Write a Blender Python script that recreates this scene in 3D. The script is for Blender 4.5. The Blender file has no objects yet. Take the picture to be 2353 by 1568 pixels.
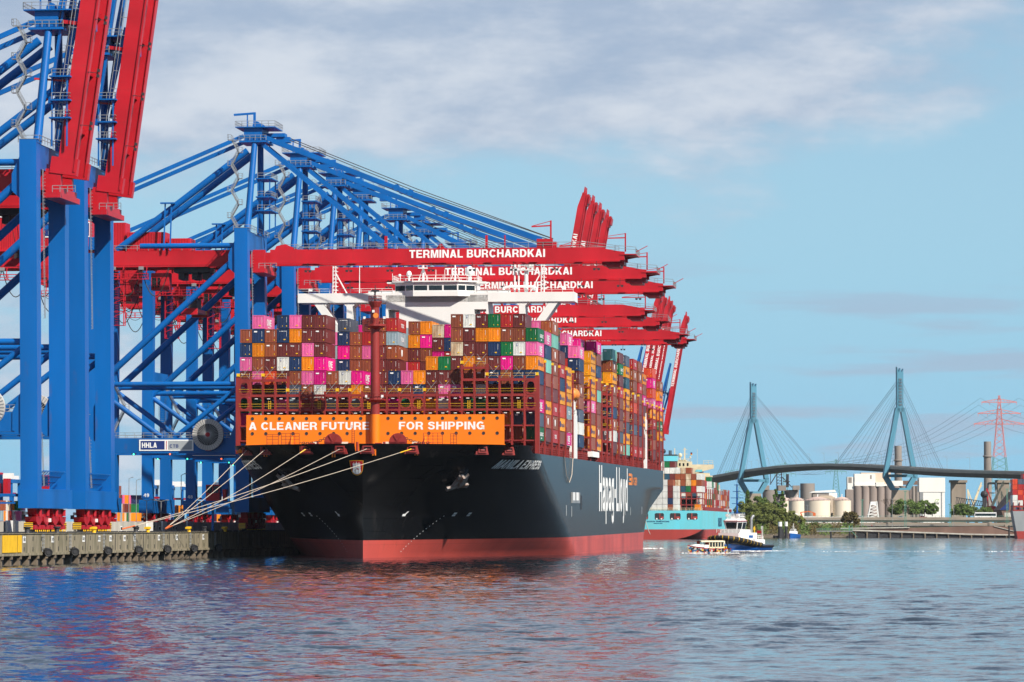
import bpy, bmesh, math, random
from mathutils import Vector, Matrix
random.seed(7)
R = math.radians
V = Vector
SC = bpy.context.scene
COL = SC.collection
# ---------------------------------------------------------------- camera, light, sky, exposure
F, CX, CY, HY, CAMZ = 9020.0, 1176.5, 784.0, 1208.0, 6.4      # photograph measured at 2353 x 1568
PITCH = math.atan((HY - CY) / F)
cam = bpy.data.cameras.new('camera'); camo = bpy.data.objects.new('camera', cam); COL.objects.link(camo)
cam.sensor_width = 36; cam.lens = F / 2353 * 36; cam.clip_start = 1; cam.clip_end = 30000
camo.location = (0, 0, CAMZ); camo.rotation_euler = (math.pi / 2 + PITCH, 0, 0)
SC.camera = camo
SUN_AZ, SUN_EL = 43.0, 41.0                                   # to the right of straight behind the camera
su = bpy.data.lights.new('sun', 'SUN'); su.energy = 5.0; su.angle = R(0.5); su.color = (1, .93, .82)
suo = bpy.data.objects.new('sun', su); COL.objects.link(suo)
suo.rotation_euler = V((math.sin(R(SUN_AZ)) * math.cos(R(SUN_EL)), -math.cos(R(SUN_AZ)) * math.cos(R(SUN_EL)), math.sin(R(SUN_EL)))).to_track_quat('Z', 'Y').to_euler()
W = bpy.data.worlds.new('World'); SC.world = W; W.use_nodes = True
SC.view_settings.view_transform = 'Standard'; SC.view_settings.look = 'None'
SC.view_settings.exposure = .5; SC.view_settings.gamma = 1
SC.cycles.max_bounces = 6; SC.cycles.diffuse_bounces = 2; SC.cycles.glossy_bounces = 3; SC.cycles.transmission_bounces = 2
SC.cycles.caustics_reflective = False; SC.cycles.caustics_refractive = False
SC.cycles.use_denoising = True

def world():
    nt = W.node_tree; N = nt.nodes; L = nt.links
    bg = N['Background']
    def n(t, **k):
        x = N.new(t)
        for a, b in k.items(): setattr(x, a, b)
        return x
    def m(op, a, b=None, c=None):
        x = n('ShaderNodeMath', operation=op)
        for i, v in enumerate((a, b, c)):
            if v is None: continue
            if isinstance(v, (int, float)): x.inputs[i].default_value = v
            else: L.new(v, x.inputs[i])
        return x.outputs[0]
    def ss(v, lo, hi):
        x = n('ShaderNodeMapRange', interpolation_type='SMOOTHSTEP'); L.new(v, x.inputs[0])
        x.inputs[1].default_value = lo; x.inputs[2].default_value = hi
        return x.outputs[0]
    sky = n('ShaderNodeTexSky', sky_type='NISHITA', sun_disc=False, sun_elevation=R(SUN_EL), sun_rotation=R(180 - SUN_AZ))
    sky.air_density = 1.0; sky.dust_density = .25; sky.ozone_density = 2.5; sky.altitude = 0
    tc = n('ShaderNodeTexCoord'); sp = n('ShaderNodeSeparateXYZ'); L.new(tc.outputs['Generated'], sp.inputs[0])
    X, Z = sp.outputs[0], sp.outputs[2]
    def noise(sx, sz, off, det=5, rough=.55):
        cb = n('ShaderNodeCombineXYZ'); L.new(m('MULTIPLY_ADD', X, sx, off), cb.inputs[0]); L.new(m('MULTIPLY_ADD', Z, sz, off * .7), cb.inputs[1])
        L.new(sp.outputs[1], cb.inputs[2])
        t = n('ShaderNodeTexNoise'); t.inputs['Scale'].default_value = 1; t.inputs['Detail'].default_value = det; t.inputs['Roughness'].default_value = rough
        L.new(cb.outputs[0], t.inputs['Vector']); return t.outputs['Fac']
    n1 = noise(9, 24, 3.1); n2 = noise(24, 56, 7.7, 7, .6); n3 = noise(10, 95, 1.3, 4); n4 = noise(5, 14, 5.2, 3)
    # broad bank of cloud high in the view, thinning to the right
    e = m('ADD', Z, m('MULTIPLY', m('SUBTRACT', n1, .5), .13))
    e = m('ADD', e, m('MULTIPLY', m('SUBTRACT', n2, .5), .045))
    e = m('SUBTRACT', e, m('MULTIPLY', m('MAXIMUM', m('SUBTRACT', X, .045), 0), .42))
    bank = m('MULTIPLY', ss(e, .070, .106), .9)
    # small flat clouds low over the horizon
    low = m('MULTIPLY', ss(n3, .50, .64), m('MULTIPLY', ss(Z, .005, .02), m('SUBTRACT', 1, ss(Z, .05, .075))))
    low = m('MULTIPLY', low, .9)
    lf = m('MULTIPLY', m('MULTIPLY', ss(m('MULTIPLY', X, -1), .078, .10), ss(n2, .36, .60)), m('SUBTRACT', 1, ss(Z, .045, .07)))
    low = m('MAXIMUM', low, m('MULTIPLY', lf, .85))
    up = m('SUBTRACT', 1, m('MULTIPLY', ss(Z, .16, .35), .72))
    amt = m('MULTIPLY', m('MAXIMUM', bank, low), up)
    br = m('ADD', m('MULTIPLY', n2, .6), m('MULTIPLY', n1, .55))
    cm = n('ShaderNodeMix', data_type='RGBA'); L.new(ss(br, .45, .72), cm.inputs[0])
    cm.inputs[6].default_value = (.275, .34, .45, 1); cm.inputs[7].default_value = (.49, .52, .575, 1)
    hz = n('ShaderNodeMix', data_type='RGBA'); L.new(m('SUBTRACT', 1, ss(Z, -.02, .20)), hz.inputs[0])
    sk = n('ShaderNodeVectorMath', operation='SCALE'); L.new(sky.outputs[0], sk.inputs[0]); sk.inputs['Scale'].default_value = SKY_K
    L.new(sk.outputs[0], hz.inputs[6]); hz.inputs[7].default_value = (.185, .415, .59, 1)
    cl = n('ShaderNodeMix', data_type='RGBA'); L.new(m('MAXIMUM', ss(Z, .062, .085), lf), cl.inputs[0]); cl.inputs[6].default_value = (.27, .37, .48, 1); L.new(cm.outputs[2], cl.inputs[7])
    mx = n('ShaderNodeMix', data_type='RGBA'); L.new(amt, mx.inputs[0]); L.new(hz.outputs[2], mx.inputs[6]); L.new(cl.outputs[2], mx.inputs[7])
    L.new(mx.outputs[2], bg.inputs[0])
    # the colours above are written for strength 0.1
    sc = n('ShaderNodeVectorMath', operation='SCALE'); L.new(mx.outputs[2], sc.inputs[0]); sc.inputs['Scale'].default_value = 10
    L.new(sc.outputs[0], bg.inputs[0]); bg.inputs[1].default_value = .1
SKY_K = .075
world()

# ---------------------------------------------------------------- helpers
def at(x, y, Y):
    """world point seen at photo pixel (x, y) standing at distance Y"""
    dx = (x - CX) / F; dy = (CY - y) / F; c, s = math.cos(PITCH), math.sin(PITCH)
    d = V((dx, c - dy * s, s + dy * c)); k = Y / d.y
    return V((d.x * k, Y, CAMZ + d.z * k))
def tag(o, label=None, cat=None, group=None, kind=None):
    if label: o['label'] = label
    if cat: o['category'] = cat
    if group: o['group'] = group
    if kind: o['kind'] = kind
    return o
def empty(name, loc=(0, 0, 0), rot=(0, 0, 0)):
    o = bpy.data.objects.new(name, None); COL.objects.link(o); o.location = loc; o.rotation_euler = rot; o.empty_display_size = .2
    return o
def copy_tree(o, parent=None):
    c = o.copy(); COL.objects.link(c)
    if parent is not None: c.parent = parent
    for ch in list(KIDS.get(o.name, ())):
        k = copy_tree(ch, c); KIDS.setdefault(c.name, []).append(k)
    return c
KIDS = {}
class MB:
    def __init__(s): s.v = []; s.f = []; s.m = []; s.mi = 0
    def add(s, vs, fs):
        b = len(s.v); s.v += [tuple(p) for p in vs]; s.f += [tuple(b + i for i in f) for f in fs]; s.m += [s.mi] * len(fs); return s
    def mat(s, i): s.mi = i; return s
    def box(s, x0, x1, y0, y1, z0, z1):
        return s.add([(x0, y0, z0), (x1, y0, z0), (x1, y1, z0), (x0, y1, z0), (x0, y0, z1), (x1, y0, z1), (x1, y1, z1), (x0, y1, z1)],
                     [(3, 2, 1, 0), (4, 5, 6, 7), (0, 1, 5, 4), (1, 2, 6, 5), (2, 3, 7, 6), (3, 0, 4, 7)])
    def hexa(s, lo, hi):
        return s.add(list(lo) + list(hi), [(3, 2, 1, 0), (4, 5, 6, 7), (0, 1, 5, 4), (1, 2, 6, 5), (2, 3, 7, 6), (3, 0, 4, 7)])
    def bar(s, p, q, w, h=None, up=(0, 0, 1), w2=None, h2=None):
        h = w if h is None else h; w2 = w if w2 is None else w2; h2 = h if h2 is None else h2
        p = V(p); q = V(q); d = (q - p)
        if d.length < 1e-6: return s
        d.normalize(); u = V(up)
        if abs(d.dot(u)) > .98: u = V((0, 1, 0)) if abs(d.y) < .9 else V((1, 0, 0))
        a = d.cross(u).normalized(); b = a.cross(d)
        lo = [p + a * i * w / 2 + b * j * h / 2 for i, j in ((-1, -1), (1, -1), (1, 1), (-1, 1))]
        hi = [q + a * i * w2 / 2 + b * j * h2 / 2 for i, j in ((-1, -1), (1, -1), (1, 1), (-1, 1))]
        return s.hexa(lo, hi)
    def tube(s, p, q, r, n=8, r2=None, caps=True):
        p = V(p); q = V(q); d = q - p
        if d.length < 1e-6: return s
        d.normalize(); r2 = r if r2 is None else r2
        u = V((0, 0, 1)) if abs(d.z) < .9 else V((1, 0, 0)); a = d.cross(u).normalized(); b = a.cross(d)
        vs = []
        for c, rr in ((p, r), (q, r2)):
            for i in range(n):
                t = 2 * math.pi * i / n; vs.append(c + a * math.cos(t) * rr + b * math.sin(t) * rr)
        fs = [(i, (i + 1) % n, n + (i + 1) % n, n + i) for i in range(n)]
        if caps: fs += [tuple(range(n))[::-1], tuple(range(n, 2 * n))]
        return s.add(vs, fs)
    def path(s, pts, r, n=5):
        for a, b in zip(pts, pts[1:]): s.tube(a, b, r, n, caps=False)
        return s
    def lathe(s, c, prof, n=16, axis=(0, 0, 1)):
        d = V(axis).normalized(); u = V((0, 0, 1)) if abs(d.z) < .9 else V((1, 0, 0)); a = d.cross(u).normalized(); b = a.cross(d); c = V(c)
        vs = []
        for r, h in prof:
            for i in range(n):
                t = 2 * math.pi * i / n; vs.append(c + d * h + a * math.cos(t) * r + b * math.sin(t) * r)
        fs = []
        for k in range(len(prof) - 1):
            for i in range(n): fs.append((k * n + i, k * n + (i + 1) % n, (k + 1) * n + (i + 1) % n, (k + 1) * n + i))
        fs += [tuple(range(n))[::-1], tuple(range((len(prof) - 1) * n, len(prof) * n))]
        return s.add(vs, fs)
    def prism(s, poly, lo, hi, fn):
        """2-D outline poly swept between lo and hi; fn(a, b, c) -> point"""
        n = len(poly); vs = [fn(a, b, lo) for a, b in poly] + [fn(a, b, hi) for a, b in poly]
        return s.add(vs, [tuple(range(n))[::-1], tuple(range(n, 2 * n))] + [(i, (i + 1) % n, n + (i + 1) % n, n + i) for i in range(n)])
    def sphere(s, c, r, n=10, sz=1):
        pr = [(max(.001, r * math.sin(math.pi * k / 6)), -r * sz * math.cos(math.pi * k / 6)) for k in range(7)]
        return s.lathe(c, pr, n)
    def holed(s, cx, cz, w, h, r, fn, n=16, rz=None):
        """flat rectangle with a round or oval hole; fn(x, z) -> point"""
        rz = rz or r; o = []; i_ = []
        for k in range(n):
            t = 2 * math.pi * (k + .5) / n; c_, s_ = math.cos(t), math.sin(t); e = 1 / max(abs(c_), abs(s_))
            o.append(fn(cx + c_ * e * w / 2, cz + s_ * e * h / 2))
            q = 1 / (abs(c_) ** 3 + abs(s_) ** 3) ** (1 / 3) if rz != r else 1
            i_.append(fn(cx + c_ * r * q, cz + s_ * rz * q))
        # corners
        return s.add(o + i_, [(k, (k + 1) % n, n + (k + 1) % n, n + k) for k in range(n)])
    def text(s, body, fn, cap, width=None, bold=.02, sub=False, mirror=False):
        vs, fs, w, ch = glyphs(body, bold)
        k = cap / ch; kx = (width / w) if width else k
        return s.add([fn(x * kx, y * k) for x, y in vs], fs)
    def rail(s, pts, h=1.1, r=.035, step=2.0, mid=True):
        for p, q in zip(pts, pts[1:]):
            p = V(p); q = V(q); n = max(1, int((q - p).length / step)); up = V((0, 0, h))
            s.bar(p + up, q + up, r * 2); 
            if mid: s.bar(p + up * .5, q + up * .5, r * 1.6)
            for i in range(n + 1):
                a = p.lerp(q, i / n); s.bar(a, a + up, r * 2)
        return s
    def build(s, name, mats, parent=None, smooth=False, loc=None, rot=None):
        me = bpy.data.meshes.new(name); me.from_pydata(s.v, [], s.f)
        mats = mats if isinstance(mats, (list, tuple)) else [mats]
        for m in mats: me.materials.append(m)
        me.polygons.foreach_set('material_index', s.m)
        if smooth:
            me.polygons.foreach_set('use_smooth', [True] * len(s.f)); me.set_sharp_from_angle(angle=R(38))
        me.update()
        o = bpy.data.objects.new(name, me); COL.objects.link(o)
        if parent is not None: o.parent = parent; KIDS.setdefault(parent.name, []).append(o)
        if loc is not None: o.location = loc
        if rot is not None: o.rotation_euler = rot
        return o
# ---------------------------------------------------------------- lettering: a plain bold sans drawn here
from mathutils.geometry import tessellate_polygon
def _arc(cx, cy, rx, ry, a0, a1, n=10): return [(cx + rx * math.cos(R(a0 + (a1 - a0) * k / n)), cy + ry * math.sin(R(a0 + (a1 - a0) * k / n))) for k in range(n + 1)]
def _r(x0, y0, x1, y1): return [[(x0, y0), (x1, y0), (x1, y1), (x0, y1)]]
def _st(path, w):
    Lf, Rt = [], []; n = len(path)
    for i, p in enumerate(path):
        a = V(path[max(0, i - 1)]); b = V(path[min(n - 1, i + 1)]); c = V(p)
        d1 = (c - a).normalized() if i else (b - c).normalized(); d2 = (b - c).normalized() if i < n - 1 else d1
        t = (d1 + d2).normalized(); nn = V((-t.y, t.x)); k = w / 2 / max(.5, nn.dot(V((-d1.y, d1.x)))); Lf.append(tuple(c + nn * k)); Rt.append(tuple(c - nn * k))
    return [Lf + Rt[::-1]]
def _glyphs():
    g = {}; T = 21
    g['A'] = (76, [[[(0, 0), (26, 100), (50, 100), (76, 0), (54, 0), (49, 19), (27, 19), (22, 0)], [(31.5, 37), (44.5, 37), (38, 68)]]])
    g['B'] = (72, [[[(0, 0), (0, 100), (42, 100)] + _arc(42, 76, 25, 24, 90, -50, 7) + _arc(43, 28, 29, 28, 55, -90, 8), [(T, 60), (40, 60)] + _arc(40, 71.5, 8, 11.5, -80, 80, 5) + [(40, 83), (T, 83)], [(T, 17), (42, 17)] + _arc(42, 30, 9, 13, -80, 80, 5) + [(42, 43), (T, 43)]]])
    g['C'] = (76, [_st(_arc(39, 50, 28.5, 41, 36, 324, 18), T)])
    g['D'] = (75, [[[(0, 0), (0, 100), (34, 100)] + _arc(34, 50, 40, 50, 85, -85, 12) + [(34, 0)], [(T, 18), (33, 18)] + _arc(33, 50, 20, 32, -80, 80, 8) + [(33, 82), (T, 82)]]])
    g['E'] = (67, [[[(0, 0), (0, 100), (66, 100), (66, 82), (T, 82), (T, 60), (61, 60), (61, 43), (T, 43), (T, 18), (67, 18), (67, 0)]]])
    g['F'] = (62, [[[(0, 0), (0, 100), (62, 100), (62, 82), (T, 82), (T, 59), (56, 59), (56, 42), (T, 42), (T, 0)]]])
    g['G'] = (78, [_st(_arc(39, 50, 28.5, 41, 38, 326, 18), T), _r(60, 2, 76, 22), [[(42, 54), (76, 54), (76, 22), (58, 22), (58, 38), (42, 38)]]])
    g['H'] = (73, [[[(0, 0), (0, 100), (T, 100), (T, 61), (52, 61), (52, 100), (73, 100), (73, 0), (52, 0), (52, 42), (T, 42), (T, 0)]]])
    g['I'] = (21, [_r(0, 0, T, 100)])
    g['K'] = (76, [[[(0, 0), (0, 100), (T, 100), (T, 60), (48, 100), (74, 100), (44, 60), (77, 0), (52, 0), (30, 42), (T, 31), (T, 0)]]])
    g['L'] = (60, [[[(0, 0), (0, 100), (T, 100), (T, 18), (60, 18), (60, 0)]]])
    g['M'] = (86, [[[(0, 0), (0, 100), (29, 100), (43, 34), (57, 100), (86, 100), (86, 0), (67, 0), (67, 74), (52, 0), (34, 0), (19, 74), (19, 0)]]])
    g['N'] = (74, [[[(0, 0), (0, 100), (23, 100), (54, 36), (54, 100), (74, 100), (74, 0), (52, 0), (20, 66), (20, 0)]]])
    g['O'] = (79, [[_arc(39.5, 50, 39.5, 51, 0, 345, 23), _arc(39.5, 50, 19, 33, 0, 340, 17)]])
    g['P'] = (68, [[[(0, 0), (0, 100), (40, 100)] + _arc(40, 68, 28, 32, 85, -85, 9) + [(38, 36), (T, 36), (T, 0)], [(T, 53), (38, 53)] + _arc(38, 68, 10, 15, -75, 75, 5) + [(38, 83), (T, 83)]]])
    g['R'] = (74, [[[(0, 0), (0, 100), (44, 100)] + _arc(44, 71, 27, 29, 85, -40, 7) + [(57, 46), (67, 35), (70, 10), (74, 0), (52, 0), (49, 10), (48, 28), (40, 38), (T, 38), (T, 0)], [(T, 54), (42, 54)] + _arc(42, 68.5, 9, 14.5, -75, 75, 5) + [(42, 83), (T, 83)]]])
    g['S'] = (70, [_st([(58, 72), (55, 84), (46, 90), (34, 91), (21, 88), (13, 79), (14, 67), (24, 59), (40, 54), (53, 47), (58, 36), (57, 22), (48, 12), (35, 9), (21, 11), (13, 19), (10, 31)], 19)])
    g['T'] = (68, [[[(0, 82), (0, 100), (68, 100), (68, 82), (44.5, 82), (44.5, 0), (23.5, 0), (23.5, 82)]]])
    g['U'] = (73, [_st([(10.5, 100), (10.5, 36)] + _arc(36.5, 34, 26, 24.5, 190, 350, 10) + [(62.5, 36), (62.5, 100)], T)])
    g['V'] = (74, [[[(0, 100), (23, 100), (37, 26), (51, 100), (74, 100), (48, 0), (26, 0)]]])
    g['W'] = (104, [[[(0, 100), (21, 100), (32, 30), (43, 100), (61, 100), (72, 30), (83, 100), (104, 100), (83, 0), (62, 0), (52, 66), (42, 0), (21, 0)]]])
    g['X'] = (74, [[[(0, 0), (26, 51), (2, 100), (27, 100), (38, 71), (49, 100), (72, 100), (49, 51), (74, 0), (49, 0), (37, 31), (25, 0)]]])
    g['Y'] = (72, [[[(26, 0), (26, 40), (0, 100), (23, 100), (36, 62), (49, 100), (72, 100), (46, 40), (46, 0)]]])
    g['0'] = (56, [[_arc(28, 50, 28, 51, 0, 345, 19), _arc(28, 50, 9, 33, 0, 340, 13)]])
    g['1'] = (42, [[[(18, 0), (18, 72), (0, 72), (0, 84), (14, 88), (22, 100), (38, 100), (38, 0)]]])
    g['3'] = (56, [_st([(9, 73), (14, 87), (28, 91), (42, 86), (45, 74), (40, 62), (24, 54)], 18), _st([(24, 54.5), (42, 47), (47, 30), (42, 14), (27, 9), (13, 14), (8, 29)], 18)])
    g['4'] = (58, [[[(34, 0), (34, 22), (0, 22), (0, 40), (32, 100), (52, 100), (52, 38), (60, 38), (60, 22), (52, 22), (52, 0)], [(34, 38), (34, 74), (15, 38)]]])
    g['5'] = (56, [_st([(50, 91), (16, 91), (13, 55), (27, 58), (42, 52), (47, 33), (42, 15), (27, 9), (13, 14), (8, 27)], 18)])
    g['7'] = (54, [[[(0, 82), (0, 100), (54, 100), (54, 84), (36, 50), (30, 0), (10, 0), (17, 46), (34, 82)]]])
    g['8'] = (58, [[_arc(29, 72, 27, 29, -50, 230, 13) + _arc(29, 29, 29, 30, 130, 410, 13), _arc(29, 74, 10, 12, 0, 330, 11), _arc(29, 29, 11, 14, 0, 330, 11)]])
    g['9'] = (56, [[_arc(28, 66, 28, 35, 0, 345, 17), _arc(28, 67, 10, 18, 0, 330, 11)], [[(49, 45), (56, 60), (55, 40), (48, 12), (30, -1), (10, 4), (6, 22), (22, 22), (30, 16), (37, 32)]]])
    t = 18; xh = 74
    bowl = lambda s: _st([(44, 62)] + [(30, 65)] + _arc(28, 37, 19, 28, 100, 260, 10) + [(30, 9), (44, 12)], t)
    g['a'] = (63, [_r(44, 0, 62, 48), _st([(10, 54), (16, 64), (30, 66), (45, 63), (53, 48)], t), _st([(44, 40), (22, 36), (10, 26), (11, 13), (22, 8), (44, 14)], 16)])
    g['c'] = (60, [_st(_arc(30, 37, 21, 28.5, 40, 320, 14), t)])
    g['d'] = (63, [_r(44, 0, 62, 100), bowl(0)]); g['e'] = (62, [_st([(12, 36)] + [(49, 36), (49, 50)] + _arc(30, 37, 20, 28.5, 45, 320, 14), 17)])
    g['g'] = (63, [_r(44, 0, 62, 74), bowl(0), _st([(53, 0), (48, -15), (30, -20), (12, -16), (8, -8)], 16)])
    g['i'] = (18, [_r(0, 0, t, xh), _r(0, 84, t, 100)]); g['l'] = (18, [_r(0, 0, t, 100)])
    g['o'] = (62, [[_arc(31, 37, 31, 38.5, 0, 345, 19), _arc(31, 37, 12, 21, 0, 330, 13)]])
    g['p'] = (63, [_r(0, -28, t, 74), _st([(t, 62), (33, 65)] + _arc(35, 37, 19, 28, 80, -80, 10) + [(33, 9), (t, 12)], t)])
    g['r'] = (40, [_r(0, 0, t, 74), _st([(t, 56), (26, 64), (40, 65)], t)]); g['s'] = (56, [_st([(47, 54), (40, 64), (26, 66), (13, 60), (14, 48), (30, 40), (44, 32), (45, 17), (32, 8), (16, 10), (8, 22)], 16)])
    g['t'] = (38, [[[(9, 96), (27, 96), (27, 74), (38, 74), (38, 60), (27, 60), (27, 18), (38, 14), (38, 0), (18, 0), (9, 10), (9, 60), (0, 60), (0, 74), (9, 74)]]])
    g['u'] = (60, [_r(42, 0, 60, 74), _st([(9, 74), (9, 24), (15, 10), (28, 8), (42, 14)], t)]); g['x'] = (60, [[[(0, 0), (20, 38), (2, 74), (22, 74), (31, 54), (40, 74), (59, 74), (41, 38), (61, 0), (40, 0), (30, 21), (20, 0)]]])
    g['y'] = (60, [[[(0, 74), (20, 74), (30, 24), (40, 74), (60, 74), (34, -14), (24, -26), (6, -28), (6, -12), (16, -12), (21, 0)]]])
    g['-'] = (36, [_r(3, 30, 33, 50)])
    return g
_GL = _glyphs(); _G = {}
def glyphs(body, bold):
    """verts, triangles, width and cap height of a line of lettering"""
    if (body, bold) in _G: return _G[(body, bold)]
    vs, fs, x = [], [], 0; thin = bold < .012
    for ch in body:
        if ch == ' ': x += 34; continue
        w, polys = _GL[ch]
        for poly in polys:
            tri = tessellate_polygon([[V((a, b, 0)) for a, b in lp] for lp in poly]); b0 = len(vs)
            for lp in poly: vs += [(x + a, b) for a, b in lp]
            for t in tri:
                t = tuple(b0 + i for i in t); (ax, ay), (bx_, by), (cx_, cy_) = vs[t[0]], vs[t[1]], vs[t[2]]
                fs.append(t if (bx_ - ax) * (cy_ - ay) - (by - ay) * (cx_ - ax) > 0 else t[::-1])
        x += w + 11
    w = max(a for a, b in vs); _G[(body, bold)] = (vs, fs, w, 100.0); return _G[(body, bold)]
def cut_text(vs, fs, step):
    """the same lettering sliced finely so that it can follow a curved side"""
    bm = bmesh.new(); vv = [bm.verts.new((a, b, 0)) for a, b in vs]
    for f in fs:
        try: bm.faces.new([vv[i] for i in f])
        except ValueError: pass
    x0, x1, y0, y1 = min(a for a, b in vs), max(a for a, b in vs), min(b for a, b in vs), max(b for a, b in vs)
    for ax, lo, hi in ((0, x0, x1), (1, y0, y1)):
        p = lo + step
        while p < hi:
            bmesh.ops.bisect_plane(bm, geom=bm.verts[:] + bm.edges[:] + bm.faces[:], plane_co=(p, p, 0), plane_no=(1, 0, 0) if ax == 0 else (0, 1, 0)); p += step
    bm.verts.index_update(); r = [(v.co.x, v.co.y) for v in bm.verts], [tuple(v.index for v in f.verts) for f in bm.faces]; bm.free(); return r
# ---------------------------------------------------------------- materials
def paint(name, col, rough=.5, var=.14, scale=.35, streak=0, metal=0, bump=0, rand=0, spec=.4, grime=None, coat=0, rust=0, seams=None):
    m = bpy.data.materials.new(name); m.use_nodes = True; nt = m.node_tree; N = nt.nodes; L = nt.links
    b = N['Principled BSDF']; b.inputs['Roughness'].default_value = rough; b.inputs['Metallic'].default_value = metal
    b.inputs['Specular IOR Level'].default_value = spec
    if coat: b.inputs['Coat Weight'].default_value = coat; b.inputs['Coat Roughness'].default_value = .25
    tc = N.new('ShaderNodeTexCoord'); t = N.new('ShaderNodeTexNoise'); t.inputs['Scale'].default_value = scale; t.inputs['Detail'].default_value = 6
    mp = N.new('ShaderNodeMapping'); L.new(tc.outputs['Object'], mp.inputs[0])
    if streak: mp.inputs['Scale'].default_value = (1, 1, 1 / streak)
    L.new(mp.outputs[0], t.inputs['Vector'])
    r = N.new('ShaderNodeMapRange'); r.inputs[1].default_value = .3; r.inputs[2].default_value = .7; L.new(t.outputs['Fac'], r.inputs[0])
    mx = N.new('ShaderNodeMix'); mx.data_type = 'RGBA'; L.new(r.outputs[0], mx.inputs[0])
    g = grime or [c * (1 - 1.6 * var) for c in col]
    mx.inputs[6].default_value = (*g, 1); mx.inputs[7].default_value = (*[min(1, c * (1 + .5 * var)) for c in col], 1)
    out = mx.outputs[2]
    if rust:                                                    # rust runs and scuffs with shapes of their own
        t2 = N.new('ShaderNodeTexNoise'); t2.inputs['Scale'].default_value = scale * 5; t2.inputs['Detail'].default_value = 8; t2.inputs['Roughness'].default_value = .68; L.new(mp.outputs[0], t2.inputs['Vector'])
        r2 = N.new('ShaderNodeMapRange'); r2.inputs[1].default_value = .60; r2.inputs[2].default_value = .74; r2.inputs[4].default_value = rust; L.new(t2.outputs['Fac'], r2.inputs[0])
        m2 = N.new('ShaderNodeMix'); m2.data_type = 'RGBA'; L.new(r2.outputs[0], m2.inputs[0]); L.new(out, m2.inputs[6]); m2.inputs[7].default_value = (.13, .055, .03, 1) if max(col) > .06 else (.045, .04, .036, 1); out = m2.outputs[2]
    if seams:                                                   # welded plate seams along y and z
        sx_ = N.new('ShaderNodeSeparateXYZ'); L.new(tc.outputs['Object'], sx_.inputs[0]); cx_ = N.new('ShaderNodeCombineXYZ'); L.new(sx_.outputs[1], cx_.inputs[0]); L.new(sx_.outputs[2], cx_.inputs[1])
        bk = N.new('ShaderNodeTexBrick'); bk.inputs['Scale'].default_value = 1; bk.inputs['Brick Width'].default_value = 11.5; bk.inputs['Row Height'].default_value = 2.6; bk.inputs['Mortar Size'].default_value = .06; bk.inputs['Mortar Smooth'].default_value = .4; bk.inputs['Color1'].default_value = (1, 1, 1, 1); bk.inputs['Color2'].default_value = (.88, .88, .88, 1); bk.inputs['Mortar'].default_value = (seams, seams, seams, 1); L.new(cx_.outputs[0], bk.inputs['Vector'])
        m3 = N.new('ShaderNodeMix'); m3.data_type = 'RGBA'; m3.blend_type = 'MULTIPLY'; m3.inputs[0].default_value = 1; L.new(out, m3.inputs[6]); L.new(bk.outputs['Color'], m3.inputs[7]); out = m3.outputs[2]
    if rand:
        oi = N.new('ShaderNodeObjectInfo'); h = N.new('ShaderNodeHueSaturation'); mr = N.new('ShaderNodeMapRange')
        mr.inputs[3].default_value = 1 - rand; mr.inputs[4].default_value = 1 + rand * .6; L.new(oi.outputs['Random'], mr.inputs[0])
        L.new(mr.outputs[0], h.inputs['Value']); L.new(out, h.inputs['Color']); out = h.outputs[0]
    L.new(out, b.inputs['Base Color'])
    if bump:
        bp = N.new('ShaderNodeBump'); bp.inputs['Strength'].default_value = bump; bp.inputs['Distance'].default_value = .1; L.new(t.outputs['Fac'], bp.inputs['Height']); L.new(bp.outputs[0], b.inputs['Normal'])
    return m
def glow(name, col, k):
    m = bpy.data.materials.new(name); m.use_nodes = True; b = m.node_tree.nodes['Principled BSDF']
    b.inputs['Base Color'].default_value = (*col, 1); b.inputs['Emission Color'].default_value = (*col, 1); b.inputs['Emission Strength'].default_value = k
    return m
M = {}
M['blue'] = paint('crane_blue', (.001, .118, .41), .42, .18, .12, streak=5, spec=.28, rust=.35)
M['red'] = paint('crane_red', (.50, .012, .022), .42, .16, .15, streak=2, spec=.3, rust=.3)
M['redd'] = paint('bogie_red', (.40, .008, .018), .45, .15, .5)
M['white'] = paint('white_paint', (.80, .80, .78), .45, .05, .2, streak=4)
M['ink'] = paint('white_lettering', (.82, .82, .80), .55, .03, .5)
M['galv'] = paint('galvanised_steel', (.30, .31, .32), .5, .15, 1.5, metal=.3)
M['dark'] = paint('dark_steel', (.03, .03, .034), .6, .2, 1)
M['cable'] = paint('black_cable', (.035, .033, .03), .7, .1, 1)
M['yellow'] = paint('yellow_paint', (.80, .46, .01), .5, .10, .8)
M['glass'] = paint('dark_glass', (.012, .018, .022), .08, .1, .3, spec=.6)
M['navy'] = paint('sign_navy', (.01, .03, .16), .5, .05, .5)
M['grey'] = paint('sign_grey', (.33, .36, .38), .5, .05, .5)
M['orange'] = paint('orange_paint', (.86, .20, .004), .5, .05, .15)
M['oxide'] = paint('deck_red', (.27, .026, .022), .55, .20, .5, streak=3)
M['black'] = paint('hull_black', (.003, .0034, .0045), .24, .35, .05, streak=5, spec=.07, grime=(.009, .009, .0095), rust=.5, seams=.55)
M['boot'] = paint('antifouling_red', (.52, .075, .055), .5, .22, .09, streak=4, grime=(.36, .05, .04), rust=.4, seams=.78)
M['rope'] = paint('mooring_rope', (.50, .42, .34), .8, .08, 2)
M['ropeo'] = paint('orange_rope_sleeve', (.60, .13, .03), .8, .1, 2)
M['lampg'] = glow('green_signal_lamp', (.05, .9, .45), 2.5)
M['lampr'] = glow('red_signal_lamp', (1, .12, .04), 2.5)
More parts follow.
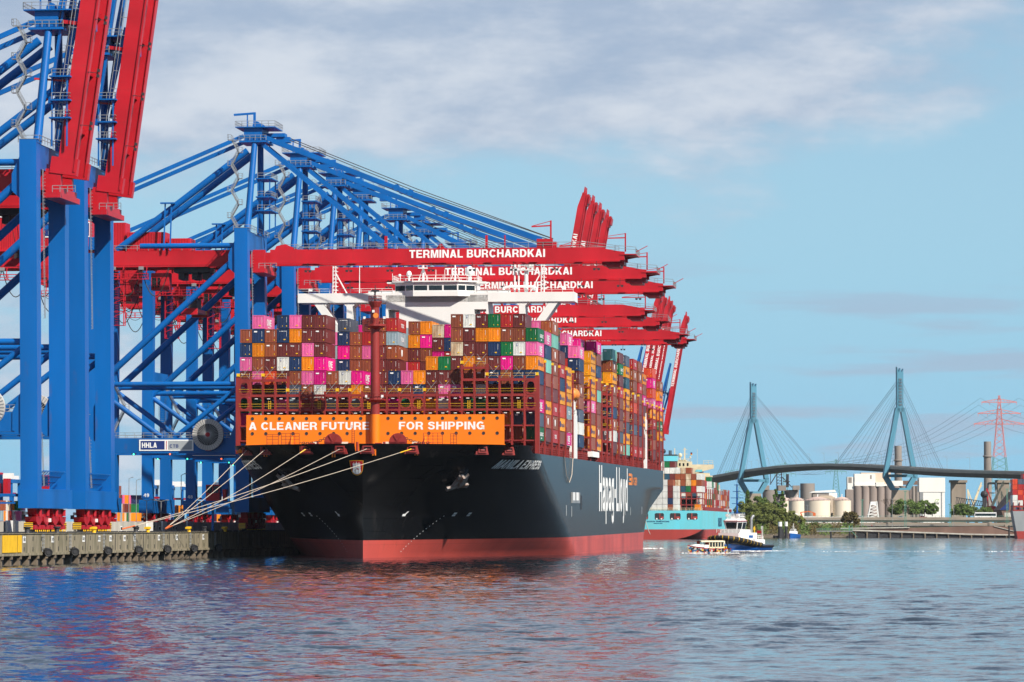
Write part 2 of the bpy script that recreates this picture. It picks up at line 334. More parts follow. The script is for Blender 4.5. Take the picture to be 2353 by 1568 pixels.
# ================================================================ the container ship
TH = math.atan(.113)
P0 = V((-29.1, 768, 0)); SROT = (.0036, 0, -TH)
MS = Matrix.Translation(P0) @ Matrix.Rotation(-TH, 4, 'Z') @ Matrix.Rotation(.0036, 4, 'X')
MSI = MS.inverted()
HB, HEND = 30.75, 378.0
def hull_s0(z): return -3.0 * (max(0, z - 9) / 13) ** 1.6
def hull_Lp(z):
    zc = max(-2, min(22.5, z)); return 110 - 3.45 * zc, 1.25 + max(0, zc) / 21
def hull_q(z): return 1 - .42 * min(1, max(0, (z - 9) / 11))
def hb(s, z):
    L, p = hull_Lp(z); u = min(1, max(0, (s - hull_s0(z)) / (L - hull_s0(z)))); b = HB * max(0, 1 - (1 - u) ** p) ** hull_q(z)
    if z < 15.5: b *= 1 - .36 * (1 - max(z, -2) / 15.5) * max(0, (s - 290) / 88) ** 2
    return b
def hs(t, z):
    L, p = hull_Lp(z); u = 1 - max(0, 1 - (abs(t) / HB) ** (1 / hull_q(z))) ** (1 / p); return hull_s0(z) + u * (L - hull_s0(z))
def hull_hit(x, y):
    o = MSI @ V((0, 0, CAMZ)); q = MSI @ at(x, y, 1000); d = q - o; k = .70
    while k < 1.3:
        p = o + d * k
        if 0 < p.z < 22.6 and p.y > hull_s0(p.z) and abs(p.x) <= hb(p.y, p.z): return p
        k += .0001
    return o + d * .8
DECK = 20.9
ship = empty('container_ship', P0, SROT)
tag(ship, 'huge black and red container ship moored at the quay with an orange forward wall', 'ship')

def make_hull():
    mb = MB(); zs = [-1.5, 0, 1.2, 2.4, 3.5, 4.5, 6, 7, 8, 9, 10, 11, 12, 13, 14, 14.8, 15.5, 16.2, 17, 17.7, 18.5, 19.3, 20, DECK]
    N = 130; us = [(i / N) ** 2.3 for i in range(N + 1)]
    for side in (-1, 1):
        g = []
        for z in zs:
            s0 = hull_s0(z); g.append([(side * hb(s0 + (HEND - s0) * u, z), s0 + (HEND - s0) * u, z) for u in us])
        for j in range(len(zs) - 1):
            mb.mat(1 if zs[j + 1] <= 3.6 else 0)
            for i in range(N):
                q = [g[j][i], g[j][i + 1], g[j + 1][i + 1], g[j + 1][i]]
                if side < 0: q.reverse()
                mb.add(q, [(0, 1, 2, 3)])
    for j in range(len(zs) - 1):
        mb.mat(1 if zs[j + 1] <= 3.6 else 0); a, b = hb(HEND, zs[j]), hb(HEND, zs[j + 1])
        mb.add([(a, HEND, zs[j]), (-a, HEND, zs[j]), (-b, HEND, zs[j + 1]), (b, HEND, zs[j + 1])], [(0, 1, 2, 3)])
    h = mb.build('hull', [M['black'], M['boot']], ship)
    me = h.data; bm = bmesh.new(); bm.from_mesh(me); bmesh.ops.remove_doubles(bm, verts=bm.verts, dist=.002); bm.to_mesh(me); bm.free()
    me.polygons.foreach_set('use_smooth', [True] * len(me.polygons)); me.set_sharp_from_angle(angle=R(28))
    d = MB()
    for i in range(N):
        s0 = hull_s0(DECK); a = s0 + (HEND - s0) * us[i]; b = s0 + (HEND - s0) * us[i + 1]; z = DECK - .02
        d.add([(-hb(a, DECK), a, z), (hb(a, DECK), a, z), (hb(b, DECK), b, z), (-hb(b, DECK), b, z)], [(0, 1, 2, 3)])
    d.build('deck', M['oxide'], ship)
    return h
hull = make_hull()
# bulwark round the bow, with notches for the red fairleads
FAIR = [hull_hit(x, y) for x, y in ((566, 1034), (605, 1031), (697, 1027), (773, 1027), (857, 1025), (951, 1028), (1107, 1034), (1165, 1038))]
def make_bulwark():
    mb = MB(); z0, z1 = DECK - .01, 22.35; ts = []; k = 60
    smax = 29
    pts = []
    for i in range(k + 1):
        t = -1 + 2 * i / k; s = hull_s0(z0) + (smax - hull_s0(z0)) * abs(t) ** 1.7
        pts.append((math.copysign(1, t), s))
    def P(sg, s, z, off): return (sg * (hb(s + (hull_s0(z) - hull_s0(z0)) , z) - off), s + (hull_s0(z) - hull_s0(z0)), z)
    for (g0, a), (g1, b) in zip(pts, pts[1:]):
        if g0 != g1: a = min(a, b)
        c = [P(g0, a, z0, 0), P(g1, b, z0, 0), P(g1, b, z1, 0), P(g0, a, z1, 0)]
        c2 = [P(g0, a, z0, .35), P(g1, b, z0, .35), P(g1, b, z1, .35), P(g0, a, z1, .35)]
        mb.add(c + c2, [(0, 1, 2, 3), (7, 6, 5, 4), (3, 2, 6, 7), (0, 3, 7, 4), (1, 5, 6, 2)])
    return mb.build('bulwark', M['black'], ship)
make_bulwark()
for p in FAIR:
    mb = MB(); sg = 1 if p.x > 0 else -1; s, z = p.y, 21.3; t = sg * hb(s, z)
    n = V((sg * .55, -.85, 0)) if abs(p.x) > 14 else V((sg * .15, -1, 0)); n.normalize(); a = n.cross(V((0, 0, 1))); c = V((t, s, z))
    f = lambda u, w, d: c + a * u + V((0, 0, w)) + n * d
    mb.prism([(-1.45, -.95), (1.45, -.95), (1.0, 1.0), (-1.0, 1.0)], -.7, .12, f)
    for u0, u1, w0, w1 in ((-.95, .95, -.62, -.38), (-.95, .95, .42, .66), (-.95, -.7, -.38, .42), (.7, .95, -.38, .42)):
        mb.prism([(u0, w0), (u1, w0), (u1, w1), (u0, w1)], .12, .42, f)
    mb.mat(1).prism([(-.66, -.34), (.66, -.34), (.66, .38), (-.66, .38)], .122, .14, f)
    mb.mat(0).tube(f(-.5, -.1, .3), f(.5, -.1, .3), .16, 8)
    mb.build('fairlead', [M['oxide'], M['dark']], ship)

def hull_text(body, s0, s1, z0, cap, side, mat, name='lettering', shear=0, bold=.03, off=.07):
    vs, fs, gw, ch = glyphs(body, bold); vs, fs = cut_text(vs, fs, 22); kx = abs(s1 - s0) / gw; k = cap / ch
    lo, hi = min(s0, s1), max(s0, s1); zm = z0 + cap / 2; tab = [(lo - 4, 0.0)]; st_ = (hi - lo + 12) / 240     # spread the letters by length along the plating
    for i in range(240):
        a = lo - 4 + st_ * i; tab.append((a + st_, tab[-1][1] + math.hypot(st_, hb(a + st_, zm) - hb(a, zm))))
    def s_of(d):
        for (a, da), (c, dc) in zip(tab, tab[1:]):
            if da <= d <= dc: return a + (c - a) * (d - da) / (dc - da)
        return tab[-1][0]
    def d_of(q): return next(da for (a, da) in tab if a >= q)
    dlo, dhi = d_of(lo), d_of(hi); kx = (dhi - dlo) / gw
    def fn(x, y):
        x = x * kx + shear * y * k; s = s_of(dlo + x) if side > 0 else s_of(dhi - x); z = z0 + y * k
        b0 = hb(s, zm); tx = (hb(s + .2, zm) - hb(s - .2, zm)) / .4; sm = s          # stand each letter square to the plating's run
        for _ in range(12): s = s - ((hb(s, z) - b0) * tx + (s - sm)) / (1 + tx * (hb(s + .2, z) - hb(s - .2, z)) / .4)
        e = .25; n = V((1, -(hb(s + e, z) - hb(s - e, z)) / (2 * e), -(hb(s, z + e) - hb(s, z - e)) / (2 * e))).normalized() * off
        return (side * (hb(s, z) + n.x), s + n.y, z + n.z)
    return MB().add([fn(x, y) for x, y in vs], fs).build(name, mat, hull)
pa, pb = hull_hit(1126, 1073), hull_hit(1237, 1077)
hull_text('MANILA EXPRESS', pa.y, pb.y, pa.z - .25, 1.75, 1, M['ink'], shear=.40, off=.12)
hull_text('MANILA EXPRESS', pb.y, pa.y, pa.z - .25, 1.75, -1, M['ink'], shear=.40, off=.12)
M['hl_orange'] = paint('orange_lettering', (.80, .24, .04), .5, .05, .5)
hull_text('Hapag-Lloyd', 171, 252.5, 9.2, 11.0, 1, M['ink'], bold=.012, off=.05)
hull_text('We care', 264, 283, 16.0, 2.9, 1, M['hl_orange'], bold=.05, off=.05)
mb = MB()
for k in range(3): mb.add([(hb(260, z) + .05, s, z) for s, z in ((256.5 + (2.0 if k == 1 else 0), 16.0 + 1.15 * k), (266, 16.0 + 1.15 * k), (266, 16.7 + 1.15 * k), (256.5 + (2.0 if k == 1 else 0), 16.7 + 1.15 * k))], [(0, 1, 2, 3)])
mb.build('emblem', M['hl_orange'], hull)
# draught marks, tug push marks and small signs on the side
mb = MB()
for side in (-1, 1):
    for k in range(15):
        z = 1.2 + k * .5; s = 14.5 + 1.1 * k * .55; mb.add([(side * (hb(s + a, z + b) + .05), s + a, z + b) for a, b in ((-.1, -.09), (.1, -.09), (.1, .09), (-.1, .09))], [(0, 1, 2, 3)])
    for s, z in ((26, 8.5), (31, 8.5)):
        for a, b in ((-.45, -.3), (.05, -.3), (-.45, .1), (.05, .1)): mb.add([(side * (hb(s + a + c, z + b + d) + .05), s + a + c, z + b + d) for c, d in ((0, 0), (.4, 0), (.4, .3), (0, .3))], [(0, 1, 2, 3)])
    mb.add([(side * (hb(11 + a, 8.6 + b) + .05), 11 + a, 8.6 + b) for a, b in ((-.6, -.4), (.3, -.4), (.3, 0), (.7, .55), (.35, .55), (0, .1), (-.6, 0))], [tuple(range(7))])
for s, z0, z1 in ((92, 8.2, 10.5), (104, 8.0, 10.3), (245, 8.2, 10.0), (262, 8.2, 10.2), (300, 8.4, 10.4)):
    x = hb(s, 9) + .3; mb.add([(hb(s, z0) + .05, s, z0), (hb(s + .5, z0) + .05, s + .5, z0), (hb(s + .5, z1) + .05, s + .5, z1), (hb(s, z1) + .05, s, z1)], [(0, 1, 2, 3)])
mb.build('draught_marks', M['ink'], hull)
# shell door opening
mb = MB()
for s0, s1, z0, z1, mi in ((104, 121.5, 11.0, 13.4, 0), (125, 128.5, 9.6, 12.7, 1)):
    mb.mat(mi); x = HB + .04
    mb.add([(x, s0, z0), (x, s1, z0), (x, s1, z1), (x, s0, z1)], [(0, 1, 2, 3)])
    if not mi:
        mb.mat(2)
        for a in (104.3, 111.7, 120.4): mb.box(x + .01, x + .25, a, a + .8, z0, z1)
        mb.box(x + .01, x + .25, 105.1, 120.4, z0, z0 + .6)
mb.build('shell_door', [M['white'], M['dark'], M['galv']], hull)
# vertical rubbing seams on the side so that the plating reads
# anchors in their recesses
M['anchor'] = paint('anchor_steel', (.34, .33, .32), .5, .35, .9, grime=(.16, .07, .035))
M['gloss'] = paint('recess_black', (.02, .022, .028), .15, .2, .5, spec=.7)
for side in (1, -1):
    p = hull_hit(1054, 1095); s, z = p.y, p.z; t = hb(s, z); e = .5
    n = V((1, -(hb(s + e, z) - hb(s - e, z)) / (2 * e), -(hb(s, z + e) - hb(s, z - e)) / (2 * e))).normalized()
    up = (V((0, 0, 1)) - n * n.z).normalized(); a = up.cross(n); c = V((t, s, z))
    sg = V((side, 1, 1))
    f = lambda u, w, d: V(((c + a * u + up * w + n * d).x * side, (c + a * u + up * w + n * d).y, (c + a * u + up * w + n * d).z))
    mb = MB(); pr = []
    for k in range(8):
        q = math.pi * k / 16
        pr.append((1.75 * math.cos(q), 1.1 * math.sin(q)))
    vs = []; n_ = 16
    for r, h in pr: vs += [f(r * math.cos(2 * math.pi * i / n_), r * math.sin(2 * math.pi * i / n_) + .9, h * .35 - .15) for i in range(n_)]
    mb.add(vs, [(k * n_ + i, k * n_ + (i + 1) % n_, (k + 1) * n_ + (i + 1) % n_, (k + 1) * n_ + i) for k in range(7) for i in range(n_)])
    mb.build('anchor_recess', M['gloss'], hull, smooth=True)
    mb = MB(); g = lambda u, w, d: f(1.18 * (u * .97 - w * .25), 1.18 * (w * .97 + u * .25), d)
    mb.prism([(-2.1, -2.3), (-.9, -2.05), (0, -1.95), (.9, -2.05), (2.1, -2.3), (2.2, -1.55), (1.35, -1.5), (1.0, 1.3), (.85, 1.5), (.45, .6), (.5, -1.2), (-.5, -1.2), (-.45, .6), (-.85, 1.5), (-1.0, 1.3), (-1.35, -1.5), (-2.2, -1.55)], .75, 1.25, g)
    mb.prism([(-.28, -1.7), (.28, -1.7), (.22, 1.0), (-.22, 1.0)], .4, 1.5, g)
    mb.build('anchor', M['anchor'], ship)
# city emblem on the bow: red shield, gold edge, white three-towered castle
def make_emblem():
    pc = hull_hit(820, 1076); tc, zc = pc.x, pc.z; mb = MB()
    def f(x, y, d=.1):
        t = tc + x; return (t, hs(t, zc + y) - d, zc + y)
    def shield(k, d, mi):
        o = [(-1.42, 1.45), (-.7, 1.5), (0, 1.52), (.7, 1.5), (1.42, 1.45), (1.3, .4), (1.15, -.6), (.8, -1.1), (.3, -1.38), (0, -1.42), (-.3, -1.38), (-.8, -1.1), (-1.15, -.6), (-1.3, .4)]
        n = len(o); cs = [f(0, .2, d)] + [f(x * k, .2 + (y - .2) * k, d) for x, y in o] + [f(x * k * .5, .2 + (y - .2) * k * .5, d) for x, y in o]
        mb.mat(mi).add(cs, [(1 + i, 1 + (i + 1) % n, 1 + n + (i + 1) % n, 1 + n + i) for i in range(n)] + [(0, 1 + n + i, 1 + n + (i + 1) % n) for i in range(n)])
    shield(1, .16, 0); shield(.93, .19, 1)
    def poly(o, mi, d=.23): mb.mat(mi).add([f(x, y, d) for x, y in o], [tuple(range(len(o)))])
    poly([(-.75, .05), (.75, .05), (.86, -.72), (.45, -1.1), (0, -1.2), (-.45, -1.1), (-.86, -.72)], 2)
    poly([(-.8, .05), (.8, .05), (.8, .26), (-.8, .26)], 2, .235)
    for c, w, h in ((-.52, .44, .72), (0, .44, .72), (.52, .44, .72)):
        poly([(c - w / 2, .26), (c + w / 2, .26), (c + w / 2, h), (c - w / 2, h)], 2)
        poly([(c - w / 2 - .05, h), (c + w / 2 + .05, h), (c + w / 2 + .05, h + .14), (c - w / 2 - .05, h + .14)], 2)
    poly([(-.2, .86), (.2, .86), (.1, 1.0), (-.1, 1.0)], 2); poly([(-.04, 1.0), (.04, 1.0), (.04, 1.25), (-.04, 1.25)], 2); poly([(-.12, 1.1), (.12, 1.1), (.12, 1.17), (-.12, 1.17)], 2)
    for c in (-.52, .52): poly([(c + .1 * math.cos(i), .99 + .1 * math.sin(i)) for i in [k * math.pi / 3 for k in range(6)]], 2)
    poly([(-.34, -1.1), (-.34, -.4), (-.2, -.18), (.2, -.18), (.34, -.4), (.34, -1.1)], 3, .245); poly([(-.28, -1.12), (-.28, -.42), (-.17, -.24), (.17, -.24), (.28, -.42), (.28, -1.12)], 2, .255)
    mb.build('shield_emblem', [M['yellow'], paint('shield_red', (.42, .006, .016), .5), M['ink'], M['dark']], hull)
make_emblem()

# orange breakwater with its slogan, foremast in front of it
BWS = 17.6
def make_breakwater():
    mb = MB(); t0, t1, z0, z1 = -26.4, 25.75, DECK, 28.5
    mb.box(t0, t1, BWS, BWS + .4, 22.6, z1)
    for a, b, c in ((t0, -1, 1), (t1, 1, 1)):
        mb.prism([(a, 22.6), (a + 2.0 * b, 21.2), (a + 2.0 * b, DECK), (a, DECK)], BWS, BWS + .4, lambda u, w, d: (u, d, w))
    mb.box(t0, t1, BWS, BWS + .4, DECK, 22.6)
    for a, b in ((-17.2, -1), (9.8, 1)):                    # slanted side buttresses
        mb.prism([(BWS, DECK), (BWS, 24.2), (BWS - 2.6, DECK)], a, a + .3, lambda u, w, d: (d, u, w))
    bw = mb.build('breakwater', M['orange'], ship)
    h = MB()
    for k in range(19):
        t = t0 + 1.25 + k * 2.75
        if abs(t - (-.6)) < 1.1: continue
        for z in (27.75, 24.75):
            h = MB(); h.add([(t + .27 * math.cos(i * .5236), BWS - .012, z + .27 * math.sin(i * .5236)) for i in range(12)], [tuple(range(12))])
            h.add([(t + r * math.cos(i * .5236), BWS - dd, z + r * math.sin(i * .5236)) for r, dd in ((.27, .01), (.34, .06)) for i in range(12)], [(i, (i + 1) % 12, 12 + (i + 1) % 12, 12 + i) for i in range(12)])
            h.build('porthole', M['dark'], bw)
    for t in (-20.4, 17.4): MB().box(t, t + 1.5, BWS - .02, BWS + .01, DECK, 22.4).build('doorway', M['dark'], bw)
    for body, x0, x1 in (('A CLEANER FUTURE', -25.85, -1.45), ('FOR SHIPPING', 4.55, 21.75)):
        MB().text(body, lambda x, y: (x0 + x, BWS - .03, 25.5 + y), 1.55, x1 - x0, .045).build('lettering', M['ink'], bw)
    return bw
make_breakwater()
def make_mast():
    c = V((-.2, 17.15, 0)); root = MB(); mt = root
    mt.mat(1).lathe(c, [(.95, DECK), (.95, 28.55)], 20); mt.mat(0).lathe(c, [(.95, 28.55), (.86, 40), (.82, 50.6)], 20)
    mast = mt.build('foremast', [M['oxide'], M['orange']], ship, smooth=True)
    q = MB()
    for z, r, h in ((31.7, 1.9, .25), (46.6, 2.2, .4)): q.lathe(c, [(.9, z - h - .6), (r, z - h), (r, z)], 12)
    q.lathe(c, [(.9, 50.0), (1.35, 51.0), (1.35, 51.15)], 14)
    q.build('platform', M['oxide'], mast)
    q = MB()
    for z, r, n in ((46.6, 2.15, 10), (51.15, 1.3, 8), (31.7, 1.85, 8)):
        ps = [(c.x + r * math.cos(2 * math.pi * i / n), c.y + r * math.sin(2 * math.pi * i / n), z) for i in range(n + 1)]; q.rail(ps, 1.1, .045, 3)
    for k in range(34): q.box(c.x + .95, c.x + 1.45, c.y - .05, c.y + .05, 32 + k * .43, 32.07 + k * .43)
    q.bar((c.x + .97, c.y, 31.7), (c.x + .97, c.y, 46.5), .08); q.bar((c.x + 1.45, c.y, 31.7), (c.x + 1.45, c.y, 46.5), .08)
    q.build('railing', M['oxide'], mast)
    q = MB(); q.tube(c + V((0, 0, 51.1)), c + V((0, 0, 54.4)), .16, 8, .08); q.box(c.x - .8, c.x + .8, c.y - .1, c.y + .1, 53.1, 53.5); q.box(c.x - .25, c.x + .25, c.y - .4, c.y - .1, 52.9, 53.4)
    q.tube(c + V((-.7, 0, 51.1)), c + V((-.05, 0, 53)), .06, 6); q.build('topmast', M['dark'], mast)
    q = MB(); q.lathe(c + V((.55, -2.9, 48.2)), [(.55, 0), (.48, .15), (.2, .5), (.14, 1.3)], 14, (0, 1, 0)); q.build('horn', M['hl_orange'], mast, smooth=True)
    q = MB()
    for x, z in ((-2.0, 47.6), (-.2, 48.9), (2.0, 47.6), (-1.6, 31.9), (1.6, 31.9)): q.box(c.x + x - .22, c.x + x + .22, c.y - 1.3, c.y - .9, z, z + .5)
    q.build('floodlight', M['white'], mast)
make_mast()
# forecastle machinery
for t, sg in ((-7.6, 1), (5.4, -1)):
    q = MB(); c = V((t, 10.5, 22.9))
    q.lathe(c + V((0, -.5, 0)), [(1.75, 0), (1.75, .25), (1.1, .25), (1.1, .8), (1.75, .8), (1.75, 1.05)], 24, (0, 1, 0))
    for k in range(6): a = k * math.pi / 3; q.bar(c + V((0, -.56, 0)), c + V((1.6 * math.cos(a), -.56, 1.6 * math.sin(a))), .22, .14)
    q.box(t - 1.9, t + 1.9, 9.6, 12.2, DECK, 22.0)
    q.build('windlass', M['oxide'], ship)
    q = MB(); a = c + V((-sg * 1.3, -.1, .9)); b = c + V((-sg * 6.6, -.4, -.1))
    for k in range(13):
        p = a.lerp(b, k / 12.5); p.z -= .5 * math.sin(math.pi * k / 12.5); n = V((-sg, 0, -.15)).normalized(); w = V((0, 0, .17)) if k % 2 else V((0, .17, 0))
        for e in (-1, 1): q.tube(p - n * .26 + w * e, p + n * .26 + w * e, .07, 6)
        q.tube(p - n * .26 - w, p - n * .26 + w, .07, 6); q.tube(p + n * .26 - w, p + n * .26 + w, .07, 6)
    q.build('anchor_chain', M['dark'], ship)
    q = MB(); q.lathe(c + V((sg * 2.4, -.2, -.7)), [(.3, -.7), (.75, -.6), (.75, .6), (.3, .7)], 12, (1, 0, 0)); q.lathe(c + V((-sg * 3.4, -.2, -.6)), [(.3, -.6), (.65, -.5), (.65, .5), (.3, .6)], 12, (1, 0, 0)); q.build('rope_drum', M['rope'], ship, smooth=True)
q = MB()
for t0, t1, z1 in ((-20.5, -18.2, 24.4), (-17.6, -14.0, 24.6), (10.8, 14.6, 24.6), (16.2, 17.4, 24.5)):
    n = max(2, int((t1 - t0) / .9)); s = 8.0
    for k in range(n + 1): q.bar((t0 + (t1 - t0) * k / n, s, DECK), (t0 + (t1 - t0) * k / n, s, z1), .09)
    for z in (22.7, 23.4, 24.0, z1): q.bar((t0, s, z), (t1, s, z), .08)
for t in (-11.5, 9.5, 1.8, -3.6): q.box(t - .6, t + .6, 7.5, 8.5, DECK, 22.7); q.tube((t + 1.2, 8, DECK), (t + 1.2, 8, 22.9), .25, 8)
q.bar((-3.3, 7, DECK), (-3.3, 7, 26.2), .12); q.bar((-2.8, 7, DECK), (-2.8, 7, 25.2), .09)
for k in range(9): q.bar((-3.3, 7, 21.6 + .42 * k), (-2.8, 7, 21.6 + .42 * k), .06)
q.build('deck_fittings', M['oxide'], ship)
# deck-edge rail along the port side
q = MB()
for side in (-1, 1):
    ps = [(side * (hb(s, DECK) - .25), s, DECK) for s in range(29, 377, 12)]
    for h in (.45, .9, 1.35):
        for a, b in zip(ps, ps[1:]): q.bar(V(a) + V((0, 0, h)), V(b) + V((0, 0, h)), .09)
    for s in range(29, 377, 2): q.bar((side * (hb(s, DECK) - .25), s, DECK), (side * (hb(s, DECK) - .25), s, DECK + 1.35), .08)
q.build('deck_railing', M['oxide'], ship)

# ---------------------------------------------------------------- lashing bridges
PT, T0, TZ, ZB = 2.56, -30.45, 2.87, 23.6
BAY = [32.2, 46.8, 61.4, 76, 90.6, 119.5, 134, 148.7, 163.3, 178, 192.5, 207, 226.5, 246, 270, 287, 301.6, 318, 336, 350, 362]
def pt(i): return T0 + PT * i
def front_bridge():
    s = 30.7; q = MB(); fn = lambda x, z: (x, s, z)
    def top(i): return 36.2 if i < 4 else (36.2 if i > 19 else (38.6 if 18 <= i <= 19 else 33.1))
    for i in range(25):
        zt = max(top(min(i, 23)), top(max(0, i - 1))) + .5
        q.box(pt(i) - .2 - (.25 if i in (0, 24) else 0), pt(i) + .2 + (.25 if i in (0, 24) else 0), s - .45, s + .75, DECK, zt)
    for i in range(24):
        for z, h in ((30, .42), (33, .5), (36.1, .5), (38.5, .45)):
            if z > top(i) + .3: continue
            q.box(pt(i) + .2, pt(i + 1) - .2, s - .42, s + .7, z - h, z)
        if i > 20 or i < 1: q.box(pt(i) + .2, pt(i + 1) - .2, s - .3, s + .5, 26.4, 26.7); q.box(pt(i) + .2, pt(i + 1) - .2, s - .3, s + .5, 23.4, 23.65)
        if i % 3 == 0 and 0 < i < 23: q.bar((pt(i) + .3, s - .3, 29.4), (pt(i) + 1.6, s - .2, 28.2), .12)
    for i in (5, 6, 9, 13, 14): q.holed(pt(i) + PT / 2, 31.2, PT - .4, 2.3, .95, lambda x, z: (x, s - .46, z))
    for i in (0, 23):
        for z in (31.2, 34.3): q.holed(pt(i) + PT / 2, z, PT - .4, 3.0, .72, lambda x, z: (x, s - .47, z), rz=1.15)
    fb = q.build('lashing_bridge', M['oxide'], ship)
    y = MB()
    for i in range(24):
        zt = top(i)
        for z in ((30, 33, 36.1) if zt < 38 else (30, 33, 38.5)):
            if z > zt + .2: continue
            y.bar((pt(i) + .2, s - .55, z + 1.05), (pt(i + 1) - .2, s - .55, z + 1.05), .06)
            y.bar((pt(i) + .2, s - .55, z + .55), (pt(i + 1) - .2, s - .55, z + .55), .035)
        if i % 4 == 2:
            for k in range(5): y.bar((pt(i) + 1.2, s - .5, 30.1 + .35 * k), (pt(i) + 1.7, s - .5, 30.1 + .35 * k), .07)
            for e in (1.2, 1.7): y.bar((pt(i) + e, s - .5, 30.0), (pt(i) + e, s - .5, 31.7), .07)
    for i in (0, 2, 4, 8, 9, 13, 15, 18, 20, 24): y.box(pt(i) - .28, pt(i) + .28, s - .6, s + .3, top(min(i, 23)) + .5, top(min(i, 23)) + 1.1)
    y.build('yellow_rail', M['yellow'], fb)
    l = MB()
    for i in range(24):
        zt = top(i)
        for (za, zb) in ((zt, zt + 2.6),):
            if random.random() < .8: l.bar((pt(i) + .25, s - .2, za), (pt(i + 1) - .3, s + 1.2, zb), .055)
            if random.random() < .8: l.bar((pt(i + 1) - .25, s - .2, za), (pt(i) + .3, s + 1.2, zb), .055)
    l.build('lashing_rods', M['galv'], fb)
    w = MB()
    for i in range(1, 24): w.box(pt(i) + .9, pt(i) + 1.5, s - .3, s + .1, 29.05, 29.2); w.box(pt(i) + .9, pt(i) + 1.5, s - .3, s + .1, 32.05, 32.2)
    w.build('walkway_lamp', M['white'], fb)
front_bridge()
def side_bridge(s, ztop):
    q = MB()
    for sg in (-1, 1):
        x = T0 if sg < 0 else pt(24)
        q.box(x - .14, x + .14, s - .4, s - .05, DECK, ztop); q.box(x - .14, x + .14, s + .6, s + .95, DECK, ztop)
    for i in range(1, 24):
        if i > 17 or i % 4 == 0: q.box(pt(i) - .17, pt(i) + .17, s - .4, s + .9, DECK, ztop - 3)
    for z in (26.5, 29.4, 32.3, 35.2, 38.1):
        if z < ztop: q.box(pt(0), pt(24), s - .38, s + .88, z - .4, z)
    b = q.build('lashing_bridge', M['oxide'], ship)
    y = MB()
    for z in (29.4, 32.3, 35.2, 38.1): y.bar((pt(17), s - .45, z + 1), (pt(24), s - .45, z + 1), .08)
    for e in (-.22, .78):
        y.box(pt(24) - .25, pt(24) + .28, s + e - .2, s + e + .25, ztop, ztop + .5)
    y.build('yellow_rail', M['yellow'], b)
    l = MB()
    for z in (32.3, 35.2, 38.1):
        for k in range(3): l.bar((pt(22 + k % 2) + .3, s - .3, z), (pt(24) - .2, s - 1.2 + .3 * k, z + .5 + .5 * k), .07)
    l.build('lashing_rods', M['galv'], b)
for i, s in enumerate(BAY[1:] + [375.6]):
    if i in (4, 5): continue
    side_bridge(s - 1.75, 39.8 if s < 300 else 38.6)
side_bridge(104.6, 39.8)
# posts under the deck cargo along the side
q = MB()
for s in BAY:
    for e in (.4, 4.2, 8.0, 11.8): q.box(pt(24) - 1.2, pt(24) - .55, s + e - .25, s + e + .25, DECK, ZB - .06)
    q.box(pt(0), pt(24) - .4, s + .2, s + 12, ZB - .5, ZB - .06)
q.build('cargo_pedestals', M['oxide'], ship)

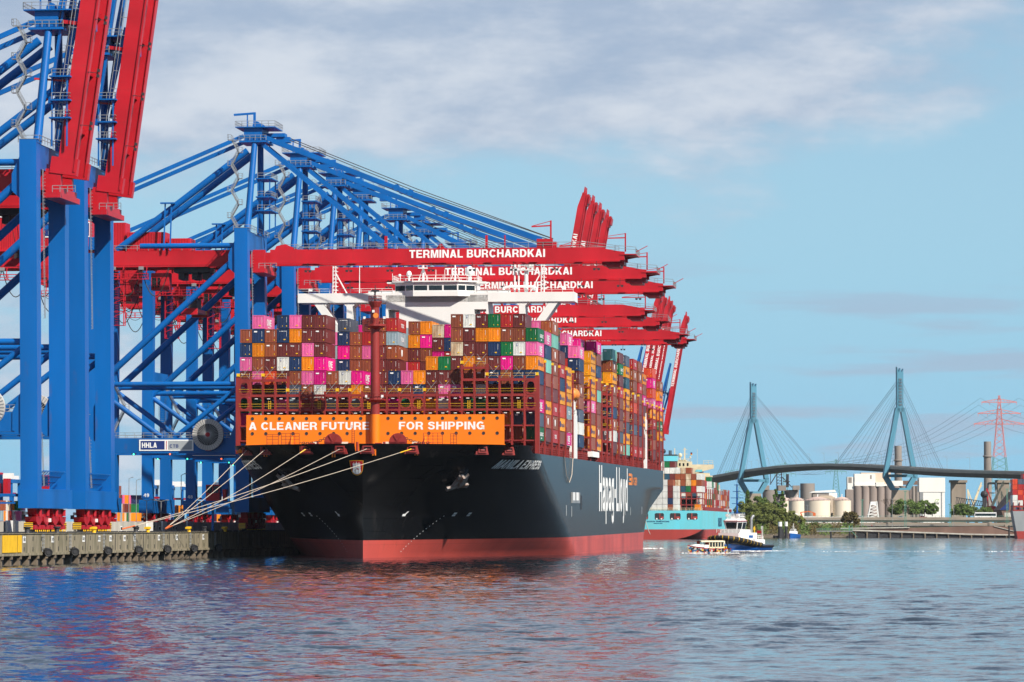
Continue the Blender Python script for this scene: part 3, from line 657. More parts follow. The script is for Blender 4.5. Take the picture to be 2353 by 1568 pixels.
# ---------------------------------------------------------------- bridge house
def house():
    S0, S1 = 106.0, 117.0; q = MB()
    q.box(-8.0, 8.9, S0, S1, DECK, 57.3)
    # side towers with the square openings
    for a, b in ((-11.0, -8.0), (8.9, 11.9)):
        for z0, z1 in ((DECK, 50.2), (50.2, 54.1), (54.1, 57.3)):
            if z0 < 50.3 and z0 > 49: continue
            q.box(a, b, S0, S1, z0, z1 - (0 if z1 > 56 else .0))
        if a < 0: q.box(a, a + .55, S0, S1, 50.2, 54.1)
        else: q.box(b - .35, b, S0, S1, 50.2, 54.1)
        q.box(a, b, S1 - .3, S1, 50.2, 51.2)
    hs_ = q.build('bridge_house', M['white'], ship)
    w = MB()                                                   # wings with their struts
    w.box(-30.9, 31.2, S0, S1 - 3, 55.75, 57.85)
    for sg, o in ((-1, -.0), (1, .3)):
        w.prism([(27.4 * sg, 55.75), (25.3 * sg, 55.75), (19.95 * sg, 47.9), (19.95 * sg, 45.0)], S0 + .3, S1 - 5, lambda u, z, d: (u + o, d, z))
        w.prism([(19.9 * sg, 55.75), (18.6 * sg, 55.75), (18.6 * sg, DECK), (19.9 * sg, DECK)], S0 + .3, S1 - 5, lambda u, z, d: (u + o, d, z))
        for u0, u1 in ((19.92, 20.8), (18.58, 17.7), (25.2, 24.4)): w.prism([(u0 * sg, 55.74), (u1 * sg, 55.74), (u0 * sg - (0 if u0 < 22 else .65 * sg), 54.8)], S0 + .3, S1 - 5, lambda u, z, d: (u + o, d, z))
    w.build('bridge_wing', M['white'], hs_)
    b = MB()                                                   # wheelhouse: faceted front, roof overhang
    fr = [(-9.1, S0 + 1.2), (-6.6, S0 + .2), (-4.6, S0 - 1.6), (5.4, S0 - 1.6), (7.0, S0 - .4), (9.0, S0 + 1.0), (9.0, S1 - 1), (-9.1, S1 - 1)]
    b.prism(fr, 57.3, 60.15, lambda x, y, z: (x, y, z))
    b.prism([(x * 1.01, y - .12 if y < S0 + 2 else y) for x, y in fr], 57.0, 58.1, lambda x, y, z: (x, y, z))
    b.prism([(x * 1.05, y - .5 if y < S0 + 2 else y) for x, y in fr], 60.15, 60.45, lambda x, y, z: (x, y, z))
    b.box(-10.9, -9.0, S0 + 1, S0 + 4, 60.0, 60.3); b.box(9.2, 11.4, S0 + .6, S0 + 4, 59.9, 60.3)
    wh = b.build('wheelhouse', M['white'], hs_)
    for k in range(5):
        (x0, y0), (x1, y1) = fr[k], fr[k + 1]; n = 3 if k == 2 else 1; d = V((x1 - x0, y1 - y0, 0)); nn = V((d.y, -d.x, 0)).normalized()
        for j in range(n):
            a = V((x0, y0, 0)) + d * ((j + .06) / n); c = V((x0, y0, 0)) + d * ((j + .94) / n); g = MB()
            vs = [a + nn * .02 + V((0, 0, 58.3)), c + nn * .02 + V((0, 0, 58.3)), c + nn * .06 + V((0, 0, 59.4)), a + nn * .06 + V((0, 0, 59.4))]
            g.add(vs + [v - nn * .3 for v in vs], [(0, 1, 2, 3), (0, 4, 5, 1), (1, 5, 6, 2), (2, 6, 7, 3), (3, 7, 4, 0)]); g.build('window', M['glass'], wh)
    r = MB(); ps = [(x * 1.04, y - .45 if y < S0 + 2 else y, 60.45) for x, y in fr]; r.rail(ps + [ps[0]], 1.2, .045, 1.5)
    r.rail([(-30.8, S0 + .1, 57.85), (-9.5, S0 + .1, 57.85)], 1.0, .04, 2.2); r.rail([(9.5, S0 + .1, 57.85), (31, S0 + .1, 57.85)], 1.0, .04, 2.2)
    r.rail([(-10.4, S0 + .1, 50.3), (-8.0, S0 + .1, 50.3)], 1.5, .04, 1.2); r.rail([(8.9, S0 + .1, 50.3), (11.5, S0 + .1, 50.3)], 1.5, .04, 1.2)
    r.box(-15, -9, S0 + .2, S0 + .5, 57.85, 58.4); r.box(9, 17, S0 + .2, S0 + .5, 57.85, 58.4)
    r.build('railing', M['white'], hs_)
    k = MB()                                                   # left lattice mast, centre and right masts
    def lattice(x, y, z0, z1, brace):
        for a in (-.35, .35):
            for c in (-.3, .3): k.bar((x + a, y + c, z0), (x + a * .8, y + c, z1), .16)
        n = int((z1 - z0) / .8)
        for i in range(n): z = z0 + (z1 - z0) * i / n; k.bar((x - .35, y - .3, z), (x + .35, y - .3, z + .5), .09); k.box(x - .42, x + .42, y - .36, y + .36, z, z + .1); k.box(x + .35, x + .8, y - .2, y + .2, z, z + .12)
        k.box(x - 1.2, x + 1.2, y - .3, y + .3, z1, z1 + .15); k.bar((x + .3 * brace, y, z0 + (z1 - z0) * .62), (x + 2.9 * brace, y, z0), .24)
    lattice(-23.2, S0 + 4, 57.85, 65.4, 1); k.tube((-17.4, S0 + 3, 57.85), (-17.4, S0 + 3, 66.8), .12, 6, .06)
    lattice(23.8, S0 + 4, 57.85, 65.6, -1)
    for x, zt in ((17.6, 65.2), (18.5, 65.3)): k.tube((x, S0 + 3, 57.85), (x, S0 + 3, zt), .2, 6)
    k.tube((20.2, S0 + 3, 57.85), (20.2, S0 + 3, 63), .45, 10); k.box(17, 22, S0 + 2, S0 + 4, 62.8, 63.0); k.rail([(17, S0 + 2, 63), (22, S0 + 2, 63)], 1.6, .05, 1)
    k.path([(15.2, S0 + 2, 57.9), (15.2, S0 + 2, 58.9), (16.5, S0 + 2, 59.2), (21.5, S0 + 2, 59.2), (22.6, S0 + 2, 58.8), (22.6, S0 + 2, 57.9)], .28, 8)
    k.tube((-3.0, S0 + 3, 60.4), (-3.0, S0 + 3, 64.9), .28, 8, .2); k.box(-4.0, -2.0, S0 + 2, S0 + 3, 63.4, 63.6); k.rail([(-4, S0 + 2, 63.6), (-2, S0 + 2, 63.6)], 1, .05, .7)
    k.tube((4.2, S0 + 3, 60.4), (4.2, S0 + 3, 67.2), .2, 8, .1)
    for a in (-1.2, 1.2): k.bar((4.2 + a, S0 + 3, 60.4), (4.2, S0 + 3, 63), .12); k.bar((-3 + a, S0 + 3, 60.4), (-3, S0 + 3, 63.6), .14)
    k.box(3.4, 5.0, S0 + 2.9, S0 + 3.1, 65.3, 65.45)
    for x, z in ((-9.8, 63.2), (-8, 62.8), (9.6, 63.5), (-6, 63.6), (0, 64), (2, 64)): k.tube((x, S0 + 2, 60.4), (x, S0 + 2, z - .9), .06, 5)
    k.build('mast', M['white'], hs_)
    d = MB(); d.sphere((7.5, S0 + 3, 62.7), 1.05, 14, 1.15); d.tube((7.5, S0 + 3, 60.4), (7.5, S0 + 3, 62), .4, 8)
    d.sphere((-6.2, S0 + 3, 62.2), .6, 12, 1.25); d.tube((-6.2, S0 + 3, 60.4), (-6.2, S0 + 3, 62), .25, 8); d.sphere((-8.3, S0 + 3, 61.9), .36, 10)
    d.sphere((20.9, S0 + 3, 64.3), .95, 14, 1.1); d.sphere((22.0, S0 + 3, 58.7), .5, 10); d.box(-28.6, -27.8, S0 + 1, S0 + 2, 58.4, 59.0); d.box(28.4, 29.2, S0 + 1, S0 + 2, 58.4, 59.2)
    d.build('radome', M['white'], hs_, smooth=True)
house()
# white pilot-ladder tower and boats at the side below the wings
q = MB(); q.box(28.0, 31.25, 108.3, 112.6, DECK, 30.5); q.box(29.2, 31.1, 109.5, 110.2, 30.5, 33.5); q.rail([(28.2, 108.6, 30.5), (31.1, 108.6, 30.5), (31.1, 112, 30.5)], 1.2, .06, 1)
for a in (108.8, 111.2): q.bar((30.6, a, 30.5), (30.6, a, 34.6), .25)
q.build('side_tower', M['white'], ship)
q = MB(); q.lathe((30.2, 113, 35.2), [(.1, -3.8), (1.1, -3), (1.5, -1), (1.5, 1.5), (1.1, 3), (.1, 3.8)], 14, (0, 1, 0)); q.build('lifeboat', M['hl_orange'], ship, smooth=True)
q = MB(); q.box(30.4, 31.6, 146, 163, 21.8, 23.0)
for k in range(7): q.box(30.35, 31.66, 147 + k * 2.3, 147.3 + k * 2.3, 21.75, 23.05)
q.build('gangway', M['white'], ship)
q = MB(); q.box(30.3, 31.2, 309.6, 312.8, DECK, 30.2); q.box(30.3, 31.2, 309.6, 312.8, 31.4, 34.2); q.bar((31, 311, 20.9), (31, 311, 36), .3); q.build('side_tower', M['white'], ship)
# two-part white painter hanging from the rail
# engine casing with funnel far aft, behind the stacks
q = MB(); q.box(-14, 14, 259.3, 268, DECK, 47); q.lathe((0, 264, 47), [(3.2, 0), (3.0, 5)], 16); q.build('engine_casing', M['white'], ship)
q = MB()
ps = [V((HB + .12, 87, 21.0)), V((HB + .25, 90, 17.0)), V((HB + .3, 96, 15.4)), V((HB + .3, 102, 17.2)), V((HB + .2, 106, 22)), V((HB + .1, 107.5, 30))]
q.path(ps, .09, 6); q.build('hanging_rope', M['rope'], ship)
# ================================================================ deck cargo
CLEN, CW, CH = 12.19, 2.45, 2.74
PAL = dict(b=('brown', (.27, .068, .033)), m=('maroon', (.155, .028, .026)), o=('orange', (.78, .235, .006)), p=('pink', (.74, .13, .34)), g=('magenta', (.68, .006, .22)),
           n=('navy blue', (.014, .036, .105)), s=('slate grey', (.075, .090, .135)), w=('white', (.70, .70, .66)), G=('green', (.006, .15, .045)), r=('red', (.42, .022, .022)),
           R=('orange red', (.62, .06, .02)), a=('aqua', (.20, .52, .42)), k=('pale grey blue', (.27, .37, .41)), c=('rusty cream', (.66, .58, .42)), t=('teal blue', (.02, .075, .12)), y=('amber', (.82, .33, .006)),
           f=('rust brown', (.30, .075, .028)))
CM = {k: paint('container_' + v[0].replace(' ', '_'), v[1], .5, .16, .7, streak=3, rand=.2, rust=(.9 if k == 'c' else .45), grime=((.30, .14, .05) if k == 'c' else None)) for k, v in PAL.items()}
def can_mesh(front, side):
    mb = MB(); p = .14
    mb.box(0, p, 0, p, 0, CH).box(CW - p, CW, 0, p, 0, CH).box(p, CW - p, .01, p, CH - .13, CH).box(p, CW - p, .01, p, .0, .17)
    mb.box(0, p, CLEN - p, CLEN, 0, CH).box(CW - p, CW, CLEN - p, CLEN, 0, CH)
    mb.box(.03, CW - .03, .16, CLEN - .02, .10, CH - .03)
    for x in (0, CW - .1): mb.box(x, x + .1, p, CLEN - p, CH - .1, CH); mb.box(x, x + .1, p, CLEN - p, 0, .17)
    n = 7; w = (CW - 2 * p) / n                                # corrugated end wall
    pr = []
    for i in range(n): x = p + i * w; pr += [(x, .14), (x + .22 * w, .05), (x + .62 * w, .05), (x + .84 * w, .14)]
    pr.append((CW - p, .14))
    vs = [(x, y, .17) for x, y in pr] + [(x, y, CH - .13) for x, y in pr]; k = len(pr)
    mb.add(vs, [(i, i + 1, k + i + 1, k + i) for i in range(k - 1)])
    mb.mat(1)
    def fr(x0, x1, z0, z1, y=-.004): mb.add([(x0, y, z0), (x1, y, z0), (x1, y, z1), (x0, y, z1)], [(0, 1, 2, 3)])
    def sd(y0, y1, z0, z1, x=CW + .004): mb.add([(x, y0, z0), (x, y1, z0), (x, y1, z1), (x, y0, z1)], [(0, 1, 2, 3)])
    for i in range(6): fr(1.93, 1.99, 1.25 + i * .19, 1.39 + i * .19, .03)
    if front == 'tex': mb.text('tex', lambda x, y: (.28 + x, -.004, 2.0 + y), .36, .72, .03)
    if front == 'label': fr(.35, 1.0, 2.12, 2.38)
    if front == 'box': mb.mat(3); fr(.62, .95, 1.95, 2.45); mb.mat(1); fr(.68, .89, 2.02, 2.38, -.006); mb.mat(3); fr(.76, .81, 2.05, 2.3, -.008)
    if front == 'word': mb.text('capital', lambda x, y: (.5 + x, -.004, 2.25 + y), .16, 1.5, .02)
    mb.mat(2)
    fr(1.86, 2.06, .42, .60) if front in ('plain', 'label') else fr(1.35, 1.75, .5, .72)
    if front == 'plain': fr(1.05, 1.18, .42, .6); fr(.98, 1.1, 2.2, 2.34)
    mb.mat(1)
    if side == 'one': mb.text('ONE', lambda x, y: (CW + .004, 3.2 + x, .75 + y), 1.35, 5.4, .06); sd(4.2, 7.6, .35, .52)
    elif side == 'uasc': mb.text('uasc', lambda x, y: (CW + .004, 4.2 + x, .95 + y), 1.0, 6.6, .06); sd(6, 8, .4, .6)
    elif side == 'hapag': mb.mat(3).text('Hapag-Lloyd', lambda x, y: (CW + .004, 3.8 + x, .9 + y), .8, 7.2, .05); sd(1.2, 3.2, .8, 2.0)
    elif side == 'badge':
        mb.add([(CW + .004, 5.6 + a, 1.35 + b) for a, b in ((-1.1, .7), (1.1, .7), (1.1, .1), (.9, -.4), (0, -.8), (-.9, -.4), (-1.1, .1))], [tuple(range(7))]); sd(2.2, 2.7, 2.1, 2.4)
    elif side == 'logo': mb.text('TEX', lambda x, y: (CW + .004, 4.5 + x, .95 + y), .8, 4.4, .05)
    elif side == 'code':
        for i in range(5): sd(1.0, 1.35, 1.0 + i * .22, 1.14 + i * .22)
    me = bpy.data.meshes.new('shipping_container'); me.from_pydata(mb.v, [], mb.f)
    for m_ in (CM['b'], M['ink'], M['yellow'], M['navy']): me.materials.append(m_)
    me.polygons.foreach_set('material_index', mb.m); me.update(); return me
_CM = {}
ORD = ['', 'first', 'second', 'third', 'fourth', 'fifth', 'sixth', 'seventh', 'eighth', 'ninth', 'tenth', 'eleventh', 'twelfth', 'thirteenth', 'fourteenth', 'fifteenth', 'sixteenth', 'seventeenth', 'eighteenth', 'nineteenth', 'twentieth', 'twenty-first', 'twenty-second', 'twenty-third', 'twenty-fourth']
NCAN = [0]
def can(col, i, s, k, label, group, front=None, side=None):
    if front is None: front = random.choice(['plain', 'plain', 'label', 'none']) if col not in 'w' else 'box'
    if side is None: side = {'p': 'one', 'g': 'one', 'G': 'uasc', 'y': 'hapag', 'o': 'hapag', 'f': 'badge', 'r': 'logo', 'k': 'logo'}.get(col, 'code')
    if (front, side) not in _CM: _CM[(front, side)] = can_mesh(front, side)
    o = bpy.data.objects.new('shipping_container', _CM[(front, side)]); COL.objects.link(o)
    o.location = MS @ V((pt(i) + .055 + random.uniform(-.02, .02), s + random.uniform(-.06, .06), ZB + k * TZ)); o.rotation_euler = SROT
    sl = o.material_slots[0]; sl.link = 'OBJECT'; sl.material = CM[col]
    tag(o, label, 'container', group); NCAN[0] += 1
    return o
# front stack: columns from the left, tiers listed from the top down
C1 = ['b n p m* g G g b', 'p n o b p m b b m', 'b f m* R m b b p', 'n n! m w m n b b n', 'p o m* n b s m b n', 'm m* p o p b m b m', 'm m m* g g w m b n',
      'b m b G b', 'w m* m b o', 'g o b m G', 'b b m n', 'm m g b m', 'n m R b o', 'p m b n m', 'o n G m b', 'o m* m n b m', 'G m* p g m b',
      'b= b c m* b p m b b', 'w m m* o b m* n b m', 'm* o m f= b w m m o', 'G o n m* n b m b b', 'r b G g b m b o b', 'm* b w b n m b s f', 'G p o n m g s G']
used = {}
for i, col in enumerate(C1):
    tk = col.split(); n = len(tk)
    for j, t in enumerate(tk):
        k = n - 1 - j; low = 3 if 0 < i < 20 else (2 if i == 20 else 0)
        if k < low: continue
        c = t[0]; fr = 'tex' if '*' in t else ('label' if '=' in t else ('word' if '!' in t else None))
        can(c, i, BAY[0], k, f'{PAL[c][0]} container, {ORD[i + 1]} column from left, {ORD[j + 1]} from top of front stack', 'containers in the front stack', fr)
C2 = {7: 's n g n', 8: '- b b b', 9: 'm r p b', 10: 'b b m m', 11: 'r k f m'}
for i, col in C2.items():
    for j, t in enumerate(col.split()):
        if t != '-' and j < 4: can(t, i, BAY[1], 8 - j, f'{PAL[t][0]} container in raised stack beside the mast, {ORD[i - 6]} column, {ORD[j + 1]} from top', 'containers in the stack beside the mast', 'word' if t == 's' else None)
C3 = {12: 'b o m r', 13: 'o g b m', 14: 'c m g b', 15: 'g n r b'}
for i, col in C3.items():
    for j, t in enumerate(col.split()):
        can(t, i, BAY[2], 8 - j - (.25 if i > 13 else 0), f'{PAL[t][0]} container in stack right of the mast, {ORD[i - 11]} column, {ORD[j + 1]} from top', 'containers in the stack right of the mast', 'tex' if t == 'm' and i == 14 else None)
# outermost stacks along the ship's side, from the bow: tiers from the top down
CS = {1: 'p n a b m y f m', 2: 'f a f f b m r f r', 3: 'm r n y R y b', 4: 'y y y k b g', 5: 'p n m f b s w n', 7: 'y y y y p b y b', 8: 'g b n b a b b f y', 11: 'a f y f b n f w m',
      12: 'm G m r b m b s f', 13: 's y t y y b s y a', 14: 'r f b f R m s b r'}
CS.update({15: 'b f r b m m n m r', 16: 'o b g m y f m b', 18: 'R g R p y r m b m', 20: 'f o g o G y m m'})
order = sorted(CS)
for si, b in enumerate(order):
    tk = CS[b].split(); n = len(tk)
    for j, t in enumerate(tk):
        can(t, 23, BAY[b], n - 1 - j, f'{PAL[t][0]} container on right flank, {ORD[si + 1]} stack behind the front, {ORD[j + 1]} from top', 'containers along the ship\'s right side',
            'tex' if t == 'm' else None)
# second column in from the side where its end can be seen over its neighbour
for b, tk in ((5, 'p n'), (4, 'y'), (2, 'p'), (7, 'g m'), (15, 'o')):
    for j, t in enumerate(tk.split()):
        can(t, 22, BAY[b], 8 - j, f'{PAL[t][0]} container one column inside right flank, {ORD[order.index(b) + 1]} stack back, {ORD[j + 1]} from top', 'containers one column in from the side')
# everything behind: one mass of further stacks, seen only in slits between the stacks
def mass():
    rnd = random.Random(3); cols = 'bmnogpsrGkfwb'; mb = MB()
    def blk(i, s, k, j): mb.mat(j).box(pt(i) + .06, pt(i) + .06 + CW, s, s + CLEN, ZB + k * TZ, ZB + k * TZ + CH)
    for i in range(1, 21):
        for k in range(0 if i < 2 else 2, 3 if i < 20 else 2): blk(i, BAY[0] + .15, k, rnd.randrange(len(cols)))
    tops = {}
    for b, s in enumerate(BAY):
        if b == 0: continue
        for i in range(24):
            if i == 23 and (b in CS or b in (6, 9, 10, 17, 19)): continue
            t = 9 if rnd.random() < .55 else 8
            if b == 1: t = 8 if i < 7 else (5 if i < 17 else 8)
            if b == 2: t = 8 if i < 12 else (5 if i < 16 else 8)
            if b == 1 and i == 8: t = 5
            if i == 22 and b in (5, 7): t = 7
            if i == 22 and b in (2, 4, 15): t = 8
            if b > 14: t -= 0
            ks = range(t) if (i in (0, 1, 21, 22, 23)) else range(max(0, t - 5), t)
            for k in ks: blk(i, s, k, rnd.randrange(len(cols)))
    o = mb.build('further_container_stacks', [CM[c] for c in cols], None, loc=P0, rot=SROT)
    tag(o, 'dense mass of mixed containers stacked behind the front and side stacks', 'containers', kind='stuff')
mass()
# ================================================================ quay cranes
QZ = 5.0
CROT = (0, 0, -TH)
G = -33.5                                                     # landward rail
def crane_root(x, y): return empty('gantry_crane', (x, y, QZ), CROT)
def build_boom(root, angle, lod, B=78, T=31.2):
    def place(o): o.location = (4, 0, 60); o.rotation_euler = (0, -R(angle), 0); return o
    prof = [(.6, -1.42), (B, -1.42), (B, .4), (B - 1.2, .5), (B - 6, 1.42), (.6, 1.42)]
    for v in (-4.2, 4.2):
        mb = MB(); mb.prism(prof, v - .65, v + .65, lambda u, z, d: (u, d, z))
        mb.box(1, B - 1, v - .95, v + .95, -1.58, -1.43)
        if v < 0: mb.box(1, B - 1, v - .95, v - .7, -1.74, -1.59)
        if angle > 5: mb.box(.4, 3.2, v - .8, v + .8, -2.0, 2.6)
        else: mb.prism([(.2, -1.6), (2, 2.2), (4, 2.6), (6.5, 1.4), (6.5, -1.6)], v - .72, v + .72, lambda u, z, d: (u, d, z))
        b = place(mb.build('boom_girder', M['red'], root))
        if v < 0 and (angle < 5 or lod):
            MB().text('TERMINAL BURCHARDKAI', lambda x, z: (T + x, v - .67, -.62 + z), 1.72, 29.6, .045).build('lettering', M['ink'], b)
    mb = MB()
    for u in range(8, B, 10): mb.box(u, u + .8, -3.5, 3.5, -.6, .6)
    mb.box(B - 1, B + 2.5, -5, 5, -.3, -.1)
    for v in (-4, 4): mb.prism([(B, -.3), (B + 2.2, -.3), (B, -.7)], v - .15, v + .15, lambda u, z, d: (u, d, z))
    place(mb.build('boom_cross_ties', M['red'], root))
    mb = MB(); mb.box(B - 5, B - .2, -3, 3, -2.3, -1.6); mb.box(B - 4, B - 1, -3.5, 3.5, -2.8, -2.3); place(mb.build('boom_tip_trolley_stop', M['redd'], root))
    if lod: return
    mb = MB(); mb.rail([(6, -5.0, 1.4), (B - 8, -5.0, 1.4), (B - 2, -5.0, .6), (B + 2.5, -5, .2)], 1.15, .05, 3.2); mb.rail([(6, 5.0, 1.4), (B - 2, 5.0, 1.0)], 1.15, .05, 6); mb.rail([(B + 2.5, -5, -.1), (B + 2.5, 5, -.1)], 1.1, .05, 1.5)
    place(mb.build('walkway_railing', M['galv'], root))
    o = B - 78; mb = MB(); mb.tube((60 + o, -4.2, 1.4), (60 + o, -4.2, 3.2), .55, 8); mb.box(59 + o, 62.4 + o, -4.9, -3.5, 1.44, 3.3); mb.box(59 + o, 62.4 + o, 3.5, 4.9, 1.44, 3.3)
    mb.bar((62.0 + o, -4.2, 3.3), (62.0 + o, -4.2, 7.3), .35); mb.bar((62.0 + o, -4.2, 6.2), (57.8 + o, -4.2, 6.0), .28); mb.bar((62.0 + o, -4.2, 7.2), (57.8 + o, -4.2, 6.1), .14)
    mb.bar((78.2 + o, -4.6, .4), (78.2 + o, -4.6, 4.4), .3); mb.bar((78.2 + o, -4.6, 3.4), (71.8 + o, -4.6, 3.3), .25); mb.bar((78.2 + o, -4.6, 4.3), (71.8 + o, -4.6, 3.4), .12)
    mb.bar((80.5 + o, -4.8, .3), (83 + o, -4.8, 1.6), .14)
    for u, w in ((26, .6), (48, .5), (52, .3)): mb.bar((u, -4.2, 1.4), (u, -4.2, 4.2), w)
    mb.prism([(-.9, 0), (.9, 0), (.5, .7), (.2, 1.0), (-.2, 1.0), (-.5, .7)], -4.5, -3.9, lambda a, z, d: (38 + a, d, 1.4 + z))
    place(mb.build('boom_davit', M['red'], root))
    for u in range(9, B - 2, 9):
        mb = MB(); mb.bar((u, -5.2, -1.6), (u, -5.2, -3.2), .1); mb.bar((u - .8, -5.2, -3.2), (u + .8, -5.2, -3.2), .12); mb.box(u - .7, u - .2, -5.5, -4.9, -3.6, -3.2); mb.box(u + .2, u + .7, -5.5, -4.9, -3.6, -3.2)
        place(mb.build('boom_lamp', M['dark'], root))
M['reel'] = paint('reel_grey', (.52, .50, .47), .6, .08, .6)
def bogies(u0, root):
    mb = MB(); fn = lambda a, z, d: (u0 + d, a, z)
    for v in (-6, 6):
        mb.mat(0).prism([(v - 4.2, 4.25), (v + 4.2, 4.25), (v + 3.6, 3.0), (v + .9, 2.2), (v - .9, 2.2), (v - 3.6, 3.0)], -.75, .75, fn)
        for w in (-2.8, 2.8):
            c = v + w; mb.prism([(c - 2.3, 2.9), (c + 2.3, 2.9), (c + 2.0, 2.1), (c + .5, 1.45), (c - .5, 1.45), (c - 2.0, 2.1)], -.95, .95, fn); mb.tube((u0 + 1.1, c, 3.0), (u0 + 1.1, c, 4.1), .32, 8)
            for t in (-1.45, 1.45):
                d = c + t; mb.box(u0 - .8, u0 + .8, d - 1.15, d + 1.15, .75, 1.5); mb.box(u0 - 1.2, u0 - .8, d - .5, d + .5, .7, 1.7)
                for e in (-.62, .62):
                    mb.mat(2).tube((u0 - .25, d + e, .45), (u0 + .25, d + e, .45), .42, 12); mb.mat(1)
                    mb.tube((u0 - .9, d + e, .45), (u0 - .78, d + e, .45), .24, 8); mb.tube((u0 + .82, d + e, .45), (u0 + .92, d + e, .45), .24, 8); mb.mat(0)
    for e in (-1, 1):
        mb.mat(1).box(u0 - .7, u0 + .7, e * 12.4 - .25, e * 12.4 + .25, .7, 1.9); mb.mat(2)
        for k in range(4): mb.box(u0 - .71, u0 + .71, e * 12.4 - .26, e * 12.4 + .26, .75 + .3 * k, .87 + .3 * k)
    mb.mat(3).box(u0 - 1.4, u0 - .9, -9.5, -9.1, 3.2, 3.7).box(u0 + .9, u0 + 1.3, -2, -1.4, 2.0, 2.6)
    mb.mat(2).box(u0 - 1.5, u0 - 1.0, -11, -10.2, 2.5, 3.2)
    mb.build('bogie', [M['redd'], M['yellow'], M['dark'], M['white']], root)
def stairs(mb, u0, u1, v, z0, z1, n):
    """zig-zag flights with landings between u0 and u1"""
    h = (z1 - z0) / n
    for k in range(n):
        a, b = (u0, u1) if k % 2 == 0 else (u1, u0); za = z0 + h * k; zb = za + h
        for e in (-.4, .4):
            mb.bar((a, v + e, za), (b, v + e, zb), .1, .25); mb.bar((a, v + e, za + 1), (b, v + e, zb + 1), .07)
            mb.bar((a, v + e, za + .5), (b, v + e, zb + .5), .05)
        m = max(4, int(h / .45))
        for j in range(m): t = (j + .5) / m; x = a + (b - a) * t; z = za + h * t; mb.box(x - .14, x + .14, v - .4, v + .4, z, z + .06)
        d = .8 if b > a else -.8
        mb.box(min(b, b + d), max(b, b + d), v - .6, v + .6, zb - .1, zb); mb.rail([(b, v - .6, zb), (b + d, v - .6, zb), (b + d, v + .6, zb)], 1.05, .04, .9)
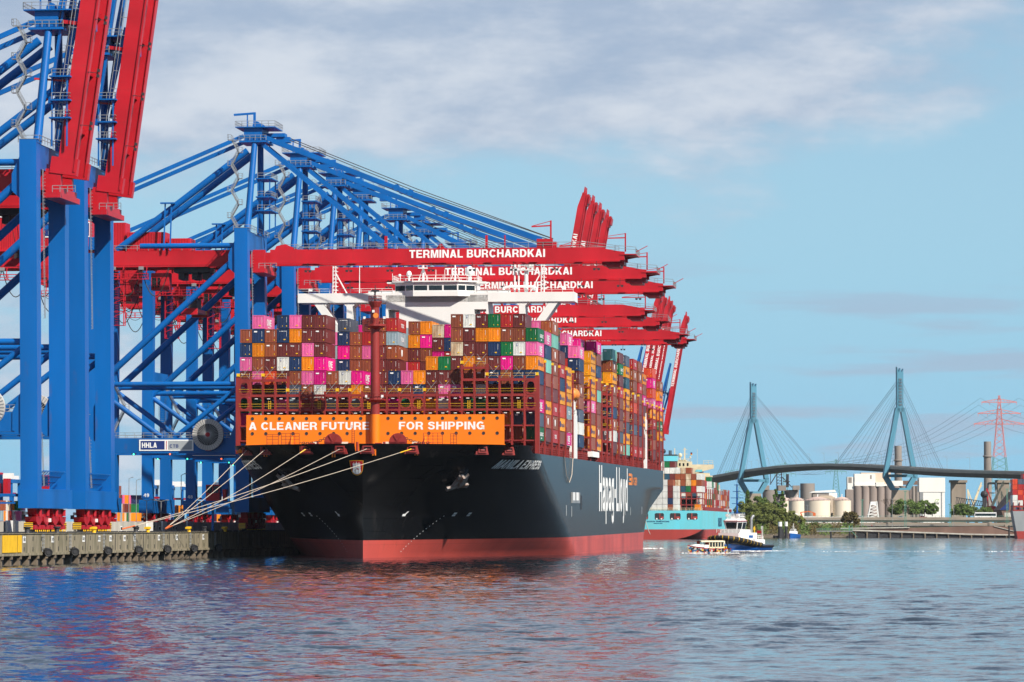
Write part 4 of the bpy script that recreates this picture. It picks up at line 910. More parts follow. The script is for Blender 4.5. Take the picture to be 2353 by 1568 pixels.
def make_crane(angle, lod=0, boom=True, BL=78, T=31.2):
    root = empty('gantry_crane')
    B, RD = M['blue'], M['red']
    for v in (-10.5, 10.5):
        MB().bar((0, v, 4.3), (-.6, v, 65.8), 2.9, 3.0).mat(0).prism([(-1.45, 24), (-1.45, 16.5), (-3.0, 17.2), (-3.0, 20.3)], v - 1.2, v + 1.2, lambda a, z, d: (a, d, z)).prism([(-1.6, 64), (-1.6, 55.5), (-3.4, 57.2), (-3.4, 60)], v - 1.0, v + 1.0, lambda a, z, d: (a, d, z)).build('leg', B, root)
        l = MB().bar((G, v, 4.3), (G, v, 60.5), 2.5, 2.6).build('leg', B, root)
    for u in (0, G):
        MB().box(u - 1.6, u + 1.6, -13, 13, 4.28, 7.5).box(u - 1.62, u + 1.62, -12.0, 12.0, 7.2, 7.35).build('sill_beam', B, root)
        if lod == 0: bogies(u, root)
    for v in (-10.5, 10.5):
        s = 1 if v > 0 else -1
        MB().box(G + 1.2, -1.2, v - 1.0, v + 1.0, 17, 20.3).build('portal_beam', B, root)
        for p, q, r in (((G + 1, 32), (-1.6, 32), .55), ((G + 1, 31), (-17.8, 20.3), .55), ((-15.4, 20.3), (-1.6, 31), .55), ((G + 1, 31.6), (-2.2, 59), .72), ((-23, 62), (-2, 62), .58)):
            MB().tube((p[0], v, p[1]), (q[0], v, q[1]), r, 12).build('brace', B, root, smooth=True)
    for z in (20.4, 36.0): MB().box(G - .9, G + .9, -9.2, 9.2, z - 1.1, z + 1.1).build('cross_beam', B, root)
    MB().box(-1.7, .8, -9.0, 9.0, 61, 65.1).build('cross_beam', B, root)
    MB().box(G - 1.2, G + 1.2, -9.2, 9.2, 61.42, 64.2).build('cross_beam', B, root)
    MB().box(1.2, 3.6, -6.5, 6.5, 57.2, 58.2).box(1.0, 3.9, -7.5, 7.5, 56.3, 57.2).build('hinge_platform', RD, root)
    for v in (-4.2, 4.2):
        mb = MB(); mb.box(-62, 3.4, v - .65, v + .65, 58.4, 61.4); mb.box(-62, 3, v - 1.05, v + 1.05, 58.15, 58.38); mb.box(-62, 3, v - (1.0 if v < 0 else -.7), v - (.7 if v < 0 else -1.0), 57.8, 58.14); mb.build('main_girder', RD, root)
        s = 1 if v > 0 else -1
        MB().tube((.1, s * 8.2, 65.1), (.9, s * 3.7, 85), .74, 14, .66).build('mast_post', B, root, smooth=True)
        MB().tube((-.6, s * 4.0, 83.2), (-29.5, s * 4.2, 61.6), .74, 12).build('rear_strut', B, root, smooth=True)
        MB().bar((-1.5, s * 4.0, 86.4), (-60, s * 4.2, 62), .4, .85).build('backstay', B, root)
    mb = MB(); mb.box(-2.4, 3.6, -4.6, 4.6, 85, 85.4).box(-1.4, 2.6, -4.2, 4.2, 85.4, 88.2).box(2.6, 7.2, -1.6, 1.6, 86.4, 87.2).box(5.2, 8.2, -1.2, 1.2, 85.2, 86.4).box(-3.2, 5.6, -4.9, 4.9, 88.2, 88.4)
    for v in (-3, 0, 3): mb.lathe((1.2, v, 88.8), [(.9, -.15), (.9, .15)], 12, (0, 1, 0))
    hd = mb.build('mast_head', B, root)
    if angle < 5 and boom:
        for s in (-1, 1):
            mb = MB(); a, b = V((3, s * 4.0, 86.2)), V((BL - 14, s * 4.2, 63.2)); c = a.lerp(b, .5) + V((0, 0, -.5)); mb.bar(a, c, .42, .95); mb.bar(c, b, .42, .95)
            for k in (.48, .53): p = a.lerp(b, k); mb.tube(p + V((0, -.35, -.4)), p + V((0, .35, -.4)), .75, 10)
            mb.build('forestay', B, root)
            mb = MB(); a, b = V((2.6, s * 3.6, 84.6)), V((30, s * 4.2, 62)); mb.bar(a, b, .42, .9)
            p = a.lerp(b, .5); mb.tube(p + V((0, -.35, 0)), p + V((0, .35, 0)), .7, 10)
            mb.build('forestay', B, root)
        if lod == 0:
            mb = MB()
            for v, z in ((-1, 0), (1, .5), (-.4, -1.2)): mb.path([(5.5, v, 86.8 + z), (36, v, 74.2 + z * 1.4), (BL - 12, v, 63.6 + z * .3)], .09, 5)
            mb.build('hoist_rope', M['cable'], root)
    elif angle > 5:
        c, sn = math.cos(R(angle)), math.sin(R(angle)); P = lambda a, h, v: V((4 + a * c - h * sn, v, 60 + a * sn + h * c))
        for s in (-1, 1):
            MB().bar(P(12, 4.6, s * 3.4), P(46, 4.2, s * 3.4), .4, 1.0).build('forestay', B, root)
            MB().bar((2.2, s * 3.6, 85.5), P(46, 4.2, s * 3.6), .4, .9).build('forestay', B, root)
            MB().bar(P(14, 3.4, s * 2.4), P(30, 1.6, s * 3.4), .4, .8).build('forestay', B, root)
        MB().bar((-1, -6, 76.5), P(16.2, 1, -4), .3).bar((-1, 3, 74), P(13, 1, 4), .3).build('boom_latch', RD, root)
    if boom: build_boom(root, angle, lod, BL, T)
    mb = MB(); mb.box(-62, -48, -6, 6, 61.45, 72.8)
    for k in range(28): mb.box(-61.8 + k * .5, -61.6 + k * .5, -6.08, -6, 61.6, 68.4)
    mb.box(-63, -47, -6.6, 6.6, 61.42, 61.8)
    mh = mb.build('machinery_house', RD, root)
    mb = MB(); mb.mat(1).box(-61.2, -48.6, -6.16, -6.0, 68.9, 72.5); mb.mat(0).box(-61.1, -48.7, -6.2, -6.16, 69.2, 72.2); mb.mat(1); mb.text('HHLA', lambda x, z: (-60 + x, -6.22, 69.5 + z), 2.2, 9.5, .05); mb.mat(0).text('HHLA', lambda x, z: (-59.9 + x, -6.24, 69.62 + z), 1.96, 9.3, .0)
    mb.build('sign_board', [M['navy'], M['ink']], mh)
    if lod: return root
    for b_ in ((-18.4, -13.5, -3, 3, 61.45, 64.2), (-31, -28, -2.6, 2.4, 61.45, 67.8), (-40, -35, -3, 3, 61.45, 64.5)):
        mb = MB().box(*b_)
        for k in range(int((b_[1] - b_[0]) / .6)): mb.box(b_[0] + .1 + k * .6, b_[0] + .4 + k * .6, b_[2] - .08, b_[2], 61.6, b_[5] - .1)
        mb.build('electrical_house', RD, root)
    mb = MB(); mb.box(-27.5, -19, -3.4, 3, 61.45, 65.6)
    for k in range(14): mb.box(-27.4 + k * .6, -27.1 + k * .6, -3.48, -3.4, 61.6, 65.4); 
    mb.build('electrical_house', RD, root)
    MB().box(-31.6, -31, -3.6, -3, 61.5, 66).box(-34, -32, -4, -2, 61.5, 64.5).build('ventilation_unit', M['white'], root)
    mb = MB()
    for v in (-5.0, 5.0): mb.rail([(-62, v, 61.4), (0, v, 61.4)], 1.15, .05, 2.4 if v < 0 else 6)
    for v in (-10.5, 10.5): mb.rail([(G + 1.5, v - 1.0, 20.3), (-1.5, v - 1.0, 20.3)], 1.15, .045, 2)
    mb.rail([(-2.2, -12, 65.2), (1.4, -12, 65.2), (1.4, 12, 65.2), (-2.2, 12, 65.2), (-2.2, -12, 65.2)], 1.15, .05, 2)
    mb.rail([(-3.2, -4.9, 88.4), (5.6, -4.9, 88.4), (5.6, 4.9, 88.4), (-3.2, 4.9, 88.4), (-3.2, -4.9, 88.4)], 1.2, .05, 1.4); mb.rail([(-2.4, -4.6, 85.4), (3.6, -4.6, 85.4)], 1.15, .05, 1.2)
    mb.rail([(2.6, -7.5, 57.2), (6.5, -7.5, 57.2)], 1.1, .05, 1.1)
    for z in (70, 73, 77): mb.rail([(2, -6, z), (5, -6, z), (5, 2, z)], 1.1, .05, 1.2)
    mb.build('walkway_railing', M['galv'], root)
    mb = MB()
    for z in (70, 73, 77): mb.box(1.6, 5.2, -6.2, 2.2, z - .25, z)
    for u in (2, 4.6):
        for v in (-5.6, 1.6): mb.bar((u, v, 65.1), (u, v, 77), .25)
    mb.build('service_platform', B, root); mb = MB()
    mb.bar((.2, 0, 88.4), (.2, 0, 92), .5); mb.bar((.4, 0, 91.8), (-4.4, 0, 91.5), .45); mb.bar((-1.4, 0, 88.4), (-1.4, 0, 91.6), .25)
    mb.build('davit', B, root); mb = MB()
    for u in (-18.8, -17.4): mb.bar((u, -5.6, 61.4), (u + .2, -5.2, 71.6), .28)
    mb.box(-19.6, -16.4, -5.9, -4.8, 71.6, 71.9)
    mb.build('service_platform', B, root)
    mb = MB(); stairs(mb, -1.7, -3.3, -8.6, 65.4, 85.2, 7); mb.bar((-1.0, -9.2, 85), (-3.8, -9.2, 85), .15)
    mb.build('stairway', M['galv'], root)
    mb = MB(); stairs(mb, -29.6, -26.4, -9.0, 20.3, 33, 2)
    for e in (-31.2, -29.8):
        for v in (-9.5, -8.3): mb.bar((e, v, 20.3), (e, v, 31), .07)
    for k in range(20): mb.bar((-31.2, -9.5, 20.8 + k * .5), (-29.8, -9.5, 20.8 + k * .5), .06)
    mb.build('stairway', M['galv'], root)
    mb = MB()
    for v, z0, z1 in ((-8.7, 36, 61), (-8.7, 8, 17)):
        for e in (-.35, .35): mb.bar((1.4 + .3, v + e + .2, z0), (1.2, v + e + .2, z1), .08)
        for k in range(int((z1 - z0) / .6)): mb.bar((1.55, v - .15, z0 + .6 * k), (1.55, v + .55, z0 + .6 * k), .06)
    mb.build('ladder', M['galv'], root)
    mb = MB(); mb.box(-17, -9, -3.6, 3.6, 56.7, 57.7)
    for v in (-3.2, 3.2): mb.box(-16.5, -9.5, v - .5, v + .5, 57.7, 58.1)
    for u in (-15.5, -12.5, -10.2): mb.box(u - .6, u + .6, -2.8, 2.8, 55.2, 56.7)
    mb.build('trolley', M['dark'], root)
    mb = MB(); mb.box(-22, -18, -3.6, -.6, 52.8, 53.3); mb.box(-22, -18, -3.6, -.6, 55.6, 56.6); mb.box(-20, -18, -3.6, -.6, 53.3, 55.6)
    for u in (-22, -20.8): mb.box(u, u + .18, -3.6, -3.4, 53.3, 55.6)
    mb.bar((-17.6, -2, 56.6), (-17.6, -2, 58), .3); mb.rail([(-22.4, -3.9, 52.8), (-17.6, -3.9, 52.8)], 1.1, .05, 1)
    cb = mb.build('operator_cab', RD, root)
    MB().box(-21.95, -20, -3.55, -.65, 53.3, 55.6).build('window', M['glass'], cb)
    mb = MB(); mb.mat(1).box(-14.6, -11.4, -6.2, 6.2, 47.8, 48.6); mb.box(-14.8, -11.2, -6.3, -5.7, 47.3, 48.7).box(-14.8, -11.2, 5.7, 6.3, 47.3, 48.7); mb.mat(0).box(-14, -12, -2.2, 2.2, 48.6, 50.6)
    for v in (-1.8, 1.8):
        mb.tube((-14, v, 50.6), (-12, v, 50.6), .7, 10)
        for u in (-13.8, -12.2): mb.bar((u, v, 51), (u + (1 if u > -13 else -1), v * 1.2, 57), .08)
    mb.mat(2)
    for v in (-5.2, 4.6): mb.box(-14.62, -11.38, v, v + .6, 47.78, 48.62)
    mb.build('spreader', [M['dark'], RD, M['yellow']], root)
    mb = MB()                                                  # red maintenance cage and catwalk hanging under the girders
    for u in (-30.5, -27.5):
        for v in (-6.2, -4.6): mb.bar((u, v, 45), (u, v, 58.1), .18)
    for k in range(9): z = 45 + k * 1.5; mb.box(-30.5, -27.5, -6.2, -4.6, z, z + .1) if k % 2 == 0 else mb.bar((-30.5, -6.2, z), (-27.5, -6.2, z + 1.4), .12)
    for k in range(24): mb.bar((-29.4, -6.25, 45.3 + k * .5), (-28.7, -6.25, 45.3 + k * .5), .07)
    mb.box(-60, -22, -7.2, -6.3, 55.0, 55.15); mb.rail([(-60, -7.2, 55.1), (-22, -7.2, 55.1)], 1.2, .06, 2.2); mb.rail([(-60, -6.3, 55.1), (-22, -6.3, 55.1)], 1.2, .06, 2.2)
    for k in range(8): mb.bar((-59 + k * 5.2, -6.3, 55.1), (-59 + k * 5.2, -5.0, 58.2), .16)
    mb.build('maintenance_catwalk', RD, root)
    mb = MB(); mb.box(-46, -38, -5.5, 5.5, 55.6, 57.6).box(-45, -39, -4.6, 4.6, 53.8, 55.6)
    for k in range(6): mb.box(-45.2 + k * 1.2, -44.8 + k * 1.2, -5.6, -5.5, 55.7, 57.5)
    mb.build('second_trolley', M['redd'], root)
    mb = MB()
    for i in range(7):
        u0 = -61 + i * 6.2
        for dz, e in ((6.2, 0), (3.2, .25)):
            pts = [(u0 + 6.2 * t / 10, -5.6 - e, 57.6 - dz * (1 - (t / 5 - 1) ** 2)) for t in range(11)]; mb.mat(0).path(pts, .11 if dz > 4 else .06, 5)
        mb.mat(1).box(u0 - .5, u0 + .5, -6, -5.2, 57.2, 57.9)
    mb.build('festoon_cable', [M['cable'], M['galv']], root)
    mb = MB(); c = V((-7.6, -12.4, 21.0)); A = (0, 1, 0)
    mb.mat(1).lathe(c, [(2.4, .32), (2.4, .45)], 32, A)
    mb.mat(0)
    n = 36; vs = []
    for r in (2.35, 3.4):
        for e in (0, .8): vs += [c + V((r * math.cos(2 * math.pi * i / n), e, r * math.sin(2 * math.pi * i / n))) for i in range(n)]
    fs = []
    for i in range(n):
        j = (i + 1) % n; fs += [(i, j, 2 * n + j, 2 * n + i), (n + i, 3 * n + i, 3 * n + j, n + j), (2 * n + i, 2 * n + j, 3 * n + j, 3 * n + i)]
    mb.add(vs, fs); mb.mat(3)
    for i in range(36): a = 2 * math.pi * i / 36; mb.bar(c + V((.4 * math.cos(a), -.06, .4 * math.sin(a))), c + V((3.4 * math.cos(a), -.06, 3.4 * math.sin(a))), .07, .1)
    mb.mat(2).lathe(c + V((0, -.2, 0)), [(.5, 0), (.5, .9)], 12, A)
    mb.box(-8.2, -7.0, -11.6, -11.4, 17.5, 21.3)
    mb.build('cable_reel', [M['reel'], M['dark'], M['redd'], M['galv']], root)
    mb = MB(); v = -11.62
    mb.box(-22.8, -10.9, v, v + .1, 17.55, 19.95); sg = mb.build('sign_board', M['ink'], root)
    mb = MB(); mb.box(-22.5, -17.2, v - .02, v, 17.8, 19.7); mb.mat(1).box(-16.9, -16.75, v - .02, v, 17.8, 19.7); mb.mat(2).box(-16.45, -11.2, v - .02, v, 17.8, 19.7)
    mb.build('sign_field', [M['navy'], M['redd'], M['grey']], sg)
    mb = MB(); mb.text('HHLA', lambda x, z: (-22.2 + x, v - .035, 18.2 + z), 1.12, 3.3, .05); mb.mat(1); mb.text('CTB', lambda x, z: (-16.1 + x, v - .035, 18.2 + z), .72, 1.95, .05)
    mb.build('lettering', [M['ink'], M['navy']], sg)
    for u, c in ((-31, 'lampg'), (-16, 'lampr'), (-24, 'lampg'), (-12.4, 'lampr')):
        if c == 'lampr' and u > -13: continue
        mb = MB(); mb.mat(1).box(u - .5, u + .5, -11.7, -11.2, 16.75, 17.0); mb.mat(0).sphere((u, -11.75, 16.8), .17, 8); mb.build('signal_lamp', [M[c], M['dark']], root)
    mb = MB(); mb.box(-8.4, -2.2, -12.6, -9.2, 6.2, 6.7); mb.box(-8.4, -2.2, -12.6, -12.2, 5.0, 5.3); mb.bar((-5, -12.4, 5), (-5, -12.4, 6.3), .25)
    for u in (-8.2, -2.6): mb.bar((u, -12.4, 5), (u, -12.4, 6.3), .25)
    mb.bar((-6.6, -11.5, 0), (-6.6, -11.5, 6.2), .5); mb.build('cabin_platform', B, root)
    mb = MB(); mb.box(-8, -5, -12.3, -9.6, 6.72, 8.4); mb.box(-8, -5, -12.3, -9.6, 9.9, 10.2)
    for u in (-8, -6.6, -5.2): mb.box(u, u + .2, -12.3, -12.1, 8.4, 9.9)
    mb.box(-4.4, -3.6, -12, -10, 6.72, 9.2)
    cbn = mb.build('power_cabin', RD, root); MB().box(-7.95, -5.05, -12.22, -9.7, 8.4, 9.9).build('window', M['glass'], cbn)
    mb = MB()
    for k in range(9): mb.bar((-.9, -8.6 + k * 1.9, 8.0), (1.7, -8.6 + k * 1.9, 10.6), .16)
    for k in range(3): mb.bar((1.66 - k * .9, -9.0, 10.5 - k * .9), (1.66 - k * .9, 7.4, 10.5 - k * .9), .16)
    mb.build('storm_guard', B, root)
    return root
WS = lambda Y: V((-84 + .113 * (Y - 617), Y, QZ))
CRANES = []
def put(o, Y, label, group, x=None, dz=0):
    o.location = WS(Y) if x is None else V((x, Y, QZ)); o.rotation_euler = CROT; tag(o, label, 'crane', group); CRANES.append(o); return o
cr = make_crane(82.2)
put(cr, 663.5, 'blue gantry crane with raised red boom standing nearest the left edge of the photo', 'gantry cranes with raised booms')
put(copy_tree(cr), 699.5, 'blue gantry crane with raised red boom, second from the left, just behind the nearest one', 'gantry cranes with raised booms')
cd = make_crane(0)
LOW = [(858.5, 'nearest gantry crane with its red boom lowered across the ship, topmost slogan'), (918, 'gantry crane with lowered boom, second behind the ship, its slogan behind the white masts'),
       (970, 'gantry crane with lowered bright red boom, third from the top, behind the wheelhouse roof'), (1077, 'gantry crane with lowered boom showing under the right white bridge wing'),
       (1131, 'gantry crane with lowered boom right above the outermost stacked containers, fifth from top'), (1211, 'gantry crane with lowered boom, sixth from top, reaching farthest to the right'),
       (1243, 'farthest gantry crane with lowered boom, the lowest red boom of the row')]
cs = make_crane(0, BL=65, T=11.5)                              # the four farther ones have shorter booms
for i, (Y, lab) in enumerate(LOW):
    put((cd if i == 0 else copy_tree(cd)) if i < 3 else (cs if i == 3 else copy_tree(cs)), Y, lab, 'gantry cranes with lowered booms')
nb = make_crane(0, 0, False); put(nb, 1013, 'blue gantry crane whose mast stands amid the row, no boom in sight', 'cranes beside the ship')
for o, num in ((CRANES[3], '49'), (CRANES[4], '48'), (nb, '47')):
    MB().text(num, lambda x, z: (G - .75 + x, -11.83, 8.0 + z), .8, 1.3, .03).build('lettering', M['ink'], o)
far = make_crane(80, 1)
first = [far]
def tipx(px, py, Y):                                          # base of a raised crane whose boom tip shows at this pixel
    t = at(px, py, Y); return t.x - (4 + 78 * math.cos(R(80)) + 0) * math.cos(TH)
names = ['first', 'second', 'third', 'fourth']
for k, (px, py, Y) in enumerate(((1343, 445, 1600), (1361, 462, 1640), (1377, 479, 1677), (1394, 495, 1714))):
    put(first.pop() if first else copy_tree(far), Y, f'far gantry crane, {names[k]} from the left of four tall raised red booms', 'four far cranes with raised booms', tipx(px, py, Y))
for k, (px, py, Y) in enumerate(((1513, 676, 2297), (1524, 683, 2325), (1536, 691, 2361), (1543, 706, 2408))):
    put(copy_tree(far), Y, f'remote gantry crane, {names[k]} of the huddled dull red booms by the boom ends', 'remote cranes with raised booms', tipx(px, py, Y))
put(copy_tree(far), 2533, 'remote gantry crane with raised boom standing alone beside the last container stack', 'remote cranes with raised booms', tipx(1575, 727, 2533))
# ================================================================ quay, mooring, yard
QO = V((-80.5, 617, 0))
QM = Matrix.Translation(QO) @ Matrix.Rotation(-TH, 4, 'Z')
M['conc'] = paint('quay_concrete', (.25, .21, .15), .85, .4, .8, streak=5, bump=.3, rust=.5, grime=(.12, .11, .065))
M['pile'] = paint('pile_concrete', (.20, .155, .11), .85, .35, .5, streak=3, rust=.5, grime=(.08, .065, .05))
M['pale'] = paint('pale_concrete', (.46, .44, .39), .85, .14, .4, streak=4)
M['tarmac'] = paint('apron_paving', (.16, .155, .15), .9, .2, .15)
M['rubber'] = paint('rubber', (.018, .018, .02), .65, .25, 1)
def q_obj(mb, name, mats, parent=None): return mb.build(name, mats, parent, loc=QO if parent is None else None, rot=CROT if parent is None else None)
L0, L1 = -60, 1990
quay = empty('quay_wall', QO, CROT); tag(quay, 'weathered concrete quay wall on piles along the left waterside', 'quay wall')
mb = MB(); rnd = random.Random(5)
s = L0
while s < 700:                                               # cap in sections with joints
    e = s + 24.3; mb.box(-.9, 0, s, e - .25, 1.95, 5.05); mb.box(-1.0, .16, s, e - .25, 5.052, 5.15); mb.box(-.9, .3, s, e - .25, 1.55, 1.95); s = e
mb.box(-.9, 0, s, L1, 1.95, 5.05); mb.box(-3, -1.5, L0, L1, -2, 1.9)
mb.build('cap', M['conc'], quay)
mb = MB(); s = L0
while s < 420:
    mb.box(-1.5, .02, s, s + .9, -2, 1.54); mb.prism([(-1.5, 1.54), (.25, 1.54), (.25, 1.0), (-1.5, .3)], s, s + .9, lambda u, z, d: (u, d, z)); s += 6.1
mb.build('pile_row', M['pile'], quay)
mb = MB(); s = L0
while s < 300: mb.box(-.3, .05, s - .27, s - .03, 1.6, 5.14); s += 24.3
for k in range(46): mb.box(.002, .05, -8 + k * 6.1, -7.7 + k * 6.1, 3.9, 4.6); mb.box(.002, .05, -8 + k * 6.1, -7.7 + k * 6.1, 2.2, 2.9)
mb.build('joint_strips', M['dark'], quay)
def qs(x): m = (x - CX) / F; return (QO.x - m * QO.y) / (m * math.cos(TH) - math.sin(TH))       # distance along the quay seen at pixel x
mb = MB()
for x, n in ((101, '1453'), (211, '1451'), (334, '1439'), (398, '1413')): pass
for x, n in ((57, '1453'), (122, '1451'), (193, '1439'), (229, '1413'), (255, '1415'), (287, '1410'), (310, '1407'), (366, '1401'), (407, '1399'), (468, '1393')):
    s = qs(x); mb.mat(0).box(.004, .04, s - .9, s + .9, 3.6, 4.65); mb.mat(1); mb.text(n, lambda a, z: (.05, s - .75 + a, 3.85 + z), .55, 1.5, .03)
mb.build('number_plate', [M['white'], M['dark']], quay)
# yellow signs
for x0, x1, lab in ((6, 39, 'large plain yellow board on the quay wall at the left edge'), (41, 50, 'narrow plain yellow board beside the large one on the quay wall')):
    a, b = qs(x0), qs(x1); mb = MB(); mb.box(.06, .14, a, b, 2.1, 4.85); mb.box(.14, .16, a, b, 3.45, 3.49)
    tag(q_obj(mb, 'yellow_board', M['yellow']), lab, 'board', 'yellow boards')
# fenders on chains
FX = (97.6, 159.6, 236.7, 307.5, 373.8, 435.4, 492)
for i, x in enumerate(FX):
    s = qs(x); root = empty('quay_fender', QM @ V((.95, s, 2.0)), CROT)
    tag(root, f'black rubber cylinder fender hanging on chains, {ORD[i + 1]} from the left along the quay', 'fender', 'fenders along the quay wall')
    n = 16; mb = MB(); ang = .55
    A = V((math.cos(ang) * -.45, .9, .05)).normalized()
    mb.lathe((0, 0, 0), [(.30, -.85), (.62, -.95), (.72, -.85), (.72, .85), (.62, .95), (.30, .85)], n, A); mb.mat(1).lathe(A * -.97, [(.34, 0), (.34, .04)], n, A)
    mb.build('roller', [M['rubber'], M['dark']], root, smooth=True)
    mb = MB()
    for e in (-1.3, .6):
        for k in range(9): p = V((-.6, e * .5 - .4, 2.9 - k * .32)); mb.bar(p, p + V((.04, .04, -.26)), .14 if k % 2 else .07, .07 if k % 2 else .14)
    mb.build('chain', M['galv'], root)
    for k in range(6): pass
# bollards on the edge
BY = ((227, 'y'), (428, 'y'), (609 * .5745 + 0, 'y'), (440 * .5745 + 1390 / 4.2 * .5745, 'y'), ((440 + 1990 / 4.2) * .5745, 'y'))
for i, x in enumerate((226, 428, (440 + 705 / 4.2) * .5745, (440 + 1390 / 4.2) * .5745, (440 + 1993 / 4.2) * .5745)):
    if i == 1: continue
    s = qs(x) ; mb = MB(); mb.lathe((0, 0, 0), [(.36, 0), (.32, .5), (.55, .62), (.6, .95), (.4, 1.05)], 14); mb.box(-.55, .1, -.9, .2, .6, .95)
    o = mb.build('yellow_bollard', M['yellow'], None, smooth=True, loc=QM @ V((-.7, s, 5.15)), rot=CROT)
    tag(o, f'yellow mooring bollard on the quay edge, {ORD[i + 1 if i == 0 else i]} from the left', 'bollard', 'yellow bollards on the quay edge')
for i, x in enumerate((75, 143, 323, 836 * .5745)):
    s = qs(x); mb = MB(); mb.lathe((0, 0, 0), [(.55, 0), (.42, .3), (.42, .75), (.62, .85), (.62, 1.05), (.3, 1.1)], 14)
    tag(mb.build('iron_bollard', M['dark'], None, smooth=True, loc=QM @ V((-.8, s, 5.15)), rot=CROT), f'squat dark iron bollard on the quay edge, {ORD[i + 1]} dark one from the left', 'bollard', 'dark bollards on the quay edge')
# pale flood wall behind the crane rail
fw = empty('flood_wall', QO, CROT); tag(fw, 'pale concrete flood wall with white gates behind the crane rail', 'wall')
mb = MB(); mb.box(-18.6, -18.0, L0, 900, 4.9, 7.15)
for k in range(80): mb.box(-18.01, -17.96, L0 + k * 8, L0 + k * 8 + .12, 5, 7.1)
mb.build('wall_panels', M['pale'], fw)
wx = lambda x: (lambda m: ((QM @ V((-18, 0, 0))).x - m * (QM @ V((-18, 0, 0))).y) / (m * math.cos(TH) - math.sin(TH)))((x - CX) / F)
for x0, x1 in ((12, 25), (27, 37), (335, 348), (370, 379), (427, 440)):
    a, b = wx(x0), wx(x1); MB().box(-17.9, -17.5, a, b, 5.0, 7.3).build('gate', M['white'], fw)
mb = MB()
for x in (240, 277, 316, 365, 397, 403, 433):
    a = wx(x); mb.mat(0).box(-17.95, -17.9, a, a + 1.6, 5.3, 6.3); mb.mat(1).box(-17.9, -17.87, a + .2, a + 1.4, 5.5, 6.1)
mb.build('marker_plate', [M['ink'], M['dark']], fw)
mb = MB()
for x in (252, 314, 352, 372): a = wx(x); mb.box(-17.95, -17.85, a, a + 1.2, 6.3, 6.45); mb.box(-17.95, -17.7, a + .3, a + .7, 6.0, 6.3)
mb.build('wall_bracket', M['dark'], fw)
for i, x in enumerate((25.5, 351, 437, 500)):
    a = wx(x); mb = MB(); mb.tube((0, 0, 0), (0, 0, 3.6), .09, 6)
    for k in range(9): mb.bar((-.25, 0, .3 + .3 * k), (.25, .0, .3 + .3 * k), .05)
    tag(mb.build('ladder_post', M['galv'], None, loc=QM @ V((-17.2, a, 5.0)), rot=CROT), f'thin grey ladder post standing before the flood wall, {ORD[i + 1]} from the left', 'post', 'ladder posts at the flood wall')
mb = MB(); mb.box(-400, -1.0, -300, 3000, -3, 5.0)
tag(q_obj(mb, 'terminal_ground', M['tarmac']), kind='structure')
mb = MB()
for u in (-4.4, -1.9): mb.box(u, u + .1, L0, 800, 5.12, 5.3)
for k in range(60): mb.box(-1.1, -.95, L0 + k * 7, L0 + k * 7 + 5.5, 5.16, 5.4)
tag(q_obj(mb, 'edge_kerb', M['dark']), 'low dark steel edge rail running along the quay edge', 'kerb')
# mooring lines
ends = [FAIR[0], FAIR[1], FAIR[2], FAIR[3], FAIR[4], FAIR[5]]
b1, b2 = QM @ V((-.9, qs(292), 5.7)), QM @ V((-.9, qs(391), 5.7))
for i, p in enumerate(ends):
    sg = 1 if p.x > 0 else -1; s = p.y; a = MS @ V((sg * hb(s, 21.3), s - .9, 21.3)); b = (b1 if i > 3 else b2) + V((0, .3 * (i % 3), .12 * (i % 2)))
    pts = [a.lerp(b, k / 24) + V((0, 0, -(.7 if i > 1 else .3) * math.sin(math.pi * k / 24))) for k in range(25)]
    root = empty('mooring_line', a)
    tag(root, f'pale mooring line from bow to quay, {ORD[i + 1]} from the left at the bow', 'rope', 'mooring lines at the bow')
    loc = [q - a for q in pts]
    MB().path(loc[:24], .06, 6).build('rope', M['rope'], root)
    MB().path(loc[23:], .11, 6).build('sleeve', M['ropeo'], root)
    if i in (2, 5): MB().path(loc[:2], .11, 6).build('sleeve', M['yellow'], root)
for i, (x, y) in enumerate(((570, 1040), (612, 1043), (696, 1033), (771, 1044), (857, 1040), (953, 1040))):
    p = hull_hit(x, y); t = math.copysign(hb(p.y, p.z) + .12, p.x); mb = MB()
    c = V((t, p.y - .15, p.z))
    for e in (-.24, .24): mb.box(c.x + e - .12, c.x + e + .12, c.y - .08, c.y + .08, c.z - .6, c.z + .5)
    mb.box(c.x - .36, c.x + .36, c.y - .08, c.y + .08, c.z + .35, c.z + .6); mb.tube(c + V((0, 0, .6)), c + V((0, .1, 2.0)), .04, 5)
    mb.build('rat_guard', M['orange'], ship)
# container yard behind the crane legs
def yard():
    rnd = random.Random(11); cols = 'fomwGrnbokpfc'; mb = MB()
    def stack(x, Y, n, wid, dep):
        for k in range(n):
            mb.mat(rnd.randrange(len(cols))); p = at(x, 1190, Y); mb.box(p.x, p.x + wid, Y, Y + dep, 5 + 2.62 * k, 5 + 2.62 * k + 2.55)
    for j, x in enumerate([269 + 5 * i for i in range(6)]): stack(x, 1150 + j * 3, 4 if j else 5, .62, 6)
    p = at(301, 1190, 1168)
    for k, c in enumerate('nGon'):
        mb.mat(cols.index(c)).box(p.x, p.x + 2.9, 1168, 1174, 5 + 2.62 * (3 - k), 7.55 + 2.62 * (3 - k))
    for j, x in enumerate((325, 329)): stack(x, 1172, 4, .55, 6)
    for j, x in enumerate([0 + 5.0 * i for i in range(8)]): stack(x, 1000 + j * 3, 3, .55 if j < 6 else 1.9, 6)
    for x in (358, 362, 366, 370, 400, 405, 410, 414, 446, 452, 458, 464, 486, 492, 498, 522, 528, 534, 540, 546, 552, 558): stack(x, 1230 + (x % 7) * 4, 3, .9, 6)
    return mb, cols
mb, cols = yard()
